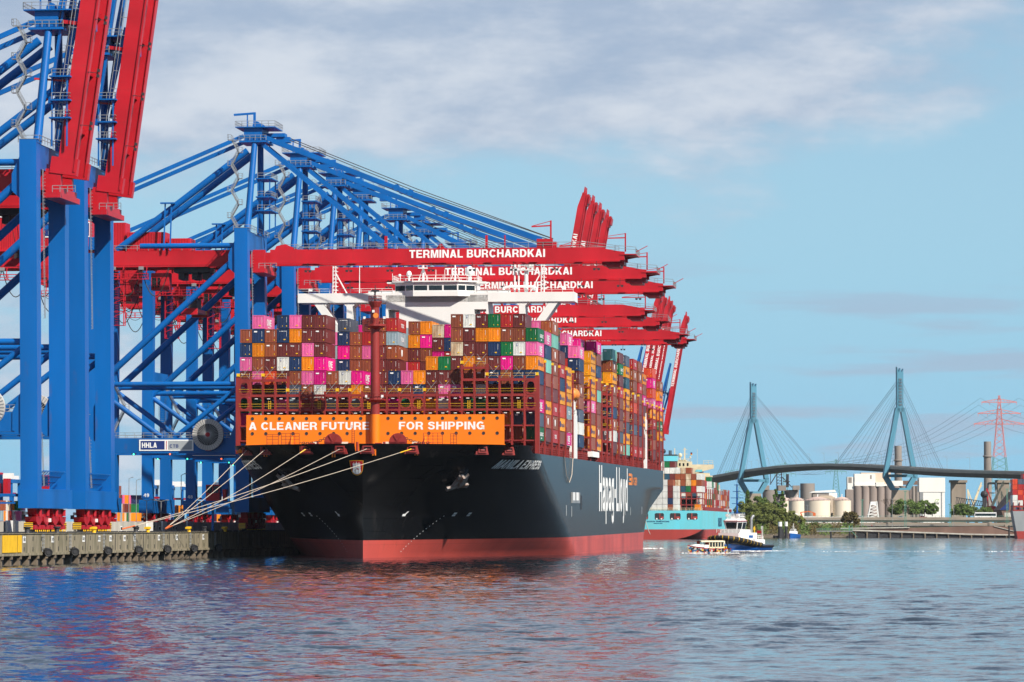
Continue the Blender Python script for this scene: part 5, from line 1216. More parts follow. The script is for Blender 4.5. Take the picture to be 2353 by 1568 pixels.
tag(mb.build('yard_container_stacks', [CM[c] for c in cols]), 'stacked mixed containers in the yard behind the crane legs', 'containers', kind='stuff')
# straddle carriers among the stacks
def straddle(root):
    mb = MB()
    for u in (-2.4, 2.4):
        for v in (-4.5, 4.5): mb.bar((u, v, .8), (u, v, 13), .7, .9)
        mb.box(u - .45, u + .45, -5.2, 5.2, .7, 1.7); mb.box(u - .5, u + .5, -5.2, 5.2, 12.6, 13.6)
    mb.build('frame', M['blue'], root)
    MB().box(-2.8, 2.8, -5.4, -3.0, 13.62, 15.2).box(-2.2, 2.2, 2, 5, 13.62, 14.6).build('engine_deck', M['white'], root)
    cb = MB().box(-2.6, -1, -6.6, -5.4, 11.6, 13.8).build('operator_cab', M['blue'], root); MB().box(-2.5, -1.1, -6.64, -6.6, 12.2, 13.5).build('window', M['glass'], cb)
    MB().box(-1.9, 1.9, -3.2, 3.2, 9.5, 10.1).build('spreader', M['redd'], root)
    mb = MB()
    for u in (-2.4, 2.4):
        for v in (-4.2, -1.6, 1.6, 4.2): mb.tube((u - .3, v, .62), (u + .3, v, .62), .62, 12)
    mb.build('wheels', M['rubber'], root)
st = empty('straddle_carrier'); straddle(st)
for i, (x, Y, lab) in enumerate(((371, 1190, 'blue straddle carrier standing between the legs numbered 49'), (408, 1240, 'blue straddle carrier behind the leg numbered 48'), (458, 1230, 'blue straddle carrier between the legs right of number 48'), (497, 1260, 'blue straddle carrier beside the leg numbered 47'), (14, 1040, 'blue straddle carrier behind the yard stacks at the left edge'))):
    o = st if i == 0 else copy_tree(st); p = at(x, 1190, Y); o.location = (p.x, Y, 5); o.rotation_euler = CROT; tag(o, lab, 'carrier', 'straddle carriers in the yard')
def lamp(root, h, arms):
    mb = MB(); mb.tube((0, 0, 0), (0, 0, h), .13, 6, .08)
    for a in arms: mb.bar((0, 0, h - .1), (a, 0, h + .25), .12)
    mb.build('pole', M['galv'], root)
    mb = MB()
    for a in arms: mb.box(min(a, a * 1.4) - .1, max(a, a * 1.4) + .1, -.2, .2, h + .15, h + .35)
    mb.build('lamp_head', M['galv'], root)
for i, (x, Y, h, arms, lab) in enumerate(((296, 1090, 14.5, (.8,), 'tall thin lamp pole before the yard stacks, left of the two'), (313, 1090, 14.0, (.8,), 'tall thin lamp pole before the yard stacks, right of the two'), (337, 880, 7.0, (-1.2, 1.2), 'double-armed yard lamp before the leg numbered 49'), (370, 900, 7.0, (-1.2, 1.2), 'double-armed yard lamp beside the red container'), (416, 900, 13, (.8,), 'single-armed lamp pole before the leg numbered 48'))):
    p = at(x, 1200, Y); r = empty('yard_lamp', (p.x, Y, 5), CROT); lamp(r, h, arms); tag(r, lab, 'lamp post', 'lamp posts in the yard')
p = at(397, 1170, 905)
o = can('r', 0, 0, 0, 'bright red container standing on the ground behind the crane legs', 'containers in the yard', 'plain', 'code'); o.location = (p.x - 1.2, 905, 5.0); o.rotation_euler = CROT
# ================================================================ the turquoise container ship astern
MT = at(1512, 1239, 1840); MT.z = 0
mk = empty('turquoise_ship', MT, CROT); tag(mk, 'turquoise container ship seen from its stern, moored beyond the big ship', 'ship')
M['turq'] = paint('turquoise_paint', (.13, .56, .66), .5, .10, .18, streak=4, grime=(.16, .50, .54))
M['mred'] = paint('stern_red', (.40, .052, .042), .55, .18, .1, streak=3)
M['cream'] = paint('cream_paint', (.70, .60, .40), .5, .08, .3)
M['tblue'] = paint('name_blue', (.012, .07, .17), .5, .05, .5)
def maersk():
    B, Ln = 20.9, 300
    def w(s, z):
        if z >= 4.6: f = 1
        else: f = max(.02, min(1, (s + 2 + 9 * (z + 1.2) / 5.8) / 34)) ** .5 if z < 4.4 else 1
        if z < 4.6: f = min(1, f + max(0, (z + 0.2) / 4.8) ** .7 * (1 - f))
        bow = max(0, (s - 235) / (Ln - 235)); return B * f * (1 - bow ** 2.2)
    zs = [-1, 0, .8, 1.6, 2.6, 3.6, 4.6, 6.5, 9, 11.5, 13.4]; ss = [0, 1.5, 4, 8, 13, 20, 30, 45, 80, 150, 220, 250, 270, 285, 295, 300]
    mb = MB()
    for side in (-1, 1):
        for j in range(len(zs) - 1):
            mb.mat(1 if zs[j + 1] <= 4.61 else 0)
            for i in range(len(ss) - 1):
                q = [(side * w(ss[a], zs[b]), ss[a], zs[b]) for a, b in ((i, j), (i + 1, j), (i + 1, j + 1), (i, j + 1))]
                if side < 0: q.reverse()
                mb.add(q, [(0, 1, 2, 3)])
    for j in range(len(zs) - 1):
        mb.mat(1 if zs[j + 1] <= 4.61 else 0); mb.add([(w(0, zs[j]), 0, zs[j]), (-w(0, zs[j]), 0, zs[j]), (-w(0, zs[j + 1]), 0, zs[j + 1]), (w(0, zs[j + 1]), 0, zs[j + 1])], [(0, 1, 2, 3)])
    mb.add([(-B, 0, 13.38), (B, 0, 13.38), (B, 240, 13.38), (-B, 240, 13.38)], [(0, 1, 2, 3)])
    h = mb.build('hull', [M['turq'], M['mred']], mk)
    for x0, x1 in ((-9.0, -4.6), (-1.5, 2.8), (5.6, 10.6), (13.5, 18.6)):
        m = MB(); z0, z1 = 9.2, 12.2
        m.prism([(x0 + .4, z0), (x1 - .4, z0), (x1, z0 + .5), (x1, z1 - .5), (x1 - .4, z1), (x0 + .4, z1), (x0, z1 - .5), (x0, z0 + .5)], -.05, -.02, lambda a, z, d: (a, d, z)); m.mat(1).box(x0 + .6, x0 + 1.3, -.25, -.06, 9.2, 9.9).box(x1 - 1.5, x1 - .8, -.25, -.06, 9.2, 9.8)
        m.mat(2).box(x0 + 2.2, x0 + 2.6, -.1, -.05, z0, z1).box(x0 + 3.0, x1 - .2, -.1, -.05, z0 + .3, z0 + 1.4)
        m.build('mooring_port', [M['dark'], M['white'], M['mred']], h)
    m = MB(); m.text('MAERSK SEMBAWANG', lambda a, z: (-5.2 + a, -.06, 8.0 + z), .62, 10.5, .03); m.text('SINGAPORE', lambda a, z: (-2.0 + a, -.06, 7.2 + z), .42, 4.1, .03)
    m.build('lettering', M['tblue'], h)
    m = MB(); m.text('MAERSK', lambda a, z: (B + .06, 121 + a, 5.9 + z), 4.4, 30, .03); m.build('lettering', M['tblue'], h)
    m = MB()
    for z in (14.0, 14.6): m.bar((-B, .1, z), (B, .1, z), .12)
    for k in range(22): m.bar((-B + k * 1.99, .1, 13.4), (-B + k * 1.99, .1, 14.6), .1)
    m.build('railing', M['cream'], mk)
    m = MB()
    for s in (14, 28): 
        for i in range(17): m.box(-B + .4 + i * 2.52, -B + .8 + i * 2.52, s - 1.6, s - 1.2, 13.4, 22)
        for z in (16.3, 19.2, 22): m.box(-B + .4, B - .4, s - 1.6, s - 1.1, z - .4, z)
    for s in range(44, 240, 14): m.box(B - .9, B - .5, s - 1.4, s - .9, 13.4, 24)
    m.box(B - 1.5, B, 20, 240, 13.4, 15.2); m.build('lashing_bridges', M['oxide'], mk)
    m = MB(); m.box(-11, 11.3, 62, 72, 13.4, 37.4); m.box(-21.2, 21.4, 61.6, 70, 29.9, 30.5); m.box(-20, 20, 62.2, 70, 30.5, 31.8)
    m.prism([(22.2, 35.9), (11.3, 35.9), (11.3, 31.8), (14, 31.8), (22.2, 33.9)], 62.0, 62.6, lambda a, z, d: (a, d, z)); m.box(11.3, 22.2, 62.6, 66, 34.2, 35.7); m.prism([(11.3, 31.8), (15, 35), (15.9, 35), (12.2, 31.8)], 61.6, 61.9, lambda a, z, d: (a, d, z))
    m.box(-10, 9, 62.5, 71, 37.4, 38.2); m.box(-11.6, 11.9, 61.6, 72.4, 33.6, 33.9)
    hm = m.build('bridge_house', M['cream'], mk)
    m = MB()
    for x in (5.6, 7.4, 9.4): m.box(x, x + .8, 61.9, 61.98, 35.2, 36.6)
    m.build('window', M['glass'], hm)
    MB().box(13.5, 16.8, 61.9, 61.99, 32.4, 33.4).build('wing_recess', M['turq'], hm)
    m = MB(); m.rail([(4, 62, 37.4), (11.3, 62, 37.4)], 1.3, .07, 1.2); m.rail([(17.5, 61.8, 35.9), (22, 61.8, 35.9)], 1.8, .08, 1.6); m.rail([(5, 61.5, 33.9), (11.6, 61.5, 33.9)], 1, .06, 1.2)
    m.bar((8.2, 64, 37.4), (8.2, 64, 44.0), .6, .6); m.bar((7.2, 64, 43.2), (9.4, 64, 43.2), .2); m.bar((7, 64, 41), (9.6, 64, 41), .2); m.sphere((6.0, 64, 40.4), .95, 12, 1.2); m.bar((6, 64, 37.4), (6, 64, 40), .4); m.sphere((10.9, 64, 39.4), .5, 10); m.bar((14.4, 63, 35.9), (14.4, 63, 43.5), .1)
    m.build('mast', M['cream'], hm)
    m = MB(); m.box(-9, 5.0, 52, 60, 13.4, 34.6); m.mat(1).box(-8.95, 4.95, 52.05, 60, 34.6, 37.4); m.mat(0).box(-9, 5.2, 51.9, 60.2, 37.4, 39.9); m.mat(1).box(-9, 5.1, 51.9, 60.2, 39.9, 40.6)
    m.sphere((-1.6, 55, 42.2), 1.35, 14, .95)
    for x in (-4.6, -3.8, 1.4, 2.2): m.tube((x, 55, 40.6), (x, 55, 42.6), .32, 8)
    m.tube((-1.6, 55, 43), (-1.6, 55, 46), .1, 6); m.mat(2).bar((4, 55, 40.6), (4, 55, 43.6), .4); m.build('funnel', [M['turq'], M['dark'], M['cream']], mk)
    m = MB()
    for k in range(3): m.mat(k).box(11.2, 12.0, 62, 62.06, 40.4 + k * .45, 40.85 + k * .45)
    m.mat(2).bar((11.1, 62.03, 37), (11.1, 62.03, 41.9), .07); m.build('flag', [M['yellow'], M['redd'], M['dark']], mk)
    m = MB(); m.bar((15.6, 22, 15), (18.6, 22, 23.4), .9); m.box(17.8, 19.6, 21.5, 22.5, 14, 20); m.bar((18, 22, 21), (18, 22, 24), .5); m.build('provision_crane', M['cream'], mk)
    m = MB(); m.bar((-9, -.4, -.5), (-9, -.4, .9), 1.1, 1.0); m.build('rudder', M['mred'], mk)
maersk()
def maersk_cargo():
    rnd = random.Random(21); cols = 'mbRrwwcGkoftn'; mb = MB(); tz = 2.9; z0 = 13.5
    def blk(x, s, k, c):
        mb.mat(cols.index(c)).box(x + .05, x + 2.44, s, s + 12.1, z0 + tz * k, z0 + tz * k + 2.76)
        for e in (.28, .9, 1.5, 2.1): mb.box(x + e, x + e + .06, s - .05, s, z0 + tz * k + .1, z0 + tz * k + 2.64)   # door bars
    xs = [-20.7 + 2.52 * i for i in range(16)]
    first = {i: 'wwwww' for i in range(10)}; first[10] = 'bnmmb'; first[11] = 'wwww'
    for i in range(16):
        for k, c in enumerate(first.get(i, '')): blk(xs[i], .6, k, c)
        for b in range(17):
            s = 14.2 + b * 13.6
            if b in (3, 4): continue
            t = 7 if i < 14 else 6
            if i < 11 and b == 0: t = 8
            t -= (1 if rnd.random() < .3 and b else 0) + (0 if b < 8 else 1 if b < 12 else 2)
            for k in range(2 if (b == 0 and 11 < i < 15) else 0, t): blk(xs[i], s, k, cols[rnd.randrange(len(cols))] if i < 15 else rnd.choice('wcwrbGkofw'))
    blk(xs[15], .6, 0, 'o')
    return mb, cols
mb, cols = maersk_cargo()
tag(mb.build('container_deck_cargo', [CM[c] for c in cols], None, loc=MT, rot=CROT), 'mixed containers stacked on the turquoise ship', 'containers', kind='stuff')
a = MT + V((-6, -.5, 9.2)); b = QM @ V((0, 1120, 5.5))
p0 = at(1494, 1228, 1700); p0.z = at(1494, 1228, 1700).z
mb = MB(); mb.path([a.lerp(p0, k / 8) + V((0, 0, -.6 * math.sin(math.pi * k / 8))) - a for k in range(9)], .16, 5)
tag(mb.build('mooring_line', M['rope'], None, loc=a), 'pale mooring line running down from the turquoise ship\'s stern', 'rope')

# ---------------------------------------------------------------- grey ship entering at the right edge
gp = at(2328, 1237, 1960); gp.z = 0
gs = empty('grey_ship', gp, (0, 0, -.03)); tag(gs, 'grey hulled ship with red boot top, only its end showing at the right edge', 'ship')
M['shipgrey'] = paint('grey_hull', (.30, .32, .33), .5, .1, .15, streak=3)
mb = MB(); pr = [(0, .0), (.0, 13), (1.0, 13.4), (40, 16), (40, -1), (2, -1), (1.4, 2)]
for z0, z1, mi in ((-1, 3.6, 1), (3.6, 13.6, 0)):
    mb.mat(mi); x = lambda z: 2.4 - 2.4 * max(0, (z + 1) / 14)
    mb.hexa([(x(z0), 0, z0), (45, -2, z0), (45, 16, z0), (x(z0), 14, z0)], [(x(z1), 0, z1), (45, -2, z1), (45, 16, z1), (x(z1), 14, z1)])
mb.build('hull', [M['shipgrey'], M['mred']], gs)
mb = MB(); mb.mat(0)
for s in range(0, 40, 3): mb.box(s + .2, s + .5, .2, 13, 13.6, 18)
mb.box(0, 44, .3, .6, 15.5, 16.2); mb.box(0, 44, .2, 13, 13.6, 14.3); mb.build('deck_frames', M['oxide'], gs)
mb = MB()
for i, x in enumerate((0, 2.6, 5.2, 7.8)):
    for k, c in enumerate(((2, 2, 0, 1, 1), (2, 0, 1, 0, 3), (0, 1, 0, 0, 3, 0), (0, 0, 2, 1, 0, 0))[i]): mb.mat(c).box(x, x + 2.44, 1, 13, 16.4 + 2.65 * k, 18.95 + 2.65 * k)
tag(mb.build('container_deck_cargo', [CM['r'], CM['R'], CM['w'], CM['s']], None, loc=gp, rot=(0, 0, -.03)), 'red and white containers on the grey ship at the right edge', 'containers', kind='stuff')
# ================================================================ tug, launch and pilot boat
M['tugblue'] = paint('tug_blue', (.005, .085, .33), .4, .08, .4, coat=.2)
def boat_hull(mb, stations, fn_mat, side_cols=True):
    """stations: list of (y, [(half_width, z) ...] from keel to deck); bow at low y"""
    n = len(stations[0][1])
    for sd in (-1, 1):
        for (y0, a), (y1, b) in zip(stations, stations[1:]):
            for j in range(n - 1):
                mb.mat(fn_mat(j)); yo = lambda y, pr: y
                q = [(sd * a[j][0], y0 + (a[j][2] if len(a[j]) > 2 else 0), a[j][1]), (sd * b[j][0], y1, b[j][1]), (sd * b[j + 1][0], y1, b[j + 1][1]), (sd * a[j + 1][0], y0 + (a[j + 1][2] if len(a[j + 1]) > 2 else 0), a[j + 1][1])]
                mb.add(q if sd > 0 else q[::-1], [(0, 1, 2, 3)])
    for (y, a), flip in ((stations[-1], 0),):
        for j in range(n - 1): mb.mat(fn_mat(j)).add([(a[j][0], y, a[j][1]), (-a[j][0], y, a[j][1]), (-a[j + 1][0], y, a[j + 1][1]), (a[j + 1][0], y, a[j + 1][1])], [(0, 1, 2, 3)])
    for (y0, a), (y1, b) in zip(stations, stations[1:]): mb.mat(fn_mat(99)).add([(-a[-1][0], y0, a[-1][1] - .01), (a[-1][0], y0, a[-1][1] - .01), (b[-1][0], y1, b[-1][1] - .01), (-b[-1][0], y1, b[-1][1] - .01)], [(0, 1, 2, 3)])
def make_tug():
    p = at(1697, 1267, 986); p.z = 0
    # bow towards -y in its own frame; turned so that the bow points left and towards the camera
    t = empty('tugboat', (p.x, p.y, 0), (0, 0, -R(27))); t.scale = (.86, .86, .9); tag(t, 'blue and white harbour tug with a thick black bow fender', 'tugboat')
    L = 27; st = []
    for k in range(15):
        u = k / 14; y = -L / 2 + L * u; b = 5.6 * (1 - (1 - min(1, u / .34)) ** 2.2) ** .5 if u < .34 else 5.6 - .5 * max(0, (u - .75) / .25) ** 2
        dz = 3.3 * (1 - u / .62) ** 1.4 if u < .62 else 0; zd = 1.75 + dz * .62
        bw = b * (.45 + .55 * min(1, u / .5)); st.append((y, [(bw * .8, -1), (bw * .92, .12), (bw * .97, .55), (max(bw, b * .9), zd * .6), (b, zd)]))
    mb = MB(); boat_hull(mb, st, lambda j: 1 if j == 0 else (2 if j == 99 else 0)); mb.build('hull', [M['tugblue'], M['boot'], M['oxide']], t)
    def fender(off, r, u0, u1, zf, n=40, mats=True):
        mb = MB(); pts = []
        def P(u, sd):
            y = -L / 2 + L * u; b = 5.6 * (1 - (1 - min(1, u / .34)) ** 2.2) ** .5 if u < .34 else 5.6 - .5 * max(0, (u - .75) / .25) ** 2
            dz = 3.3 * (1 - u / .62) ** 1.4 if u < .62 else 0; return V((sd * (b + off), y - off * (1 if u < .1 else 0), 1.75 + dz * .62 + zf))
        us = [u0 + (u1 - u0) * (k / n) ** 1.6 for k in range(n + 1)]
        for sd in (-1, 1):
            q = [P(u, sd) for u in us]
            for i, (a, b) in enumerate(zip(q, q[1:])):
                mb.mat(0).tube(a, b, r, 10, caps=False); mb.tube(a, a + (b - a).normalized() * .05, r * .99, 10)
                if mats and i % 4 == 1: mb.mat(1).tube(a.lerp(b, .4), a.lerp(b, .4) + (b - a).normalized() * .14, r * 1.05, 10)
        return mb.build('fender', [M['rubber'], M['yellow']], t, smooth=True)
    fender(.25, .62, 0, .62, .05); fender(.1, .35, .5, 1.0, -.35, mats=False)
    mb = MB(); us = [k / 30 * .5 for k in range(31)]
    # black rubbing plate under the bow fender
    for sd in (-1, 1):
        for a, b in zip(st[:8], st[1:8]):
            (y0, A), (y1, B_) = a, b; q = [(sd * (A[3][0] + .12), y0 - .08, A[3][1] - .1), (sd * (B_[3][0] + .12), y1 - .08, B_[3][1] - .1), (sd * (B_[4][0] + .06), y1 - .05, B_[4][1]), (sd * (A[4][0] + .06), y0 - .05, A[4][1])]
            mb.add(q, [(0, 1, 2, 3)])
    mb.build('bow_apron', M['rubber'], t)
    mb = MB(); W_ = M['white']
    mb.prism([(-3.2, -7.2), (3.2, -7.2), (3.9, -5), (3.9, 4.5), (3.2, 6.2), (-3.2, 6.2), (-3.9, 4.5), (-3.9, -5)], 2.0, 5.1, lambda x, y, z: (x, y, z)); mb.box(-4.6, 4.6, -6.5, -1, 2, 3.6); mb.box(-2.9, 2.9, -5.8, 2.2, 5.1, 6.0)
    mb.prism([(5.1, 2), (5.1, 3.2), (-2, 3.4), (-2, 2)], -4.9, 4.9, lambda y, z, x: (x, y + 3, z))
    dh = mb.build('deckhouse', W_, t)
    mb = MB(); o = [(-2.0, -5.2), (2.0, -5.2), (2.9, -3.6), (2.9, -1.0), (2.0, .6), (-2.0, .6), (-2.9, -1.0), (-2.9, -3.6)]; n = 8
    lo = [(x * .82, y * .9 - .2, 5.6) for x, y in o]; hi = [(x * 1.08, y * 1.04, 8.35) for x, y in o]; mb.add(lo + hi, [tuple(range(n, 2 * n))] + [(i, (i + 1) % n, n + (i + 1) % n, n + i) for i in range(n)])
    wh = mb.build('wheelhouse', W_, t)
    for i in range(n):
        a0, a1, b0, b1 = V(lo[i]), V(lo[(i + 1) % n]), V(hi[i]), V(hi[(i + 1) % n]); f = lambda u, w: a0.lerp(a1, u).lerp(b0.lerp(b1, u), w)
        nn = (a1 - a0).cross(b0 - a0).normalized() * .03; g = MB(); vs = [f(u, w) + nn for u, w in ((.07, .12), (.93, .12), (.93, .86), (.07, .86))]; g.add(vs, [(0, 1, 2, 3)]); g.build('window', M['glass'], wh)
    mb = MB(); mb.add([(x * 1.12, y * 1.06, 8.35) for x, y in o] + [(x * .8, y * .85, 9.0) for x, y in o], [tuple(range(n, 2 * n)), tuple(range(n))[::-1]] + [(i, (i + 1) % n, n + (i + 1) % n, n + i) for i in range(n)]); mb.build('roof', M['white'], wh); mb = MB(); mb.add([(x * 1.14, y * 1.07, 8.3) for x, y in o] + [(x * 1.14, y * 1.07, 8.5) for x, y in o], [(i, (i + 1) % n, n + (i + 1) % n, n + i) for i in range(n)]); mb.build('roof_rim', M['redd'], wh)
    mb = MB(); mb.rail([(-2, -4.4, 9), (2, -4.4, 9), (2, 0, 9), (-2, 0, 9), (-2, -4.4, 9)], 1.3, .06, .8)
    mb.box(-1.2, 1.2, -3, -2, 9, 9.9); mb.tube((-1.7, -4.6, 9.9), (-1.7, -3.9, 9.9), .42, 10); mb.tube((1.7, -4.6, 9.9), (1.7, -3.9, 9.9), .42, 10); mb.box(-3.6, -1.2, -2.2, -2.0, 11.6, 11.8); mb.bar((-2.4, -2.1, 10.5), (-2.4, -2.1, 11.7), .25); mb.rail([(-4.3, -6, 5.1), (4.3, -6, 5.1)], 1, .06, 1.2); mb.rail([(3.9, 4.4, 3.4), (3.9, 9, 3.2)], 1, .06, 1.2)
    for x, y in ((-3.4, 5.5), (3.9, 7.8), (4.3, 7.8)): mb.bar((x, y, 3), (x, y, 7), .14)
    mb.build('roof_rail', M['white'], wh)
    mb = MB(); mb.tube((0, -1, 9), (0, -1, 18.6), .36, 8, .2)
    for z, w in ((10.6, 2.4), (13.2, 1.5), (14.8, 1.9), (16.6, 1.2), (18.4, .8)): mb.box(-w, w, -1.3, -.7, z - .08, z + .08)
    mb.tube((0, -1, 18.6), (0, -1, 20.4), .05, 5); mb.build('mast', M['tugblue'], wh)
    for sd in (-1, 1):
        mb = MB(); mb.path([V((sd * 3.0, 2.4, 5)), V((sd * 3.0, 2.4, 8.6)), V((sd * 3.1, 2.7, 9.4)), V((sd * 3.4, 3.3, 9.8))], .42, 10); mb.build('exhaust_stack', M['galv'] if sd > 0 else M['dark'], t, smooth=True)
    mb = MB(); mb.box(3.0, 4.4, 6.6, 6.64, 4.9, 5.7); mb.bar((4.4, 6.6, 3.2), (4.4, 6.6, 6.0), .07); mb.build('flag', M['redd'], t)
    MB().box(3.91, 3.95, -1.5, 1.6, 3.7, 4.4).build('window', M['tugblue'], dh)
    mb = MB(); mb.text('7', lambda a, z: (5.3 + .25 - (0), 3 + a, .7 + z), .5, .4, .05)
make_tug()
def make_launch():
    p = at(1627, 1271.5, 907); p.z = 0
    t = empty('harbour_launch', p, (0, 0, -R(68))); tag(t, 'small harbour launch with gaudy patchwork sides and a pale canvas roof', 'boat')
    L = 10.4; st = []
    for k in range(12):
        u = k / 11; y = -L / 2 + L * u; b = 1.65 * (1 - (1 - min(1, u / .45)) ** 2.0) if u < .45 else 1.65 - .15 * max(0, (u - .8) / .2)
        zd = 1.15 + .75 * max(0, 1 - u / .5) ** 1.5; st.append((y, [(b * .75, -.4), (b * .88, .12), (b * .95, zd - .22), (b, zd)]))
    M['patch'] = m = bpy.data.materials.new('patchwork_paint'); m.use_nodes = True; nt = m.node_tree; b_ = nt.nodes['Principled BSDF']
    tc = nt.nodes.new('ShaderNodeTexCoord'); vo = nt.nodes.new('ShaderNodeTexVoronoi'); vo.inputs['Scale'].default_value = 2.3; vo.distance = 'CHEBYCHEV'; sp = nt.nodes.new('ShaderNodeSeparateColor'); cr_ = nt.nodes.new('ShaderNodeValToRGB'); cr_.color_ramp.interpolation = 'CONSTANT'
    cols_ = [(.55, .52, .46), (.03, .12, .30), (.55, .33, .04), (.02, .02, .02), (.38, .04, .03), (.02, .02, .025), (.1, .28, .34), (.5, .45, .38)]
    el = cr_.color_ramp.elements; el[0].color = (*cols_[0], 1); el[1].position = 1 / 8; el[1].color = (*cols_[1], 1)
    for i in range(2, 8): e = el.new(i / 8); e.color = (*cols_[i], 1)
    nt.links.new(tc.outputs['Object'], vo.inputs['Vector']); nt.links.new(vo.outputs['Color'], sp.inputs[0]); nt.links.new(sp.outputs[0], cr_.inputs[0]); nt.links.new(cr_.outputs[0], b_.inputs['Base Color'])
    mb = MB(); boat_hull(mb, st, lambda j: 0 if j in (0, 1) else (1 if j == 2 else 2)); h = mb.build('hull', [M['patch'], M['redd'], M['white']], t)
    mb = MB(); mb.prism([(-4.4, 1.7), (-1.4, 1.4), (-1.4, 2.1), (-2.2, 2.15), (-4.0, 1.95)], -.8, .8, lambda y, z, x: (x, y, z)); mb.box(-1.15, 1.15, -1.4, -.2, 1.2, 1.95); mb.build('foredeck_cabin', M['white'], t)
    mb = MB()
    for y in (-2.4, -1.4): 
        for x in (-.8, .75): mb.bar((x, y, 2.0), (x, y, 2.85), .08)
    mb.box(-.9, .9, -2.5, -1.2, 2.82, 2.92); mb.build('windscreen_frame', M['dark'], t)
    MB().box(-.75, .75, -2.45, -2.4, 2.1, 2.8).build('windscreen', M['glass'], t)
    mb = MB()
    for k in range(6):
        y = -.2 + k * .72
        for x in (-1.3, 1.22): mb.bar((x, y, 1.1), (x, y, 2.6), .16)
    mb.box(-1.3, 1.3, -.2, 3.5, 1.1, 1.5); mb.build('saloon_frame', M['cream'], t)
    MB().box(-1.2, 1.2, -.15, 3.35, 1.5, 2.55).build('window', M['glass'], t)
    mb = MB(); mb.prism([(-1.45, 2.6), (1.45, 2.6), (1.2, 2.86), (0, 2.98), (-1.2, 2.86)], -2.3, 3.7, lambda x, z, y: (x, y, z)); mb.build('canvas_roof', M['cream'], t)
    mb = MB()
    for y in (-.6, 1.2, 3.0, 4.6):
        for sd in (-1, 1): mb.tube((sd * 1.75, y, .25), (sd * 1.78, y, 1.25), .13, 8)
    mb.tube((1.2, 4.4, 1.0), (1.2, 4.4, 2.9), .18, 8); mb.build('side_fender', M['rubber'], t)
    MB().box(-.6, .6, 3.8, 4.5, 1.0, 1.6).build('bench', M['yellow'], t)
    return t
launch = make_launch()
def person(loc, rz, coat, trousers, label):
    me = bpy.data.meshes.new('person'); J = dict(pel=(0, 0, .92), che=(0, 0, 1.34), nec=(0, 0, 1.5), hea=(0, -.02, 1.68), lk=(.1, -.02, .5), lf=(.11, 0, .06), lt=(.12, -.14, .03), rk=(-.1, -.02, .5), rf=(-.11, 0, .06), rt=(-.12, -.14, .03), ls=(.2, 0, 1.42), le=(.27, .03, 1.12), lh=(.26, -.12, .9), rs=(-.2, 0, 1.42), re=(-.27, .03, 1.12), rh=(-.26, -.12, .9))
    K = list(J); rad = dict(pel=.15, che=.16, nec=.06, hea=.1, lk=.07, rk=.07, lf=.05, rf=.05, lt=.04, rt=.04, ls=.075, rs=.075, le=.05, re=.05, lh=.04, rh=.04)
    E_ = [('pel', 'che'), ('che', 'nec'), ('nec', 'hea'), ('pel', 'lk'), ('lk', 'lf'), ('lf', 'lt'), ('pel', 'rk'), ('rk', 'rf'), ('rf', 'rt'), ('che', 'ls'), ('ls', 'le'), ('le', 'lh'), ('che', 'rs'), ('rs', 're'), ('re', 'rh')]
    me.from_pydata([J[k] for k in K], [(K.index(a), K.index(b)) for a, b in E_], []); o = bpy.data.objects.new('person', me); COL.objects.link(o)
    o.modifiers.new('skin', 'SKIN')
    bm = bmesh.new(); bm.from_mesh(me); ly = bm.verts.layers.skin.verify(); bm.verts.ensure_lookup_table()
    for i, k in enumerate(K): bm.verts[i][ly].radius = (rad[k], rad[k] * .8); bm.verts[i][ly].use_root = (k == 'pel')
    bm.to_mesh(me); bm.free(); sb = o.modifiers.new('sub', 'SUBSURF'); sb.levels = 1; sb.render_levels = 1
    dg = bpy.context.evaluated_depsgraph_get(); m2 = bpy.data.meshes.new_from_object(o.evaluated_get(dg)); o.modifiers.clear(); o.data = m2
    m2.materials.clear(); sk = bpy.data.materials.get('skin') or paint('skin', (.45, .25, .17), .6)
    for m in (coat, trousers, sk): m2.materials.append(m)
    for p in m2.polygons: z = p.center.z; p.material_index = 1 if z < .9 else (2 if z > 1.53 or (z < .95 and abs(p.center.x) > .22) else 0)
    hair = MB().lathe((0, -.01, 1.7), [(.105, 0), (.115, .05), (.08, .11), (.02, .125)], 10).build('hair', M['dark'], o, smooth=True)
    o.location = loc; o.rotation_euler = (0, 0, rz); tag(o, label, 'person'); return o
lm = Matrix.Translation(launch.location) @ Matrix.Rotation(-R(68), 4, 'Z')
person(lm @ V((.1, 4.0, 1.1)), .4, M['white'], M['navy'], 'person in a pale jacket standing at the stern of the launch')
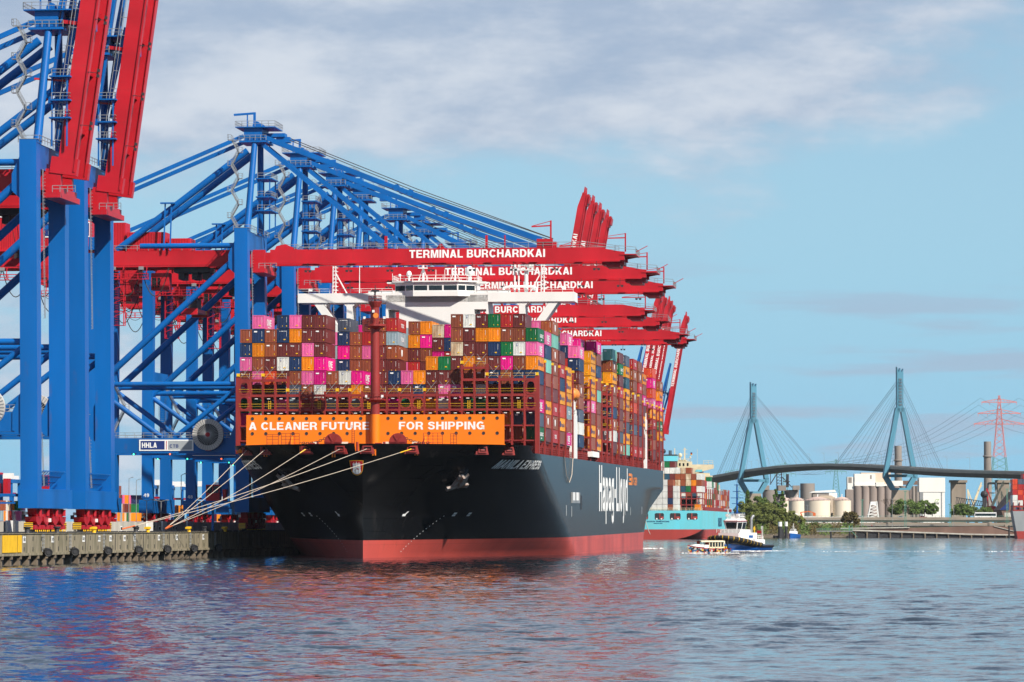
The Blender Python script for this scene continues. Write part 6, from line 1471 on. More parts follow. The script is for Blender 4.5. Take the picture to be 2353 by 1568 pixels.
def make_pilot():
    p = at(1823, 1237, 2010); p.z = 0; t = empty('patrol_boat', p, (0, 0, -R(20))); tag(t, 'small blue and white boat moored beside the dark mooring piles', 'boat')
    st = []
    for k in range(8): u = k / 7; b = 2.3 * (1 - (1 - min(1, u / .5)) ** 2) if u < .5 else 2.3; st.append((-6 + 12 * u, [(b * .7, -.4), (b * .9, .15), (b, 1.7 + .8 * (1 - u))]))
    mb = MB(); boat_hull(mb, st, lambda j: 1 if j == 99 else 0); mb.build('hull', [M['tugblue'], M['white']], t)
    mb = MB(); mb.prism([(-2.6, 2), (2.8, 1.8), (2.6, 3.4), (-1.6, 3.6)], -1.5, 1.5, lambda y, z, x: (x, y, z)); mb.prism([(-1.5, 3.4), (2, 3.4), (1.6, 4.6), (-1.0, 4.6)], -1.2, 1.2, lambda y, z, x: (x, y, z)); dh = mb.build('deckhouse', M['white'], t)
    mb = MB(); mb.box(-1.0, 1.0, -1.36, -1.3, 3.7, 4.4); mb.box(-1.26, 1.26, -.6, 1.4, 3.75, 4.35); mb.build('window', M['glass'], dh)
    mb = MB(); mb.tube((0, 0, 4.6), (0, 0, 7.6), .12, 6); mb.bar((-.9, 0, 6), (.9, 0, 6), .1); mb.bar((-.8, .4, 4.6), (0, 0, 6.6), .08); mb.bar((.8, .4, 4.6), (0, 0, 6.6), .08); mb.build('mast', M['white'], t)
make_pilot()
# ================================================================ far bank
M['grass'] = paint('bank_scrub', (.075, .075, .028), .9, .4, .6, bump=.5, grime=(.05, .035, .016))
M['stone'] = paint('bank_stone', (.15, .12, .085), .9, .35, .8)
M['brick'] = paint('brown_masonry', (.19, .115, .088), .85, .22, .12, streak=4)
M['silo'] = paint('grey_silo_concrete', (.27, .235, .21), .85, .16, .12, streak=5)
M['silob'] = paint('brown_silo_concrete', (.29, .235, .21), .85, .18, .12, streak=5, rust=.3)
M['tank'] = paint('tank_beige', (.72, .63, .50), .55, .06, .1, streak=4)
M['tankr'] = paint('tank_roof_rose', (.55, .40, .34), .6, .08, .1)
M['wall'] = paint('white_cladding', (.78, .76, .72), .55, .05, .1, streak=4)
M['beige'] = paint('beige_cladding', (.58, .46, .35), .7, .08, .2)
M['pylon'] = paint('bridge_steel_blue', (.075, .25, .36), .5, .10, .05, streak=3)
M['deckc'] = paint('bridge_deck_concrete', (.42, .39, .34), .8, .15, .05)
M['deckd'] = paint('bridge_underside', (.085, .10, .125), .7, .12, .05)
M['pier'] = paint('pier_concrete', (.30, .25, .20), .85, .2, .08, streak=4)
M['stay'] = paint('stay_cable', (.10, .14, .18), .6, .05, .1)
M['greenm'] = paint('green_steel', (.10, .26, .20), .6, .1, .3)
M['redm'] = paint('pylon_red', (.62, .16, .13), .6, .1, .3)
def PX(x, Y): return (x - CX) / F * Y * .9995
def ZP(y, Y): return at(CX, y, Y).z
def bank():
    mb = MB()
    xs = [1690, 1720, 1760, 1800, 1850, 1900, 1950, 1985]; Y = 2070
    g = [[(PX(x, Y + d), Y + d, z + (.25 * math.sin(x * 1.3 + d) if 0 < d < 60 else 0)) for x in xs] for d, z in ((-2, -1), (0, .3), (5, 2.0), (14, 3.6), (40, 5.2), (60, 5.6), (5200, 6.0))]
    # widen the last rows so that the land reaches far out of the frame
    for r in g[5:]: r[0] = (r[0][0] - 900, r[0][1], r[0][2]); r[-1] = (r[-1][0] + 1500, r[-1][1], r[-1][2])
    for j in range(len(g) - 1):
        mb.mat(1 if j < 2 else 0)
        for i in range(len(xs) - 1): mb.add([g[j][i], g[j][i + 1], g[j + 1][i + 1], g[j + 1][i]], [(0, 1, 2, 3)])
    mb.mat(0).add([(PX(1690, Y) - 5, 2076, 1.6), (PX(1690, Y), 2076, 1.6), (PX(1690, Y), 2135, 5.5), (PX(1690, Y) - 600, 2135, 5.5)], [(0, 1, 2, 3)])
    tag(mb.build('far_bank', [M['grass'], M['stone']]), kind='structure')
    mb = MB(); mb.box(PX(1985, 2070), 700, 2076, 2128, -2, 5.2); tag(mb.build('wharf_ground', M['stone']), kind='structure')
bank()
# brown sloping wharf with dark piled front
def wharf():
    Y = 2066; w = empty('old_wharf', (PX(1965, Y), Y, 0)); tag(w, 'brown sloping wharf on dark piles along the far bank', 'wharf')
    X0, X1 = PX(1965, Y) , PX(2352, Y) + 6; L = X1 - X0
    mb = MB(); mb.prism([(0, 2.6), (0, 4.4), (L * .28, 5.0), (L * .62, 6.0), (L * .80, 6.0), (L * .92, 5.2), (L * .92, 1.2), (L * .55, 1.6)], 0, 4.5, lambda x, z, y: (x, y, z)); mb.build('wharf_face', M['brick'], w)
    mb = MB(); mb.prism([(-2, 3.6), (-2, 4.4), (L * .62, 2.2), (L * .95, 1.6), (L * .95, 1.0), (L * .6, 1.6)], -.8, -.05, lambda x, z, y: (x, y, z)); mb.bar((-8, -.6, 4.9), (L * .3, -.6, 5.4), .4, .5); mb.bar((L * .77, -.3, 6.1), (L * .90, -.3, 3.0), .3, .35); mb.build('capping_beam', M['pale'], w)
    mb = MB()
    for k in range(15): mb.box(k * L / 15.5 - .3, k * L / 15.5 + .3, -.7, .1, -1.5, 3.0 - k * .1)
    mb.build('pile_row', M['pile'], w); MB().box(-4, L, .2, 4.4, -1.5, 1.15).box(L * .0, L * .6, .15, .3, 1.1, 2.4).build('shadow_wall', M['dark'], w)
    mb = MB(); mb.rail([(0, .2, 5.6), (L * .28, .2, 5.8), (L * .62, .2, 6.1)], 1.1, .05, 3); mb.build('railing', M['galv'], w)
wharf()
# footbridge pier with green rail, mooring piles
Y = 2058; w = empty('landing_stage', (PX(1876, Y), Y, 0)); tag(w, 'thin landing stage with a green railing on two dark posts', 'jetty')
L = PX(1958, Y) - PX(1876, Y); mb = MB(); mb.box(0, L, -.6, .6, 3.2, 3.7); mb.build('walkway', M['galv'], w)
mb = MB(); mb.rail([(0, -.6, 3.7), (L, -.6, 3.7)], 1.3, .07, 1.0); mb.bar((L * .97, 0, 3.6), (L * 1.14, 0, .4), .3, .3); mb.box(L * .9, L * .93, -.7, -.5, 3.7, 6.4); mb.box(L * .98, L * 1.0, -.7, -.5, 3.7, 6.4); mb.build('railing', M['greenm'], w)
for k in (.40, .93): MB().tube((L * k, 0, -1.5), (L * k, 0, 3.2), .5, 8).build('post', M['dark'], w)
for i, (x, zt, lab) in enumerate(((1792, 8.3, 'thick mooring pile with a white top, left of the pair by the patrol boat'), (1806, 8.4, 'mooring pile with a white top, right of the pair by the patrol boat'))):
    Yp = 2040; mb = MB(); mb.tube((0, 0, -2), (0, 0, zt * .72), 1.05 if i == 0 else .8, 12).mat(1).tube((0, 0, zt * .72), (0, 0, zt), 1.06 if i == 0 else .81, 12)
    tag(mb.build('mooring_pile', [M['dark'], M['white']], None, loc=(PX(x, Yp), Yp, 0)), lab, 'pile', 'mooring piles')
mb = MB(); mb.box(-3, 4, -2, 2, -.5, 1.2); mb.box(1, 2.6, -1, 1, 1.2, 4.5); tag(mb.build('pontoon', M['dark'], None, loc=(PX(1790, 2044), 2046, 0)), 'low dark pontoon at the foot of the white-topped piles', 'pontoon')
mb = MB(); mb.tube((0, 0, 2), (0, 0, 6), .3, 8); mb.box(-.5, .5, -.3, .3, 4, 5.4); tag(mb.build('yellow_marker', M['yellow'], None, loc=(PX(1733, 2068), 2068, 0)), 'small yellow navigation mark on the bank below the trees', 'marker')
# two elevated roads
def viaduct(name, Y, z0, z1, x0, x1, label, rail):
    X0, X1 = PX(x0, Y), PX(x1, Y); r = empty(name, (X0, Y, 0)); tag(r, label, 'viaduct'); L = X1 - X0
    MB().box(0, L, 0, 9, z1 - .9, z1).box(0, L, 1, 8, z0, z1 - .9).build('deck', M['deckc'], r)
    mb = MB(); mb.box(0, L, -.12, 0, z1 - .5, z1 + .75); mb.build('parapet', M['pier'], r)
    mb = MB(); k = 6
    while k < L: mb.box(k - .7, k + .7, 2, 7, 0, z0); k += 17.5
    mb.build('piers', M['pier'], r)
    mb = MB(); mb.rail([(0, .1, z1 + .7), (L, .1, z1 + .7)], .8, .05, 2.4, mid=False); mb.build('railing', M['greenm'], r)
    return r, z1
viaduct('road_viaduct', 2250, 8.4, 10.4, 1800, 2420, 'long pale road viaduct behind the far bank, the upper of the two', 1)
viaduct('rail_viaduct', 2190, 5.6, 7.2, 1800, 2420, 'long low viaduct in front of the upper road, close above the bank', 0)
def car(x, Y, z, lab, col, L=4.4, h=1.45, name='car'):
    root = empty(name, (PX(x, Y), Y, z)); tag(root, lab, 'car')
    b = MB().prism([(0, .3), (L, .3), (L, .85), (L * .96, .95), (L * .72, .98), (L * .6, h), (L * .25, h), (L * .08, .95), (0, .85)], 0, 1.75, lambda u, w_, d: (u, d, w_)).build('body', col, root)
    MB().prism([(L * .12, .97), (L * .68, .99), (L * .585, h - .1), (L * .27, h - .1)], -.02, 1.77, lambda u, w_, d: (u, d, w_)).build('window', M['glass'], root)
    mb = MB()
    for u in (.2, .8):
        for d in (.0, 1.6): mb.tube((L * u, d - .03, .33), (L * u, d + .18, .33), .33, 10)
    mb.build('wheels', M['rubber'], root)
M['carw'] = paint('car_white', (.7, .7, .7), .3, .03, .5, coat=.4); M['carg'] = paint('car_silver', (.3, .33, .36), .3, .03, .5, coat=.4); M['card'] = paint('car_red', (.25, .02, .03), .3, .03, .5, coat=.4)
car(1970, 2251.5, 10.4, 'small white car driving on the upper viaduct', M['carw']); car(2062, 2251.5, 10.4, 'silver car on the viaduct before the brown silos', M['carg']); car(2112, 2253, 10.4, 'dark red car on the viaduct near the bus', M['card']); car(2340, 2251.5, 10.4, 'silver car at the right end of the viaduct by the grey ship', M['carg'])
b = empty('coach_bus', (PX(2239, 2253), 2253, 10.4)); tag(b, 'long white coach with dark windows on the viaduct', 'bus')
MB().prism([(0, .4), (12.4, .4), (12.6, 1.5), (12.5, 3.6), (.3, 3.6), (0, 2.4)], 0, 2.5, lambda u, z, d: (u, d, z)).build('body', M['carw'], b); MB().box(.3, 12.2, -.03, 0, 1.5, 2.9).box(.02, .1, .2, 2.3, 1.5, 3.0).build('window', M['glass'], b)
mb = MB(); [mb.tube((u, -.05, .5), (u, .3, .5), .5, 10) for u in (2.6, 9.6)]; mb.build('wheels', M['rubber'], b)
tk = empty('truck', (PX(2308, 2253), 2253, 10.4)); tag(tk, 'small pale van truck just right of the coach', 'truck')
MB().box(0, 4.6, 0, 2.3, 1.0, 3.4).build('cargo_box', M['pale'], tk); MB().prism([(4.7, .6), (6.4, .6), (6.4, 1.6), (5.9, 2.6), (4.7, 2.6)], 0, 2.2, lambda u, z, d: (u, d, z)).build('cab', M['carw'], tk); mb = MB(); [mb.tube((u, -.05, .5), (u, .3, .5), .5, 10) for u in (1.2, 5.4)]; mb.build('wheels', M['rubber'], tk)
# oil tanks
for i, (x0, x1, y0, Y, lab) in enumerate(((1788, 1821, 1151, 2480, 'partly hidden'), (1813, 1852, 1151, 2440, 'middle'), (1850, 1912, 1150, 2400, 'broad'), (1915, 1957, 1150, 2400, 'rightmost'))):
    r = (PX(x1, Y) - PX(x0, Y)) / 2; z = ZP(y0, Y); t = empty('storage_tank', (PX((x0 + x1) / 2, Y), Y + r, 0))
    tag(t, f'{["left storage tank half hidden by the poplars", "second beige storage tank from the left", "largest beige storage tank", "rightmost beige storage tank beside the brown silos"][i]}', 'storage tank', 'storage tanks')
    MB().lathe((0, 0, 0), [(r, 4), (r, z)], 40).lathe((0, 0, 0), [(r + .12, z - 11), (r + .12, z - 10.7)], 40).build('shell', M['tank'], t, smooth=True)
    MB().lathe((0, 0, 0), [(r + .15, z), (r * .5, z + 1.6), (.1, z + 2.3)], 40).build('roof', M['tankr'], t, smooth=True)
    mb = MB(); mb.tube((0, 0, z + 2), (0, 0, z + 3.8), .3, 8); mb.build('vent', M['white'], t)
    mb = MB(); ps = [(r * math.cos(a / 16 * 6.283), r * math.sin(a / 16 * 6.283), z) for a in range(17)]; mb.rail(ps, 1.0, .06, 2); mb.build('railing', M['galv'], t)
mb = MB(); mb.box(0, PX(2010, 2370) - PX(1815, 2370), 0, 1, 5, 11.6); tag(mb.build('perimeter_wall', M['wall'], None, loc=(PX(1815, 2370), 2370, 0)), 'long low white wall before the storage tanks', 'wall')
# truck with orange crane arm in front of the wall
t = empty('mobile_crane', (PX(1824, 2340), 2340, 10)); tag(t, 'white mobile crane truck with a folded orange arm', 'truck')
mb = MB(); mb.box(0, 12, 0, 2, .8, 1.8); mb.box(0, 2.4, 0, 2.2, 1.8, 3.6); mb.build('chassis', M['white'], t); mb = MB(); mb.bar((5, 1, 1.8), (4, 1, 4.2), .7); mb.bar((4, 1, 4.2), (9, 1, 4.8), .6); mb.bar((9, 1, 4.8), (12.6, 1, 3.8), .5); mb.box(11.4, 13, .4, 1.6, 2, 3.8); mb.build('crane_arm', M['ropeo'], t)
mb = MB(); [mb.tube((u, -.05, .5), (u, .3, .5), .5, 10) for u in (1.4, 7, 9)]; mb.build('wheels', M['rubber'], t)
# grey silos with conveyor steelwork
Y = 3700; s = empty('cement_silos', (PX(1753, Y), Y, 0)); tag(s, 'group of round grey concrete silos topped by tangled steelwork', 'silos')
k = Y / F; 
def sx(x): return PX(x, Y) - PX(1753, Y)
for x0, x1, y0, dy in ((1753, 1788, 1126, 0), (1804, 1873 * .0 + 1838, 1126, 6), (1788, 1806, 1135, 14)):
    r = (sx(x1) - sx(x0)) / 2; c = (sx(x0) + sx(x1)) / 2; MB().lathe((c, r + dy, 0), [(r, 0), (r, ZP(y0, Y))], 28).build('silo', M['silo'], s, smooth=True)
r = (sx(1881) - sx(1847)) / 2; MB().lathe((sx(1847) + r, r + 40, 0), [(r, 0), (r, ZP(1110, Y))], 28).build('silo', M['silo'], s, smooth=True)
MB().box(sx(1788), sx(1806), -2, 10, ZP(1128, Y), ZP(1116, Y)).box(sx(1753), sx(1768), 0, 8, ZP(1126, Y), ZP(1116, Y)).box(sx(1822), sx(1838), 0, 8, ZP(1126, Y), ZP(1116, Y)).build('head_house', M['silo'], s)
mb = MB(); x0, x1 = sx(1786), sx(1797)
for x in (x0, x1):
    for y in (4, 8): mb.bar((x, y, 20), (x, y, ZP(1076, Y)), .7)
for q in range(14): z = 20 + (ZP(1076, Y) - 20) * q / 14; mb.bar((x0, 4, z), (x1, 4, z + 3), .3); mb.bar((x0, 4, z), (x1, 4, z), .4)
mb.bar((sx(1770), 3, ZP(1114, Y)), (sx(1786), 3, ZP(1088, Y)), .9); mb.bar((sx(1771), 3, ZP(1112, Y)), (sx(1771), 3, ZP(1090, Y)), .6); mb.bar((sx(1797), 3, ZP(1096, Y)), (sx(1820), 3, ZP(1120, Y)), .8); mb.tube((sx(1810), 3, ZP(1120, Y)), (sx(1810), 3, ZP(1090, Y)), 1.4, 10); mb.box(sx(1800), sx(1815), 0, 3, ZP(1108, Y), ZP(1106, Y))
mb.build('steelwork', M['dark'], s)
b = empty('grey_works', (PX(1838, 3650), 3650, 0)); tag(b, 'low stepped grey industrial building between silos and tanks', 'building')
def bx(x): return PX(x, 3650) - PX(1838, 3650)
Yb = 3650
MB().box(bx(1838), bx(1930), 0, 20, 0, ZP(1146, Yb)).box(bx(1868), bx(1905), 3, 18, ZP(1146, Yb), ZP(1133, Yb)).build('wall', M['silo'], b)
MB().prism([(bx(1862), ZP(1133, Yb)), (bx(1922), ZP(1131, Yb)), (bx(1919), ZP(1126, Yb)), (bx(1868), ZP(1129, Yb))], 2, 19, lambda x, z, d: (x, d, z)).box(bx(1905), bx(1924), 2.5, 18, ZP(1146, Yb), ZP(1133, Yb)).build('roof', M['wall'], b)
MB().box(bx(1876), bx(1918), -6, -1, 18, ZP(1143, Yb)).prism([(bx(1880), ZP(1143, Yb)), (bx(1915), ZP(1143, Yb)), (bx(1908), ZP(1139, Yb)), (bx(1885), ZP(1139, Yb))], -6, -1, lambda x, z, d: (x, d, z)).build('annex', M['beige'], b)
# brown grain silos with white head house
Y = 3420; g = empty('grain_silos', (PX(1950, Y), Y, 0)); tag(g, 'broad brown grain silo block with white head houses on top', 'silos')
def gx(x): return PX(x, Y) - PX(1950, Y)
for i in range(11):
    x0, x1 = 1963 + i * 17.6, 1963 + (i + 1) * 17.6; r = (gx(x1) - gx(x0)) / 2; MB().lathe((gx(x0) + r, r + 1, 0), [(r * 1.12, 0), (r * 1.12, ZP(1117, Y))], 20).build('silo', M['silob'], g, smooth=True)
MB().box(gx(1945), gx(1963), 3, 16, 0, ZP(1125, Y)).build('stair_tower', M['silob'], g)
MB().box(gx(1964), gx(2052), 1, 14, ZP(1117, Y), ZP(1113, Y)).box(gx(1964), gx(2012), 2, 14, ZP(1113, Y), ZP(1089, Y)).box(gx(1948), gx(1963), 3.2, 15, ZP(1125, Y), ZP(1096, Y)).box(gx(2013), gx(2032), .5, 14, ZP(1118, Y), ZP(1108.5, Y)).box(gx(2050), gx(2075), 1, 14, ZP(1117, Y), ZP(1105, Y)).build('head_house', M['wall'], g)
MB().box(gx(1982), gx(2050), 14.2, 24, ZP(1113, Y), ZP(1086, Y)).build('rear_block', M['beige'], g)
MB().box(gx(2070), gx(2118), 2, 12, ZP(1114, Y), ZP(1105, Y)).build('conveyor_gallery', M['brick'], g)
mb = MB(); mb.box(gx(1950), gx(1958), 3.1, 3.2, ZP(1110, Y), ZP(1097, Y)); mb.box(gx(2000), gx(2003.5), 1.9, 2, ZP(1101, Y), ZP(1092, Y)); mb.build('panel', M['silo'], g)
for i in range(5):
    x = 2102 + i * 2.9; pass
# white building with leaf emblem
Y = 3300; a = empty('white_building', (PX(2114, Y), Y, 0)); tag(a, 'tall white windowless building with a green leaf emblem', 'building')
def ax(x): return PX(x, Y) - PX(2114, Y)
MB().box(ax(2117), ax(2171), 0, 14, 0, ZP(1131, Y)).box(ax(2112), ax(2171.6), -.4, 14.3, ZP(1131, Y), ZP(1098, Y)).build('wall', M['wall'], a)
MB().box(ax(2113), ax(2121), -.5, -.1, 0, ZP(1131, Y)).box(ax(2162), ax(2164.5), -.2, -.05, 4, ZP(1132, Y)).build('service_shaft', M['galv'], a)
mb = MB(); mb.text('ADM', lambda x, z: (ax(2145) + x, -.03, ZP(1159.5, Y) + z), 1.75, ax(2157) - ax(2145), .03); mb.mat(1); mb.prism([(0, 0), (2.6, .3), (4.2, 2.6), (1.4, 2.4)], -.06, -.03, lambda x, z, d: (ax(2146.5) + x, d, ZP(1155, Y) + .2 + z)); mb.mat(2).prism([(.5, .3), (2.3, .6), (3.5, 2.2), (1.6, 2.0)], -.09, -.06, lambda x, z, d: (ax(2146.5) + x, d, ZP(1155, Y) + .2 + z))
mb.build('emblem', [M['dark'], paint('leaf_green', (.25, .42, .05), .5), M['wall']], a)
Y = 3340; c = empty('slim_silos', (PX(2095, Y), Y, 0)); tag(c, 'row of slim tall grey silos beside the white building', 'silos')
for i in range(3): r = .5 * (PX(2102.6, Y) - PX(2094, Y)); MB().lathe((r * 2 * i + r, r, 0), [(r, 0), (r, ZP(1118, Y))], 18).build('silo', M['silo'], c, smooth=True)
# white loading tower
Y = 2300; l = empty('loading_tower', (PX(1992, Y), Y, 0)); tag(l, 'white lattice loading tower in front of the brown silos', 'tower'); W_ = PX(2020, Y) - PX(1992, Y); zt = ZP(1153, Y); mb = MB()
for x, xt in ((0, W_ * .35), (W_, W_ * .8)): mb.bar((x, 0, 8), (xt, 0, zt), .6); mb.bar((x, 4, 8), (xt, 4, zt), .6)
for k in range(6): z = 9 + k * (zt - 9) / 6; t_ = k / 6; mb.bar((W_ * .35 * t_, 0, z), (W_ - W_ * .2 * t_, 0, z + 2), .35); mb.bar((W_ * .35 * t_, 0, z), (W_ - W_ * .2 * t_, 0, z), .35)
mb.box(W_ * .3, W_ * .85, 0, 4, zt - 2, zt); mb.build('tower_frame', M['white'], l)
# chimneys
for i, (x, y0, Y, lab) in enumerate(((2064, 1025, 3600, 'tall grey chimney behind the right bridge tower'), (2269.5, 1015, 3500, 'tall grey chimney left of the red lattice mast'))):
    r = 9.0 * Y / F * .92; z = ZP(y0, Y); mb = MB(); mb.lathe((0, 0, 0), [(r * 1.15, 0), (r, z)], 18); t = mb.build('chimney', M['silo'], None, smooth=True, loc=(PX(x, Y), Y, 0)); tag(t, lab, 'chimney', 'grey chimneys')
    MB().lathe((0, 0, 0), [(r * 1.05, z - 14), (r * 1.3, z - 13.6), (r * 1.3, z - 12.6), (r * 1.02, z - 12.4)], 18).build('gallery', M['silo'], t)
# ---------------------------------------------------------------- the big cable-stayed bridge
BR = [(2480, 1092, 2560), (2352, 1087.5, 2750), (2187, 1083, 3010), (2068, 1075.5, 3195), (1985, 1070.5, 3278), (1896, 1069, 3365), (1810, 1073.5, 3452), (1731, 1083, 3536), (1690, 1090.5, 3600), (1650, 1097.5, 3680), (1615, 1105, 3760), (1570, 1116, 3860)]
bp = [at(*p) for p in BR]
def bez(pts, n=8):
    out = []
    for i in range(len(pts) - 1):
        p0, p1, p2, p3 = pts[max(0, i - 1)], pts[i], pts[i + 1], pts[min(len(pts) - 1, i + 2)]
        for k in range(n):
            t = k / n; out.append(.5 * ((2 * p1) + (p2 - p0) * t + (2 * p0 - 5 * p1 + 4 * p2 - p3) * t * t + (3 * p1 - p0 - 3 * p2 + p3) * t ** 3))
    return out + [pts[-1]]
path = bez(bp)
br = empty('cable_stayed_bridge', bp[3]); tag(br, 'high cable-stayed road bridge with two blue diamond towers', 'bridge'); B0 = bp[3]
mb = MB(); md = MB(); mr = MB(); secs = []
for i, p in enumerate(path):
    d = (path[min(i + 1, len(path) - 1)] - path[max(0, i - 1)]); d.z = 0; d.normalize(); n = V((d.y, -d.x, 0)) * 8.7; secs.append((p - B0, n))
for (a, n), (b, m_) in zip(secs, secs[1:]):
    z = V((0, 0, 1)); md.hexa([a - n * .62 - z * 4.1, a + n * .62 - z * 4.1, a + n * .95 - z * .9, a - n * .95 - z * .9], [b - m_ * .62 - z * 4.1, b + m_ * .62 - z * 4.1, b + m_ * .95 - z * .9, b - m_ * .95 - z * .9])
    mb.hexa([a - n - z * .9, a + n - z * .9, a + n + z * .25, a - n + z * .25], [b - m_ - z * .9, b + m_ - z * .9, b + m_ + z * .25, b - m_ + z * .25])
    for sg in (-1, 1): mr.bar(a + n * sg + z * .75, b + m_ * sg + z * .75, .25, 1.0)
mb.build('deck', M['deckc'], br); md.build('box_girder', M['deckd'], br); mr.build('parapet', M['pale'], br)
def seg(i): return path[i * 8]
for k, (ci, zt) in enumerate(((3, 135.5), (7, 135.5))):
    c = bp[ci] - B0; d = (path[ci * 8 + 2] - path[ci * 8 - 2]); d.z = 0; d.normalize(); n = V((d.y, -d.x, 0)); n = n if n.x > 0 else -n; zz = lambda z: V((0, 0, z - B0.z))
    c = V((c.x, c.y, 0)); mb = MB(); S = 4.4
    P = lambda t, z, e=0: c + n * t + d * e + zz(z)
    def leg(p, q, w): mb.bar(P(*p), P(*q), w, S, up=d)
    for sg in (-1, 1):
        leg((sg * 2.0, 102), (sg * 12.2, 48), 3.7); leg((sg * 12.2, 49), (sg * 12.4, 45), 3.8); leg((sg * 12.2, 46), (sg * 6.4, 36.5), 3.9)
    mb.bar(P(-11.5, 46.8), P(11.5, 46.8), S, 2.3); mb.bar(P(-7.5, 36.0), P(7.5, 36.0), S + .6, 2.0)
    for e0 in (0,):
        vs = [(-2.6, 99), (2.6, 99), (2.6, 134), (1.2, 131), (0, 134.5), (-1.2, 131), (-2.6, 135.5)]
        mb.prism(vs, -S / 2, S / 2, lambda t, z, e: P(t, z, e))
    mb.build('tower', M['pylon'], br)
    q = MB()
    for j in range(9):
        z = 104 + j * 2.6; q.prism([(-1.2, z), (1.2, z), (1.2, z + 1.2), (-1.2, z + 1.2)], -S / 2 - .5, S / 2 + .5, lambda t, zz_, e: P(t, zz_, e))
    q.build('anchor_boxes', M['stay'], br)
    q = MB(); w0, w1 = 8.0, 6.4
    q.hexa([P(-w0, 0, -3.5), P(w0, 0, -3.5), P(w0, 0, 3.5), P(-w0, 0, 3.5)], [P(-w1, 35.2, -3), P(w1, 35.2, -3), P(w1, 35.2, 3), P(-w1, 35.2, 3)]); q.build('pier', M['pier'], br)
    q = MB()
    ic = ci * 8; tot = [0]
    def arc(dirn):
        out = []; L = 0; i = ic
        while 0 < i < len(path) - 1 and L < 168: L += (path[i + dirn] - path[i]).length; i += dirn; out.append((L, path[i]))
        return out
    for dirn in (1, -1):
        ar = arc(dirn)
        for j in range(11):
            want = 22 + j * 13; z = 103 + j * 2.3
            p = min(ar, key=lambda t: abs(t[0] - want))[1]
            # exact point along the deck
            for (La, pa_), (Lb, pb_) in zip([(0, path[ic])] + ar, ar):
                if La <= want <= Lb: p = pa_.lerp(pb_, (want - La) / (Lb - La)); break
            for sg in ((-.8, .8) if j in (5, 10) else (-.4,)): q.tube(P(sg, z), p - B0 + n * sg + V((0, 0, .4)), .085 if j not in (5, 10) else .17, 5, caps=False)
    q.build('stay_cables', M['stay'], br)
for x0, x1, Y in ((2177, 2218 - 0, 3010), (2367 * 0 + 2283, 2318, 2870)):
    zt = ZP(1105, Y); X0, X1 = PX(x0 + 8, Y), PX(x1, Y); off = V((0, 0, 0)) - B0; mb = MB(); mb.box(X0 + off.x, X1 + off.x, Y - 4 + off.y, Y + 4 + off.y, off.z, zt + off.z); mb.box(X0 - 1 + off.x, X1 + 1 + off.x, Y - 5 + off.y, Y + 5 + off.y, zt - 1.5 + off.z, zt + off.z + .4); mb.build('pier', M['pier'], br)
mb = MB()
for i in range(12, len(path) - 20, 3):
    a, n = secs[i]; mb.bar(a + n * .9, a + n * .9 + V((0, 0, 10.5)), .16); mb.bar(a + n * .9 + V((0, 0, 10.4)), a + n * .6 + V((0, 0, 10.6)), .2)
mb.build('lamp_posts', M['galv'], br)
# ---------------------------------------------------------------- lattice pylons and lines
def lattice_mast(x, y0, Y, base_w, arms, lab, two=False):
    zt = ZP(y0, Y); r = empty('lattice_pylon', (PX(x, Y), Y, 0)); tag(r, lab, 'pylon', 'lattice power pylons'); m0 = MB(); m1 = MB(); N = 22
    def w(z): return base_w * (1 - z / zt) ** 1.15 * .5 + .45
    for k in range(N):
        z0, z1 = zt * .97 * k / N, zt * .97 * (k + 1) / N; mb = m1 if (two and z0 > zt * .52) else m0; a, b = w(z0), w(z1); t = max(.14, base_w * .009)
        for sx_ in (-1, 1):
            for sy in (-1, 1): mb.bar((sx_ * a, sy * a, z0), (sx_ * b, sy * b, z1), t * 1.6)
        for f in (lambda u, v, z: (u, v, z), lambda u, v, z: (v, u, z)):
            for e in (-1, 1): mb.bar(f(-a, e * a, z0), f(b, e * b, z1), t); mb.bar(f(a, e * a, z0), f(-b, e * b, z1), t)
    for zf, half in arms:
        mb = m1 if two else m0; z = zt * zf; t = max(.2, base_w * .014)
        for sg in (-1, 1):
            mb.bar((0, -w(z), z), (sg * half, 0, z), t * 1.5); mb.bar((0, w(z), z), (sg * half, 0, z), t * 1.5); mb.bar((0, 0, z + half * .2), (sg * half, 0, z + .2), t * 1.5)
            for j in range(1, 6): u = half * j / 6; mb.bar((sg * u, 0, z), (sg * (u - half / 12), 0, z + half * .2 * (1 - j / 6)), t); 
            for j in (.55, .98): mb.bar((sg * half * j, 0, z), (sg * half * j, 0, z - 2.8), .3)
    m0.build('mast_frame', M['greenm'], r)
    if two: m1.build('mast_head', M['redm'], r)
    return r, zt
r1, z1 = lattice_mast(2297, 899, 4000, 27, ((.92, 18), (.84, 22), (.765, 26)), 'tall lattice mast with a red upper half and three cross arms', True)
lattice_mast(1804 * 1.0, 1057, 4300, 13, ((.90, 18), (.80, 12)), 'pale green lattice pylon behind the bridge midspan, left one')
lattice_mast(1921, 1050, 4100, 14, ((.90, 17), (.80, 11)), 'pale green lattice pylon behind the brown silos')
lattice_mast(1704, 1070, 4200, 16, ((.90, 18), (.80, 12)), 'pale green lattice pylon seen through the left bridge tower')
mb = MB(); o = at(2297, 960, 4000)
for (px, py), (qx, qy, qY) in (((2297 + d, 915 + 16 * j), (1921 + d * .5, 1062 + 4 * j, 4100)) for j in range(3) for d in (-44 - 4 * j, 44 + 4 * j)):
    a = at(px, py, 4000); b = at(qx, qy, qY); mb.path([a.lerp(b, k / 12) + V((0, 0, -14 * math.sin(math.pi * k / 12))) - o for k in range(13)], .11, 4)
    b = at(2500 + (px - 2297) * 1.5, py + 52, 3600); mb.path([a.lerp(b, k / 8) + V((0, 0, -8 * math.sin(math.pi * k / 8))) - o for k in range(9)], .11, 4)
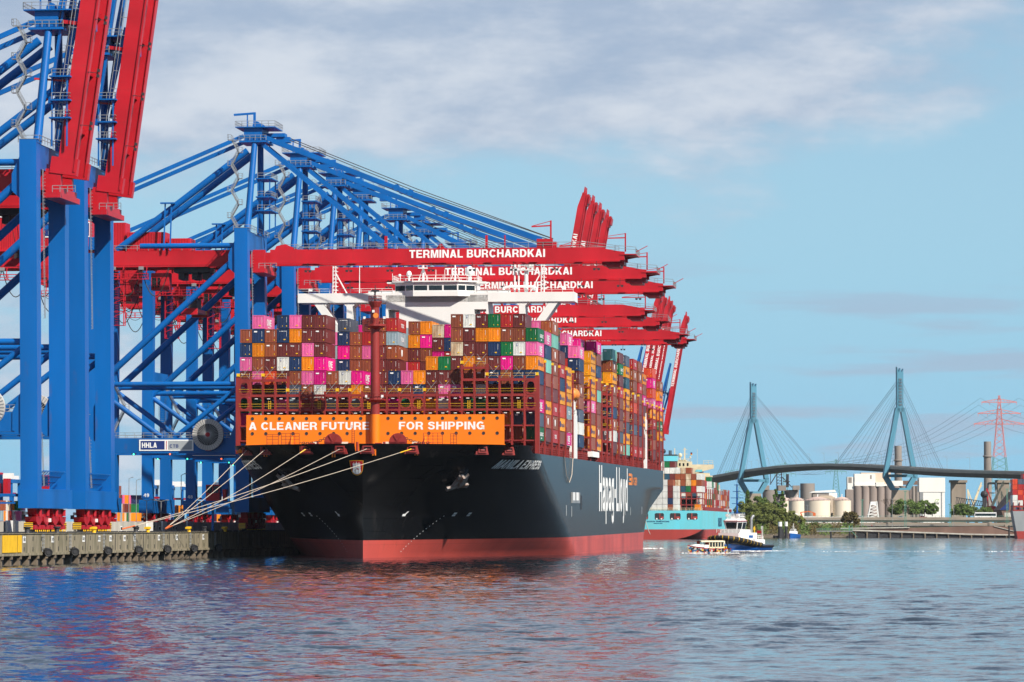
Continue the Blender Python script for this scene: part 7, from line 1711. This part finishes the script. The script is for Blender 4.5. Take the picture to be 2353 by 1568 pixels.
for d in (-18, -6, 6, 18): a = at(1921 + d, 1063, 4100); b = at(1804 + d, 1068, 4300); mb.path([a.lerp(b, k / 10) + V((0, 0, -12 * math.sin(math.pi * k / 10))) - o for k in range(11)], .1, 4)
tag(mb.build('power_lines', M['stay'], None, loc=o), 'thin sagging power lines running left from the red lattice mast', 'power line')
# harbour cranes beyond the bridge
for i, (x0, y0, x1, y1, Y, lab) in enumerate(((2233, 1170, 2255, 1109, 2800, 'yellow'), (2277, 1168, 2306, 1106, 2760, 'yellow'), (2310, 1175, 2338, 1128, 2740, 'yellow'))):
    r = empty('harbour_crane', (PX(x0, Y), Y, 0)); tag(r, f'{["leftmost", "middle", "rightmost"][i]} pale yellow slewing crane jib beyond the bridge piers', 'crane', 'slewing harbour cranes'); dx = PX(x1, Y) - PX(x0, Y); z0, z_1 = ZP(y0, Y), ZP(y1, Y)
    mb = MB(); mb.bar((0, 0, z0), (dx, 0, z_1), 2.0, 2.2, w2=1.0, h2=1.0); mb.bar((dx * .7, -.8, z0 + (z_1 - z0) * .7), (dx * 1.05, -.8, z_1 - 2), .5); mb.build('jib', M['cream'], r)
    mb = MB(); mb.box(-3, 3, -3, 3, z0 - 5, z0 + 1.5); mb.bar((-2, 0, z0), (-3, 0, z0 + 14), .8); mb.bar((2, 0, z0), (-3, 0, z0 + 14), .7); mb.build('machinery_house', M['cream'] if i != 1 else M['redd'], r)
    mb = MB()
    for a_, b_ in ((-4, -2), (4, 2)):
        for y in (-3, 3): mb.bar((a_, y, 0), (b_, y, z0 - 4.8), .9)
    mb.build('portal', M['galv'], r)
Y = 2850; r = empty('loading_gantry', (PX(2258, Y), Y, 0)); tag(r, 'grey steel loading frame standing among the yellow jibs', 'frame'); mb = MB()
for x0, x1 in ((0, 4), (12, 9), (16, 24), (28, 27)): mb.bar((x0, 0, 4), (x1, 0, ZP(1110 if x0 < 14 else 1095, Y)), 1.1)
mb.bar((2, 0, 30), (10, 0, 30), .8); mb.bar((4, 0, ZP(1111, Y)), (9, 0, ZP(1111, Y)), 1.6); mb.bar((23, 0, ZP(1097, Y)), (28, 0, ZP(1097, Y)), 1.4); mb.box(-2, 14, -2, 2, ZP(1172, Y), ZP(1166, Y)); mb.build('frame', M['galv'], r)
Y = 2650; r = empty('conveyor_bridge', (PX(2196, Y), Y, 0)); tag(r, 'dark lattice conveyor bridge running behind the concrete pier', 'conveyor'); L = PX(2262, Y) - PX(2196, Y); za, zb = ZP(1150, Y), ZP(1160, Y); mb = MB()
mb.bar((0, 0, za + 2), (L, 0, za - 1), .5); mb.bar((0, 0, zb + 1), (L, 0, za - 4), .5)
for k in range(12): t = k / 12; mb.bar((L * t, 0, zb + 1 + (za - 5 - zb) * t), (L * (t + .04), 0, za + 2 - 3 * t), .3); mb.bar((L * (t + .04), 0, za + 2 - 3 * t), (L * (t + .083), 0, zb + 1 + (za - 5 - zb) * (t + .083)), .3)
mb.bar((L * .99, 0, 4), (L * .99, 0, za + 2), 2.4); mb.sphere((L * .99, 0, za + 4), 2.6, 10); mb.build('truss', M['dark'], r)
Y = 2600; r = empty('peaked_shed', (PX(2318, Y), Y, 0)); tag(r, 'steep peaked brown storage shed beside the grey ship', 'shed'); 
def hx(x): return PX(x, Y) - PX(2318, Y)
MB().prism([(hx(2313), 5), (hx(2380), 5), (hx(2380), ZP(1160, Y)), (hx(2345), ZP(1127, Y)), (hx(2334), ZP(1130, Y)), (hx(2300), ZP(1172, Y))], 0, 40, lambda x, z, d: (x, d, z)).build('wall', M['brick'], r)
MB().prism([(hx(2334), ZP(1147, Y)), (hx(2354), ZP(1186, Y)), (hx(2334), ZP(1178, Y))], -.06, -.02, lambda x, z, d: (x, d, z)).prism([(hx(2296), ZP(1172, Y)), (hx(2318), ZP(1153, Y)), (hx(2318), ZP(1172, Y))], -.5, -.1, lambda x, z, d: (x, d, z)).build('opening', M['navy'], r)
# lamp masts and catenary posts on the bank
for i, (x, y0, Y, green) in enumerate(((1981, 1150, 2180, 1), (2080, 1130, 2180, 1), (2183, 1160, 2180, 1), (2331 - 17, 1125, 2180, 1), (1855, 1162, 2180, 0), (2050, 1148, 2180, 0), (2191, 1165, 2180, 0))):
    z = ZP(y0, Y); mb = MB()
    if green:
        for sx_ in (-.5, .5): mb.bar((sx_, 0, 5), (sx_ * .5, 0, z), .2)
        for k in range(12): mb.bar((-.5, 0, 5 + (z - 5) * k / 12), (.45, 0, 5 + (z - 5) * (k + 1) / 12), .12)
        mb.box(-.9, .9, -.3, .3, z, z + .4)
    else: mb.tube((0, 0, 5), (0, 0, z), .12, 6); mb.box(-.5, .5, -.2, .2, z, z + .25)
    o = mb.build('catenary_mast' if green else 'street_lamp', M['greenm'] if green else M['galv'], None, loc=(PX(x, Y), Y, 0))
    tag(o, (f'green lattice mast before the viaducts, {["first", "second", "third", "fourth"][i]} from the left' if green else f'slim grey lamp post before the viaducts, {["first", "second", "third"][i - 4]} from the left'), 'mast' if green else 'lamp post', 'green lattice masts' if green else 'grey lamp posts')
r = empty('footbridge_ramp', (PX(2308, 2150), 2150, 0)); tag(r, 'grey sloping ramp climbing to the viaduct at the right', 'ramp')
MB().bar((0, 0, 6.2), (PX(2352, 2150) - PX(2308, 2150) + 6, 0, 12.5), 3, 1.4).build('ramp_deck', M['pier'], r)
mb = MB(); mb.box(-1.2, 1.2, -1, 1, 0, 2.6); tag(mb.build('blue_hut', M['tugblue'], None, loc=(PX(2336, 2062), 2061, .9)), 'small bright blue hut on the pontoon beside the grey ship', 'hut')
for i, (x, h) in enumerate(((2318, 6.5), (2333, 8), (2340, 7))): mb = MB(); mb.tube((0, 0, -1), (0, 0, h), .45, 8); tag(mb.build('dolphin_pile', M['dark'], None, loc=(PX(x, 2056), 2056, 0)), f'dark mooring pile near the grey ship, {ORD[i + 1]} from the left', 'pile', 'dark piles near the grey ship')
person((PX(2004, 2072), 2075, 5.2), 0, M['redd'], M['dark'], 'person in a red jacket walking on the far wharf')
# ---------------------------------------------------------------- trees
def leafmat(name, c, c2):
    m = bpy.data.materials.new(name); m.use_nodes = True; nt = m.node_tree; b_ = nt.nodes['Principled BSDF']; b_.inputs['Roughness'].default_value = .75; b_.inputs['Specular IOR Level'].default_value = .2
    tc = nt.nodes.new('ShaderNodeTexCoord'); t = nt.nodes.new('ShaderNodeTexNoise'); t.inputs['Scale'].default_value = .45; t.inputs['Detail'].default_value = 5; mx = nt.nodes.new('ShaderNodeMix'); mx.data_type = 'RGBA'
    mr = nt.nodes.new('ShaderNodeMapRange'); mr.inputs[1].default_value = .35; mr.inputs[2].default_value = .65
    nt.links.new(tc.outputs['Object'], t.inputs['Vector']); nt.links.new(t.outputs['Fac'], mr.inputs[0]); nt.links.new(mr.outputs[0], mx.inputs[0]); mx.inputs[6].default_value = (*c2, 1); mx.inputs[7].default_value = (*c, 1); nt.links.new(mx.outputs[2], b_.inputs['Base Color']); return m
LM = [leafmat('poplar_leaves', (.10, .17, .03), (.06, .10, .02)), leafmat('willow_leaves', (.15, .17, .04), (.09, .11, .028)), leafmat('bush_leaves', (.11, .17, .04), (.07, .11, .025)), leafmat('brown_scrub_leaves', (.12, .10, .03), (.075, .055, .022))]
BARK = paint('bark', (.07, .05, .035), .9, .2, .8)
def tree(x, y0, y1, wpx, Y, kind, lab, name, seed, group='trees on the far bank', dens=1.0, base=None):
    rnd = random.Random(seed); zt = ZP(y0, Y); zb = ZP(y1, Y) if base is None else base; h = zt - zb; w_ = wpx / F * Y / 2
    r = empty(name, (PX(x, Y), Y, zb)); tag(r, lab, 'tree', group); mb = MB()
    mb.tube((0, 0, -1), (0, 0, h * .6), max(.25, h * .022), 8, h * .008)
    cl = []; nb_ = 70 if kind != 'poplar' else 60
    for k in range(nb_):
        t = rnd.random(); a = rnd.random() * 6.283
        if kind == 'poplar': z = h * (.06 + .94 * t); rr = w_ * (min(1, 2.6 * (1 - t)) ** .8) * (.35 + .5 * rnd.random()) * (.6 + .4 * min(1, t * 5)); c = V((rr * math.cos(a), rr * math.sin(a), z)); rad = w_ * .34 * (1.05 - .65 * t)
        else: ph = rnd.random(); z = h * (.10 + .82 * t); rr = w_ * math.sqrt(max(.05, 1 - ((t - .38) / .68) ** 2)) * (.35 + .62 * ph ** .5); c = V((rr * math.cos(a), rr * math.sin(a), z)); rad = min(w_, h) * (.12 + .13 * rnd.random())
        cl.append((c, rad))
        if k % 2 == 0: mb.tube((0, 0, max(.3, z * .55)), c * .92, h * .009, 5, h * .003)
    mb.build('trunk', BARK, r)
    cb = MB(); sz = .8 if h > 6 else .5; n = int(70 * dens * max(1, (w_ * h / 60) ** .75))
    for c, rad in cl:
        for _ in range(n):
            d = V((rnd.gauss(0, 1), rnd.gauss(0, 1), rnd.gauss(0, 1))).normalized() * rad * (.35 + .75 * rnd.random() ** .6); p = c + d
            if kind == 'willow': p.z -= abs(rnd.gauss(0, .18)) * rad
            if p.z < .1: p.z = .1 + rnd.random()
            nrm = (d.normalized() + V((rnd.uniform(-.7, .7), rnd.uniform(-.7, .7), rnd.uniform(-.2, .9)))).normalized(); a = nrm.orthogonal().normalized(); b = nrm.cross(a); s = sz * (.6 + .8 * rnd.random()); q = rnd.random() * 6.28; a, b = a * math.cos(q) + b * math.sin(q), b * math.cos(q) - a * math.sin(q)
            cb.add([p - a * s * .5, p + b * s * .35, p + a * s * .5, p - b * s * .35], [(0, 1, 2, 3)])
    cb.build('crown', LM[{'poplar': 0, 'willow': 1, 'bush': 2, 'scrub': 3}[kind]], r)
T = [(1733, 1176, 1228, 60, 2100, 'willow', 'low wide willow at the water edge left of the group'), (1768, 1180, 1228, 56, 2098, 'willow', 'low wide willow at the water edge below the poplars'), (1718, 1126, 1215, 22, 2180, 'poplar', 'narrow poplar at the left of the tree group, behind the tug mast'), (1747, 1138, 1212, 50, 2170, 'bush', 'rounded bright green tree between the poplars'),
     (1782, 1123, 1212, 24, 2150, 'poplar', 'tallest dark green poplar, left of the pair'), (1798, 1130, 1212, 22, 2155, 'poplar', 'slightly lower poplar, right of the pair'),
     (1716, 1150, 1222, 70, 2130, 'willow', 'broad dull green willow at the left of the group'), (1752, 1152, 1225, 84, 2120, 'willow', 'broad dull green willow in the middle of the group'), (1786, 1166, 1224, 58, 2112, 'willow', 'olive green willow below the tall poplar'),
     (1818, 1172, 1222, 30, 2150, 'willow', 'small grey green willow right of the poplars'), (1836, 1184, 1220, 30, 2140, 'willow', 'low rounded willow before the viaduct end'), (1870, 1201, 1216, 26, 2150, 'bush', 'small round bush before the viaduct piers'),
     (1953, 1174, 1214, 44, 2140, 'scrub', 'thin brownish green tree in front of the rightmost tank'), (1977, 1208, 1232, 40, 2076, 'bush', 'green bush on the stony bank right of the landing stage'),
     (2080, 1150, 1183, 82, 2290, 'bush', 'broad green tree before the bridge pier'), (2124, 1150, 1183, 34, 2290, 'bush', 'green tree before the white building, left of two'), (2142, 1155, 1183, 30, 2290, 'bush', 'green tree before the white building, right of two'),
     (2213, 1159, 1184, 66, 2290, 'bush', 'pale green spreading tree right of the concrete pier'), (2263, 1166, 1184, 40, 2290, 'bush', 'dark green tree behind the coach')]
for i, (x, a, b, w_, Y, kind, lab) in enumerate(T): tree(x, a, b, w_, Y, kind, lab, {'poplar': 'poplar_tree', 'willow': 'willow_tree', 'bush': 'leafy_tree', 'scrub': 'thin_tree'}[kind], 100 + i)
# bare tree by the pier
rnd = random.Random(77); Y = 2285; r = empty('bare_tree', (PX(2040, Y), Y, ZP(1184, Y))); tag(r, 'leafless dark tree in front of the brown silos', 'tree', 'trees on the far bank'); mb = MB()
def grow(p, d, L, rad, k):
    q = p + d * L; mb.tube(p, q, rad, 5, rad * .6, caps=False)
    if k: [grow(q, (d + V((rnd.uniform(-.7, .7), rnd.uniform(-.7, .7), rnd.uniform(-.1, .5)))).normalized(), L * .74, rad * .6, k - 1) for _ in range(3)]
grow(V((0, 0, 0)), V((0, 0, 1)), 3.2, .3, 5); mb.build('trunk', BARK, r)
# bank scrub: nobody could count it
def scrub():
    rnd = random.Random(9); cb = MB()
    for k in range(5200):
        x = rnd.uniform(1700, 1962); Y = rnd.uniform(2072, 2100); z = {0: .4}.get(0) + (Y - 2072) * .2 + rnd.random() ** 2 * 2.6; cb.mat(0 if (math.sin(x * .13) + rnd.uniform(-.6, .6)) > .1 else 1)
        p = V((PX(x, Y), Y, z)); nrm = V((rnd.gauss(0, 1), rnd.gauss(0, 1) - .6, abs(rnd.gauss(0, 1)))).normalized(); a = nrm.orthogonal(); b = nrm.cross(a); s = .75
        cb.add([p - a * s * .5, p + b * s * .35, p + a * s * .5, p - b * s * .35], [(0, 1, 2, 3)])
    tag(cb.build('bank_scrub', [LM[2], LM[3]]), 'low green and brown scrub covering the far bank', 'scrub', kind='stuff')
scrub()
# a steam plume beyond the bridge
def steam():
    Y = 4600; c = at(1985, 1052, Y); mb = MB(); rnd = random.Random(4)
    for k in range(16): t = k / 15; mb.sphere(V((30 - 90 * t + rnd.uniform(-10, 10), rnd.uniform(-10, 10), -8 + 16 * math.sin(2.5 * t) + rnd.uniform(-5, 6))), 9 + 6 * math.sin(3 * t), 10)
    m = bpy.data.materials.new('steam'); m.use_nodes = True; nt = m.node_tree; nt.nodes.remove(nt.nodes['Principled BSDF']); v = nt.nodes.new('ShaderNodeVolumePrincipled'); v.inputs['Density'].default_value = .012; v.inputs['Color'].default_value = (.95, .95, .97, 1); nt.links.new(v.outputs[0], nt.nodes['Material Output'].inputs['Volume'])
    tag(mb.build('steam_plume', m, None, loc=c), 'faint white steam drifting behind the bridge deck', 'steam', kind='stuff')
# ================================================================ the river
import numpy as np
def water():
    def axis(fine0, fine1, d0, grow, lo, hi):
        a = list(np.arange(fine0, fine1, d0)); d = d0; x = a[-1]
        while x < hi: d = min(d * grow, 400); x += d; a.append(x)
        d = d0; x = fine0; b = []
        while x > lo: d = min(d * grow, 400); x -= d; b.append(x)
        return np.array(b[::-1] + a)
    xs = axis(-34, 34, .42, 1.018, -3200, 3200); ys = axis(150, 330, .42, 1.0052, -300, 6800)
    X, Y = np.meshgrid(xs, ys); DX = np.gradient(xs)[None, :]; DY = np.gradient(ys)[:, None]; Zc = np.zeros_like(X)
    rs = np.random.RandomState(12); N_ = 64
    patch = .75 + .25 * np.sin(X * .021 + 1.3 * np.sin(Y * .013)) * np.sin(Y * .017 + X * .006 + 2)       # wind patches
    for k in range(N_):
        lam = 1.25 * (12 / 1.25) ** (k / (N_ - 1)) * rs.uniform(.9, 1.1); th = rs.normal(0, .62) + .25; kx, ky = 2 * np.pi / lam * np.sin(th), 2 * np.pi / lam * np.cos(th)
        slope = .0225 * (1.0 if lam < 3.2 else (3.2 / lam) ** .9); a = slope * lam / (2 * np.pi) * 1.414
        att = np.clip(lam / (2.6 * np.maximum(DX * abs(math.sin(th)), DY * abs(math.cos(th)))) - .5, 0, 1); Zc += a * att * np.sin(kx * X + ky * Y + rs.uniform(0, 6.28))
    Zc *= patch
    # wash of the tug and the launch: a few steeper furrows running off to the right
    for (y0, x0, x1, ln) in ((958, 50, 150, 9), (985, 55, 130, 7), (915, 46, 60, 5)):
        w_ = np.exp(-((Y - y0 - .06 * (X - x0)) / ln) ** 2) * np.clip((X - x0) / 6, 0, 1) * np.clip((x1 - X) / 30, 0, 1); Zc += w_ * .22 * np.sin((Y - y0) * 1.5 + X * .3)
    nx, ny = len(xs), len(ys); co = np.stack([X, Y, Zc], -1).reshape(-1, 3).astype(np.float32)
    idx = np.arange(nx * ny).reshape(ny, nx); q = np.stack([idx[:-1, :-1], idx[:-1, 1:], idx[1:, 1:], idx[1:, :-1]], -1).reshape(-1)
    me = bpy.data.meshes.new('water'); me.vertices.add(nx * ny); me.vertices.foreach_set('co', co.reshape(-1)); nf = (nx - 1) * (ny - 1)
    me.loops.add(nf * 4); me.loops.foreach_set('vertex_index', q.astype(np.int32)); me.polygons.add(nf); me.polygons.foreach_set('loop_start', np.arange(0, nf * 4, 4, dtype=np.int32)); me.polygons.foreach_set('loop_total', np.full(nf, 4, dtype=np.int32)); me.polygons.foreach_set('use_smooth', np.ones(nf, dtype=bool)); me.update(calc_edges=True)
    m = bpy.data.materials.new('river_water'); m.use_nodes = True; nt = m.node_tree; N = nt.nodes; L = nt.links; b = N['Principled BSDF']
    b.inputs['Base Color'].default_value = (.018, .026, .034, 1); b.inputs['Roughness'].default_value = .05; b.inputs['IOR'].default_value = 1.333; b.inputs['Specular IOR Level'].default_value = .5
    tc = N.new('ShaderNodeTexCoord'); ge = N.new('ShaderNodeNewGeometry'); acc = ge.outputs['Normal']
    for sx, sy, rot, det, amp in ((.9, 1.6, 12, 3, .20), (3.0, 5, -9, 2, .22)):
        mp = N.new('ShaderNodeMapping'); mp.inputs['Rotation'].default_value = (0, 0, R(rot)); mp.inputs['Scale'].default_value = (sx, sy, 1); L.new(tc.outputs['Object'], mp.inputs[0])
        t = N.new('ShaderNodeTexNoise'); t.inputs['Scale'].default_value = 1; t.inputs['Detail'].default_value = det; t.inputs['Roughness'].default_value = .5; L.new(mp.outputs[0], t.inputs['Vector'])
        a = N.new('ShaderNodeVectorMath'); a.operation = 'SUBTRACT'; L.new(t.outputs['Color'], a.inputs[0]); a.inputs[1].default_value = (.5, .5, .5)
        b2 = N.new('ShaderNodeVectorMath'); b2.operation = 'MULTIPLY'; L.new(a.outputs[0], b2.inputs[0]); b2.inputs[1].default_value = (amp * .6, amp, 0)
        s_ = N.new('ShaderNodeVectorMath'); L.new(acc, s_.inputs[0]); L.new(b2.outputs[0], s_.inputs[1]); acc = s_.outputs[0]
    nm = N.new('ShaderNodeVectorMath'); nm.operation = 'NORMALIZE'; L.new(acc, nm.inputs[0]); L.new(nm.outputs[0], b.inputs['Normal'])
    me.materials.append(m); o = bpy.data.objects.new('water', me); COL.objects.link(o); tag(o, kind='structure')
water()
def foam():
    rnd = random.Random(31); mb = MB(); M['foam'] = paint('foam', (.72, .74, .74), .7, .1, 2)
    def blob(x, y, r):
        n = 7; ps = [(x + r * (1 + .5 * rnd.random()) * math.cos(6.283 * k / n), y + r * (1.2 + .8 * rnd.random()) * math.sin(6.283 * k / n)) for k in range(n)]
        mb.add([(a, b, .02) for a, b in ps] + [(x + (a - x) * .5, y + (b - y) * .5, .10 + .22 * r) for a, b in ps], [tuple(range(n, 2 * n))] + [(k, (k + 1) % n, n + (k + 1) % n, n + k) for k in range(n)])
    t, l = at(1697, 1267, 986), at(1627, 1271.5, 907)
    for k in range(130): u = rnd.random(); blob(t.x - 8 + 20 * u + rnd.gauss(0, 1.2), t.y - 9 - 2 * u + rnd.gauss(0, 2.5), .12 + .35 * rnd.random())
    for k in range(70): blob(l.x + rnd.uniform(-6, 7), l.y - 2.2 + rnd.gauss(0, 1), .08 + .22 * rnd.random())
    for k in range(60): x = rnd.choice((64, 80, 97, 118)) + rnd.gauss(0, 5); blob(x, 960 + .06 * (x - 50) + rnd.gauss(0, 3.5), .06 + .16 * rnd.random())
    for k in range(30): p = at(1484, 1258, 1090); blob(p.x + rnd.gauss(1.5, 1.5), p.y + rnd.gauss(0, 5), .15 + .3 * rnd.random())
    tag(mb.build('wake_foam', M['foam']), 'white foam and small breaking crests around the tug and launch', 'foam', kind='stuff')
foam()
def haze():
    m = bpy.data.materials.new('haze'); m.use_nodes = True; nt = m.node_tree; nt.nodes.remove(nt.nodes['Principled BSDF']); v = nt.nodes.new('ShaderNodeVolumePrincipled'); v.inputs['Density'].default_value = 1.4e-5; v.inputs['Color'].default_value = (.86, .92, 1, 1); v.inputs['Anisotropy'].default_value = .2; nt.links.new(v.outputs[0], nt.nodes['Material Output'].inputs['Volume'])
    tag(MB().box(-3600, 3600, -400, 7000, -31, 190).build('haze', m), 'thin pale air over the river', 'haze', kind='stuff')
haze()
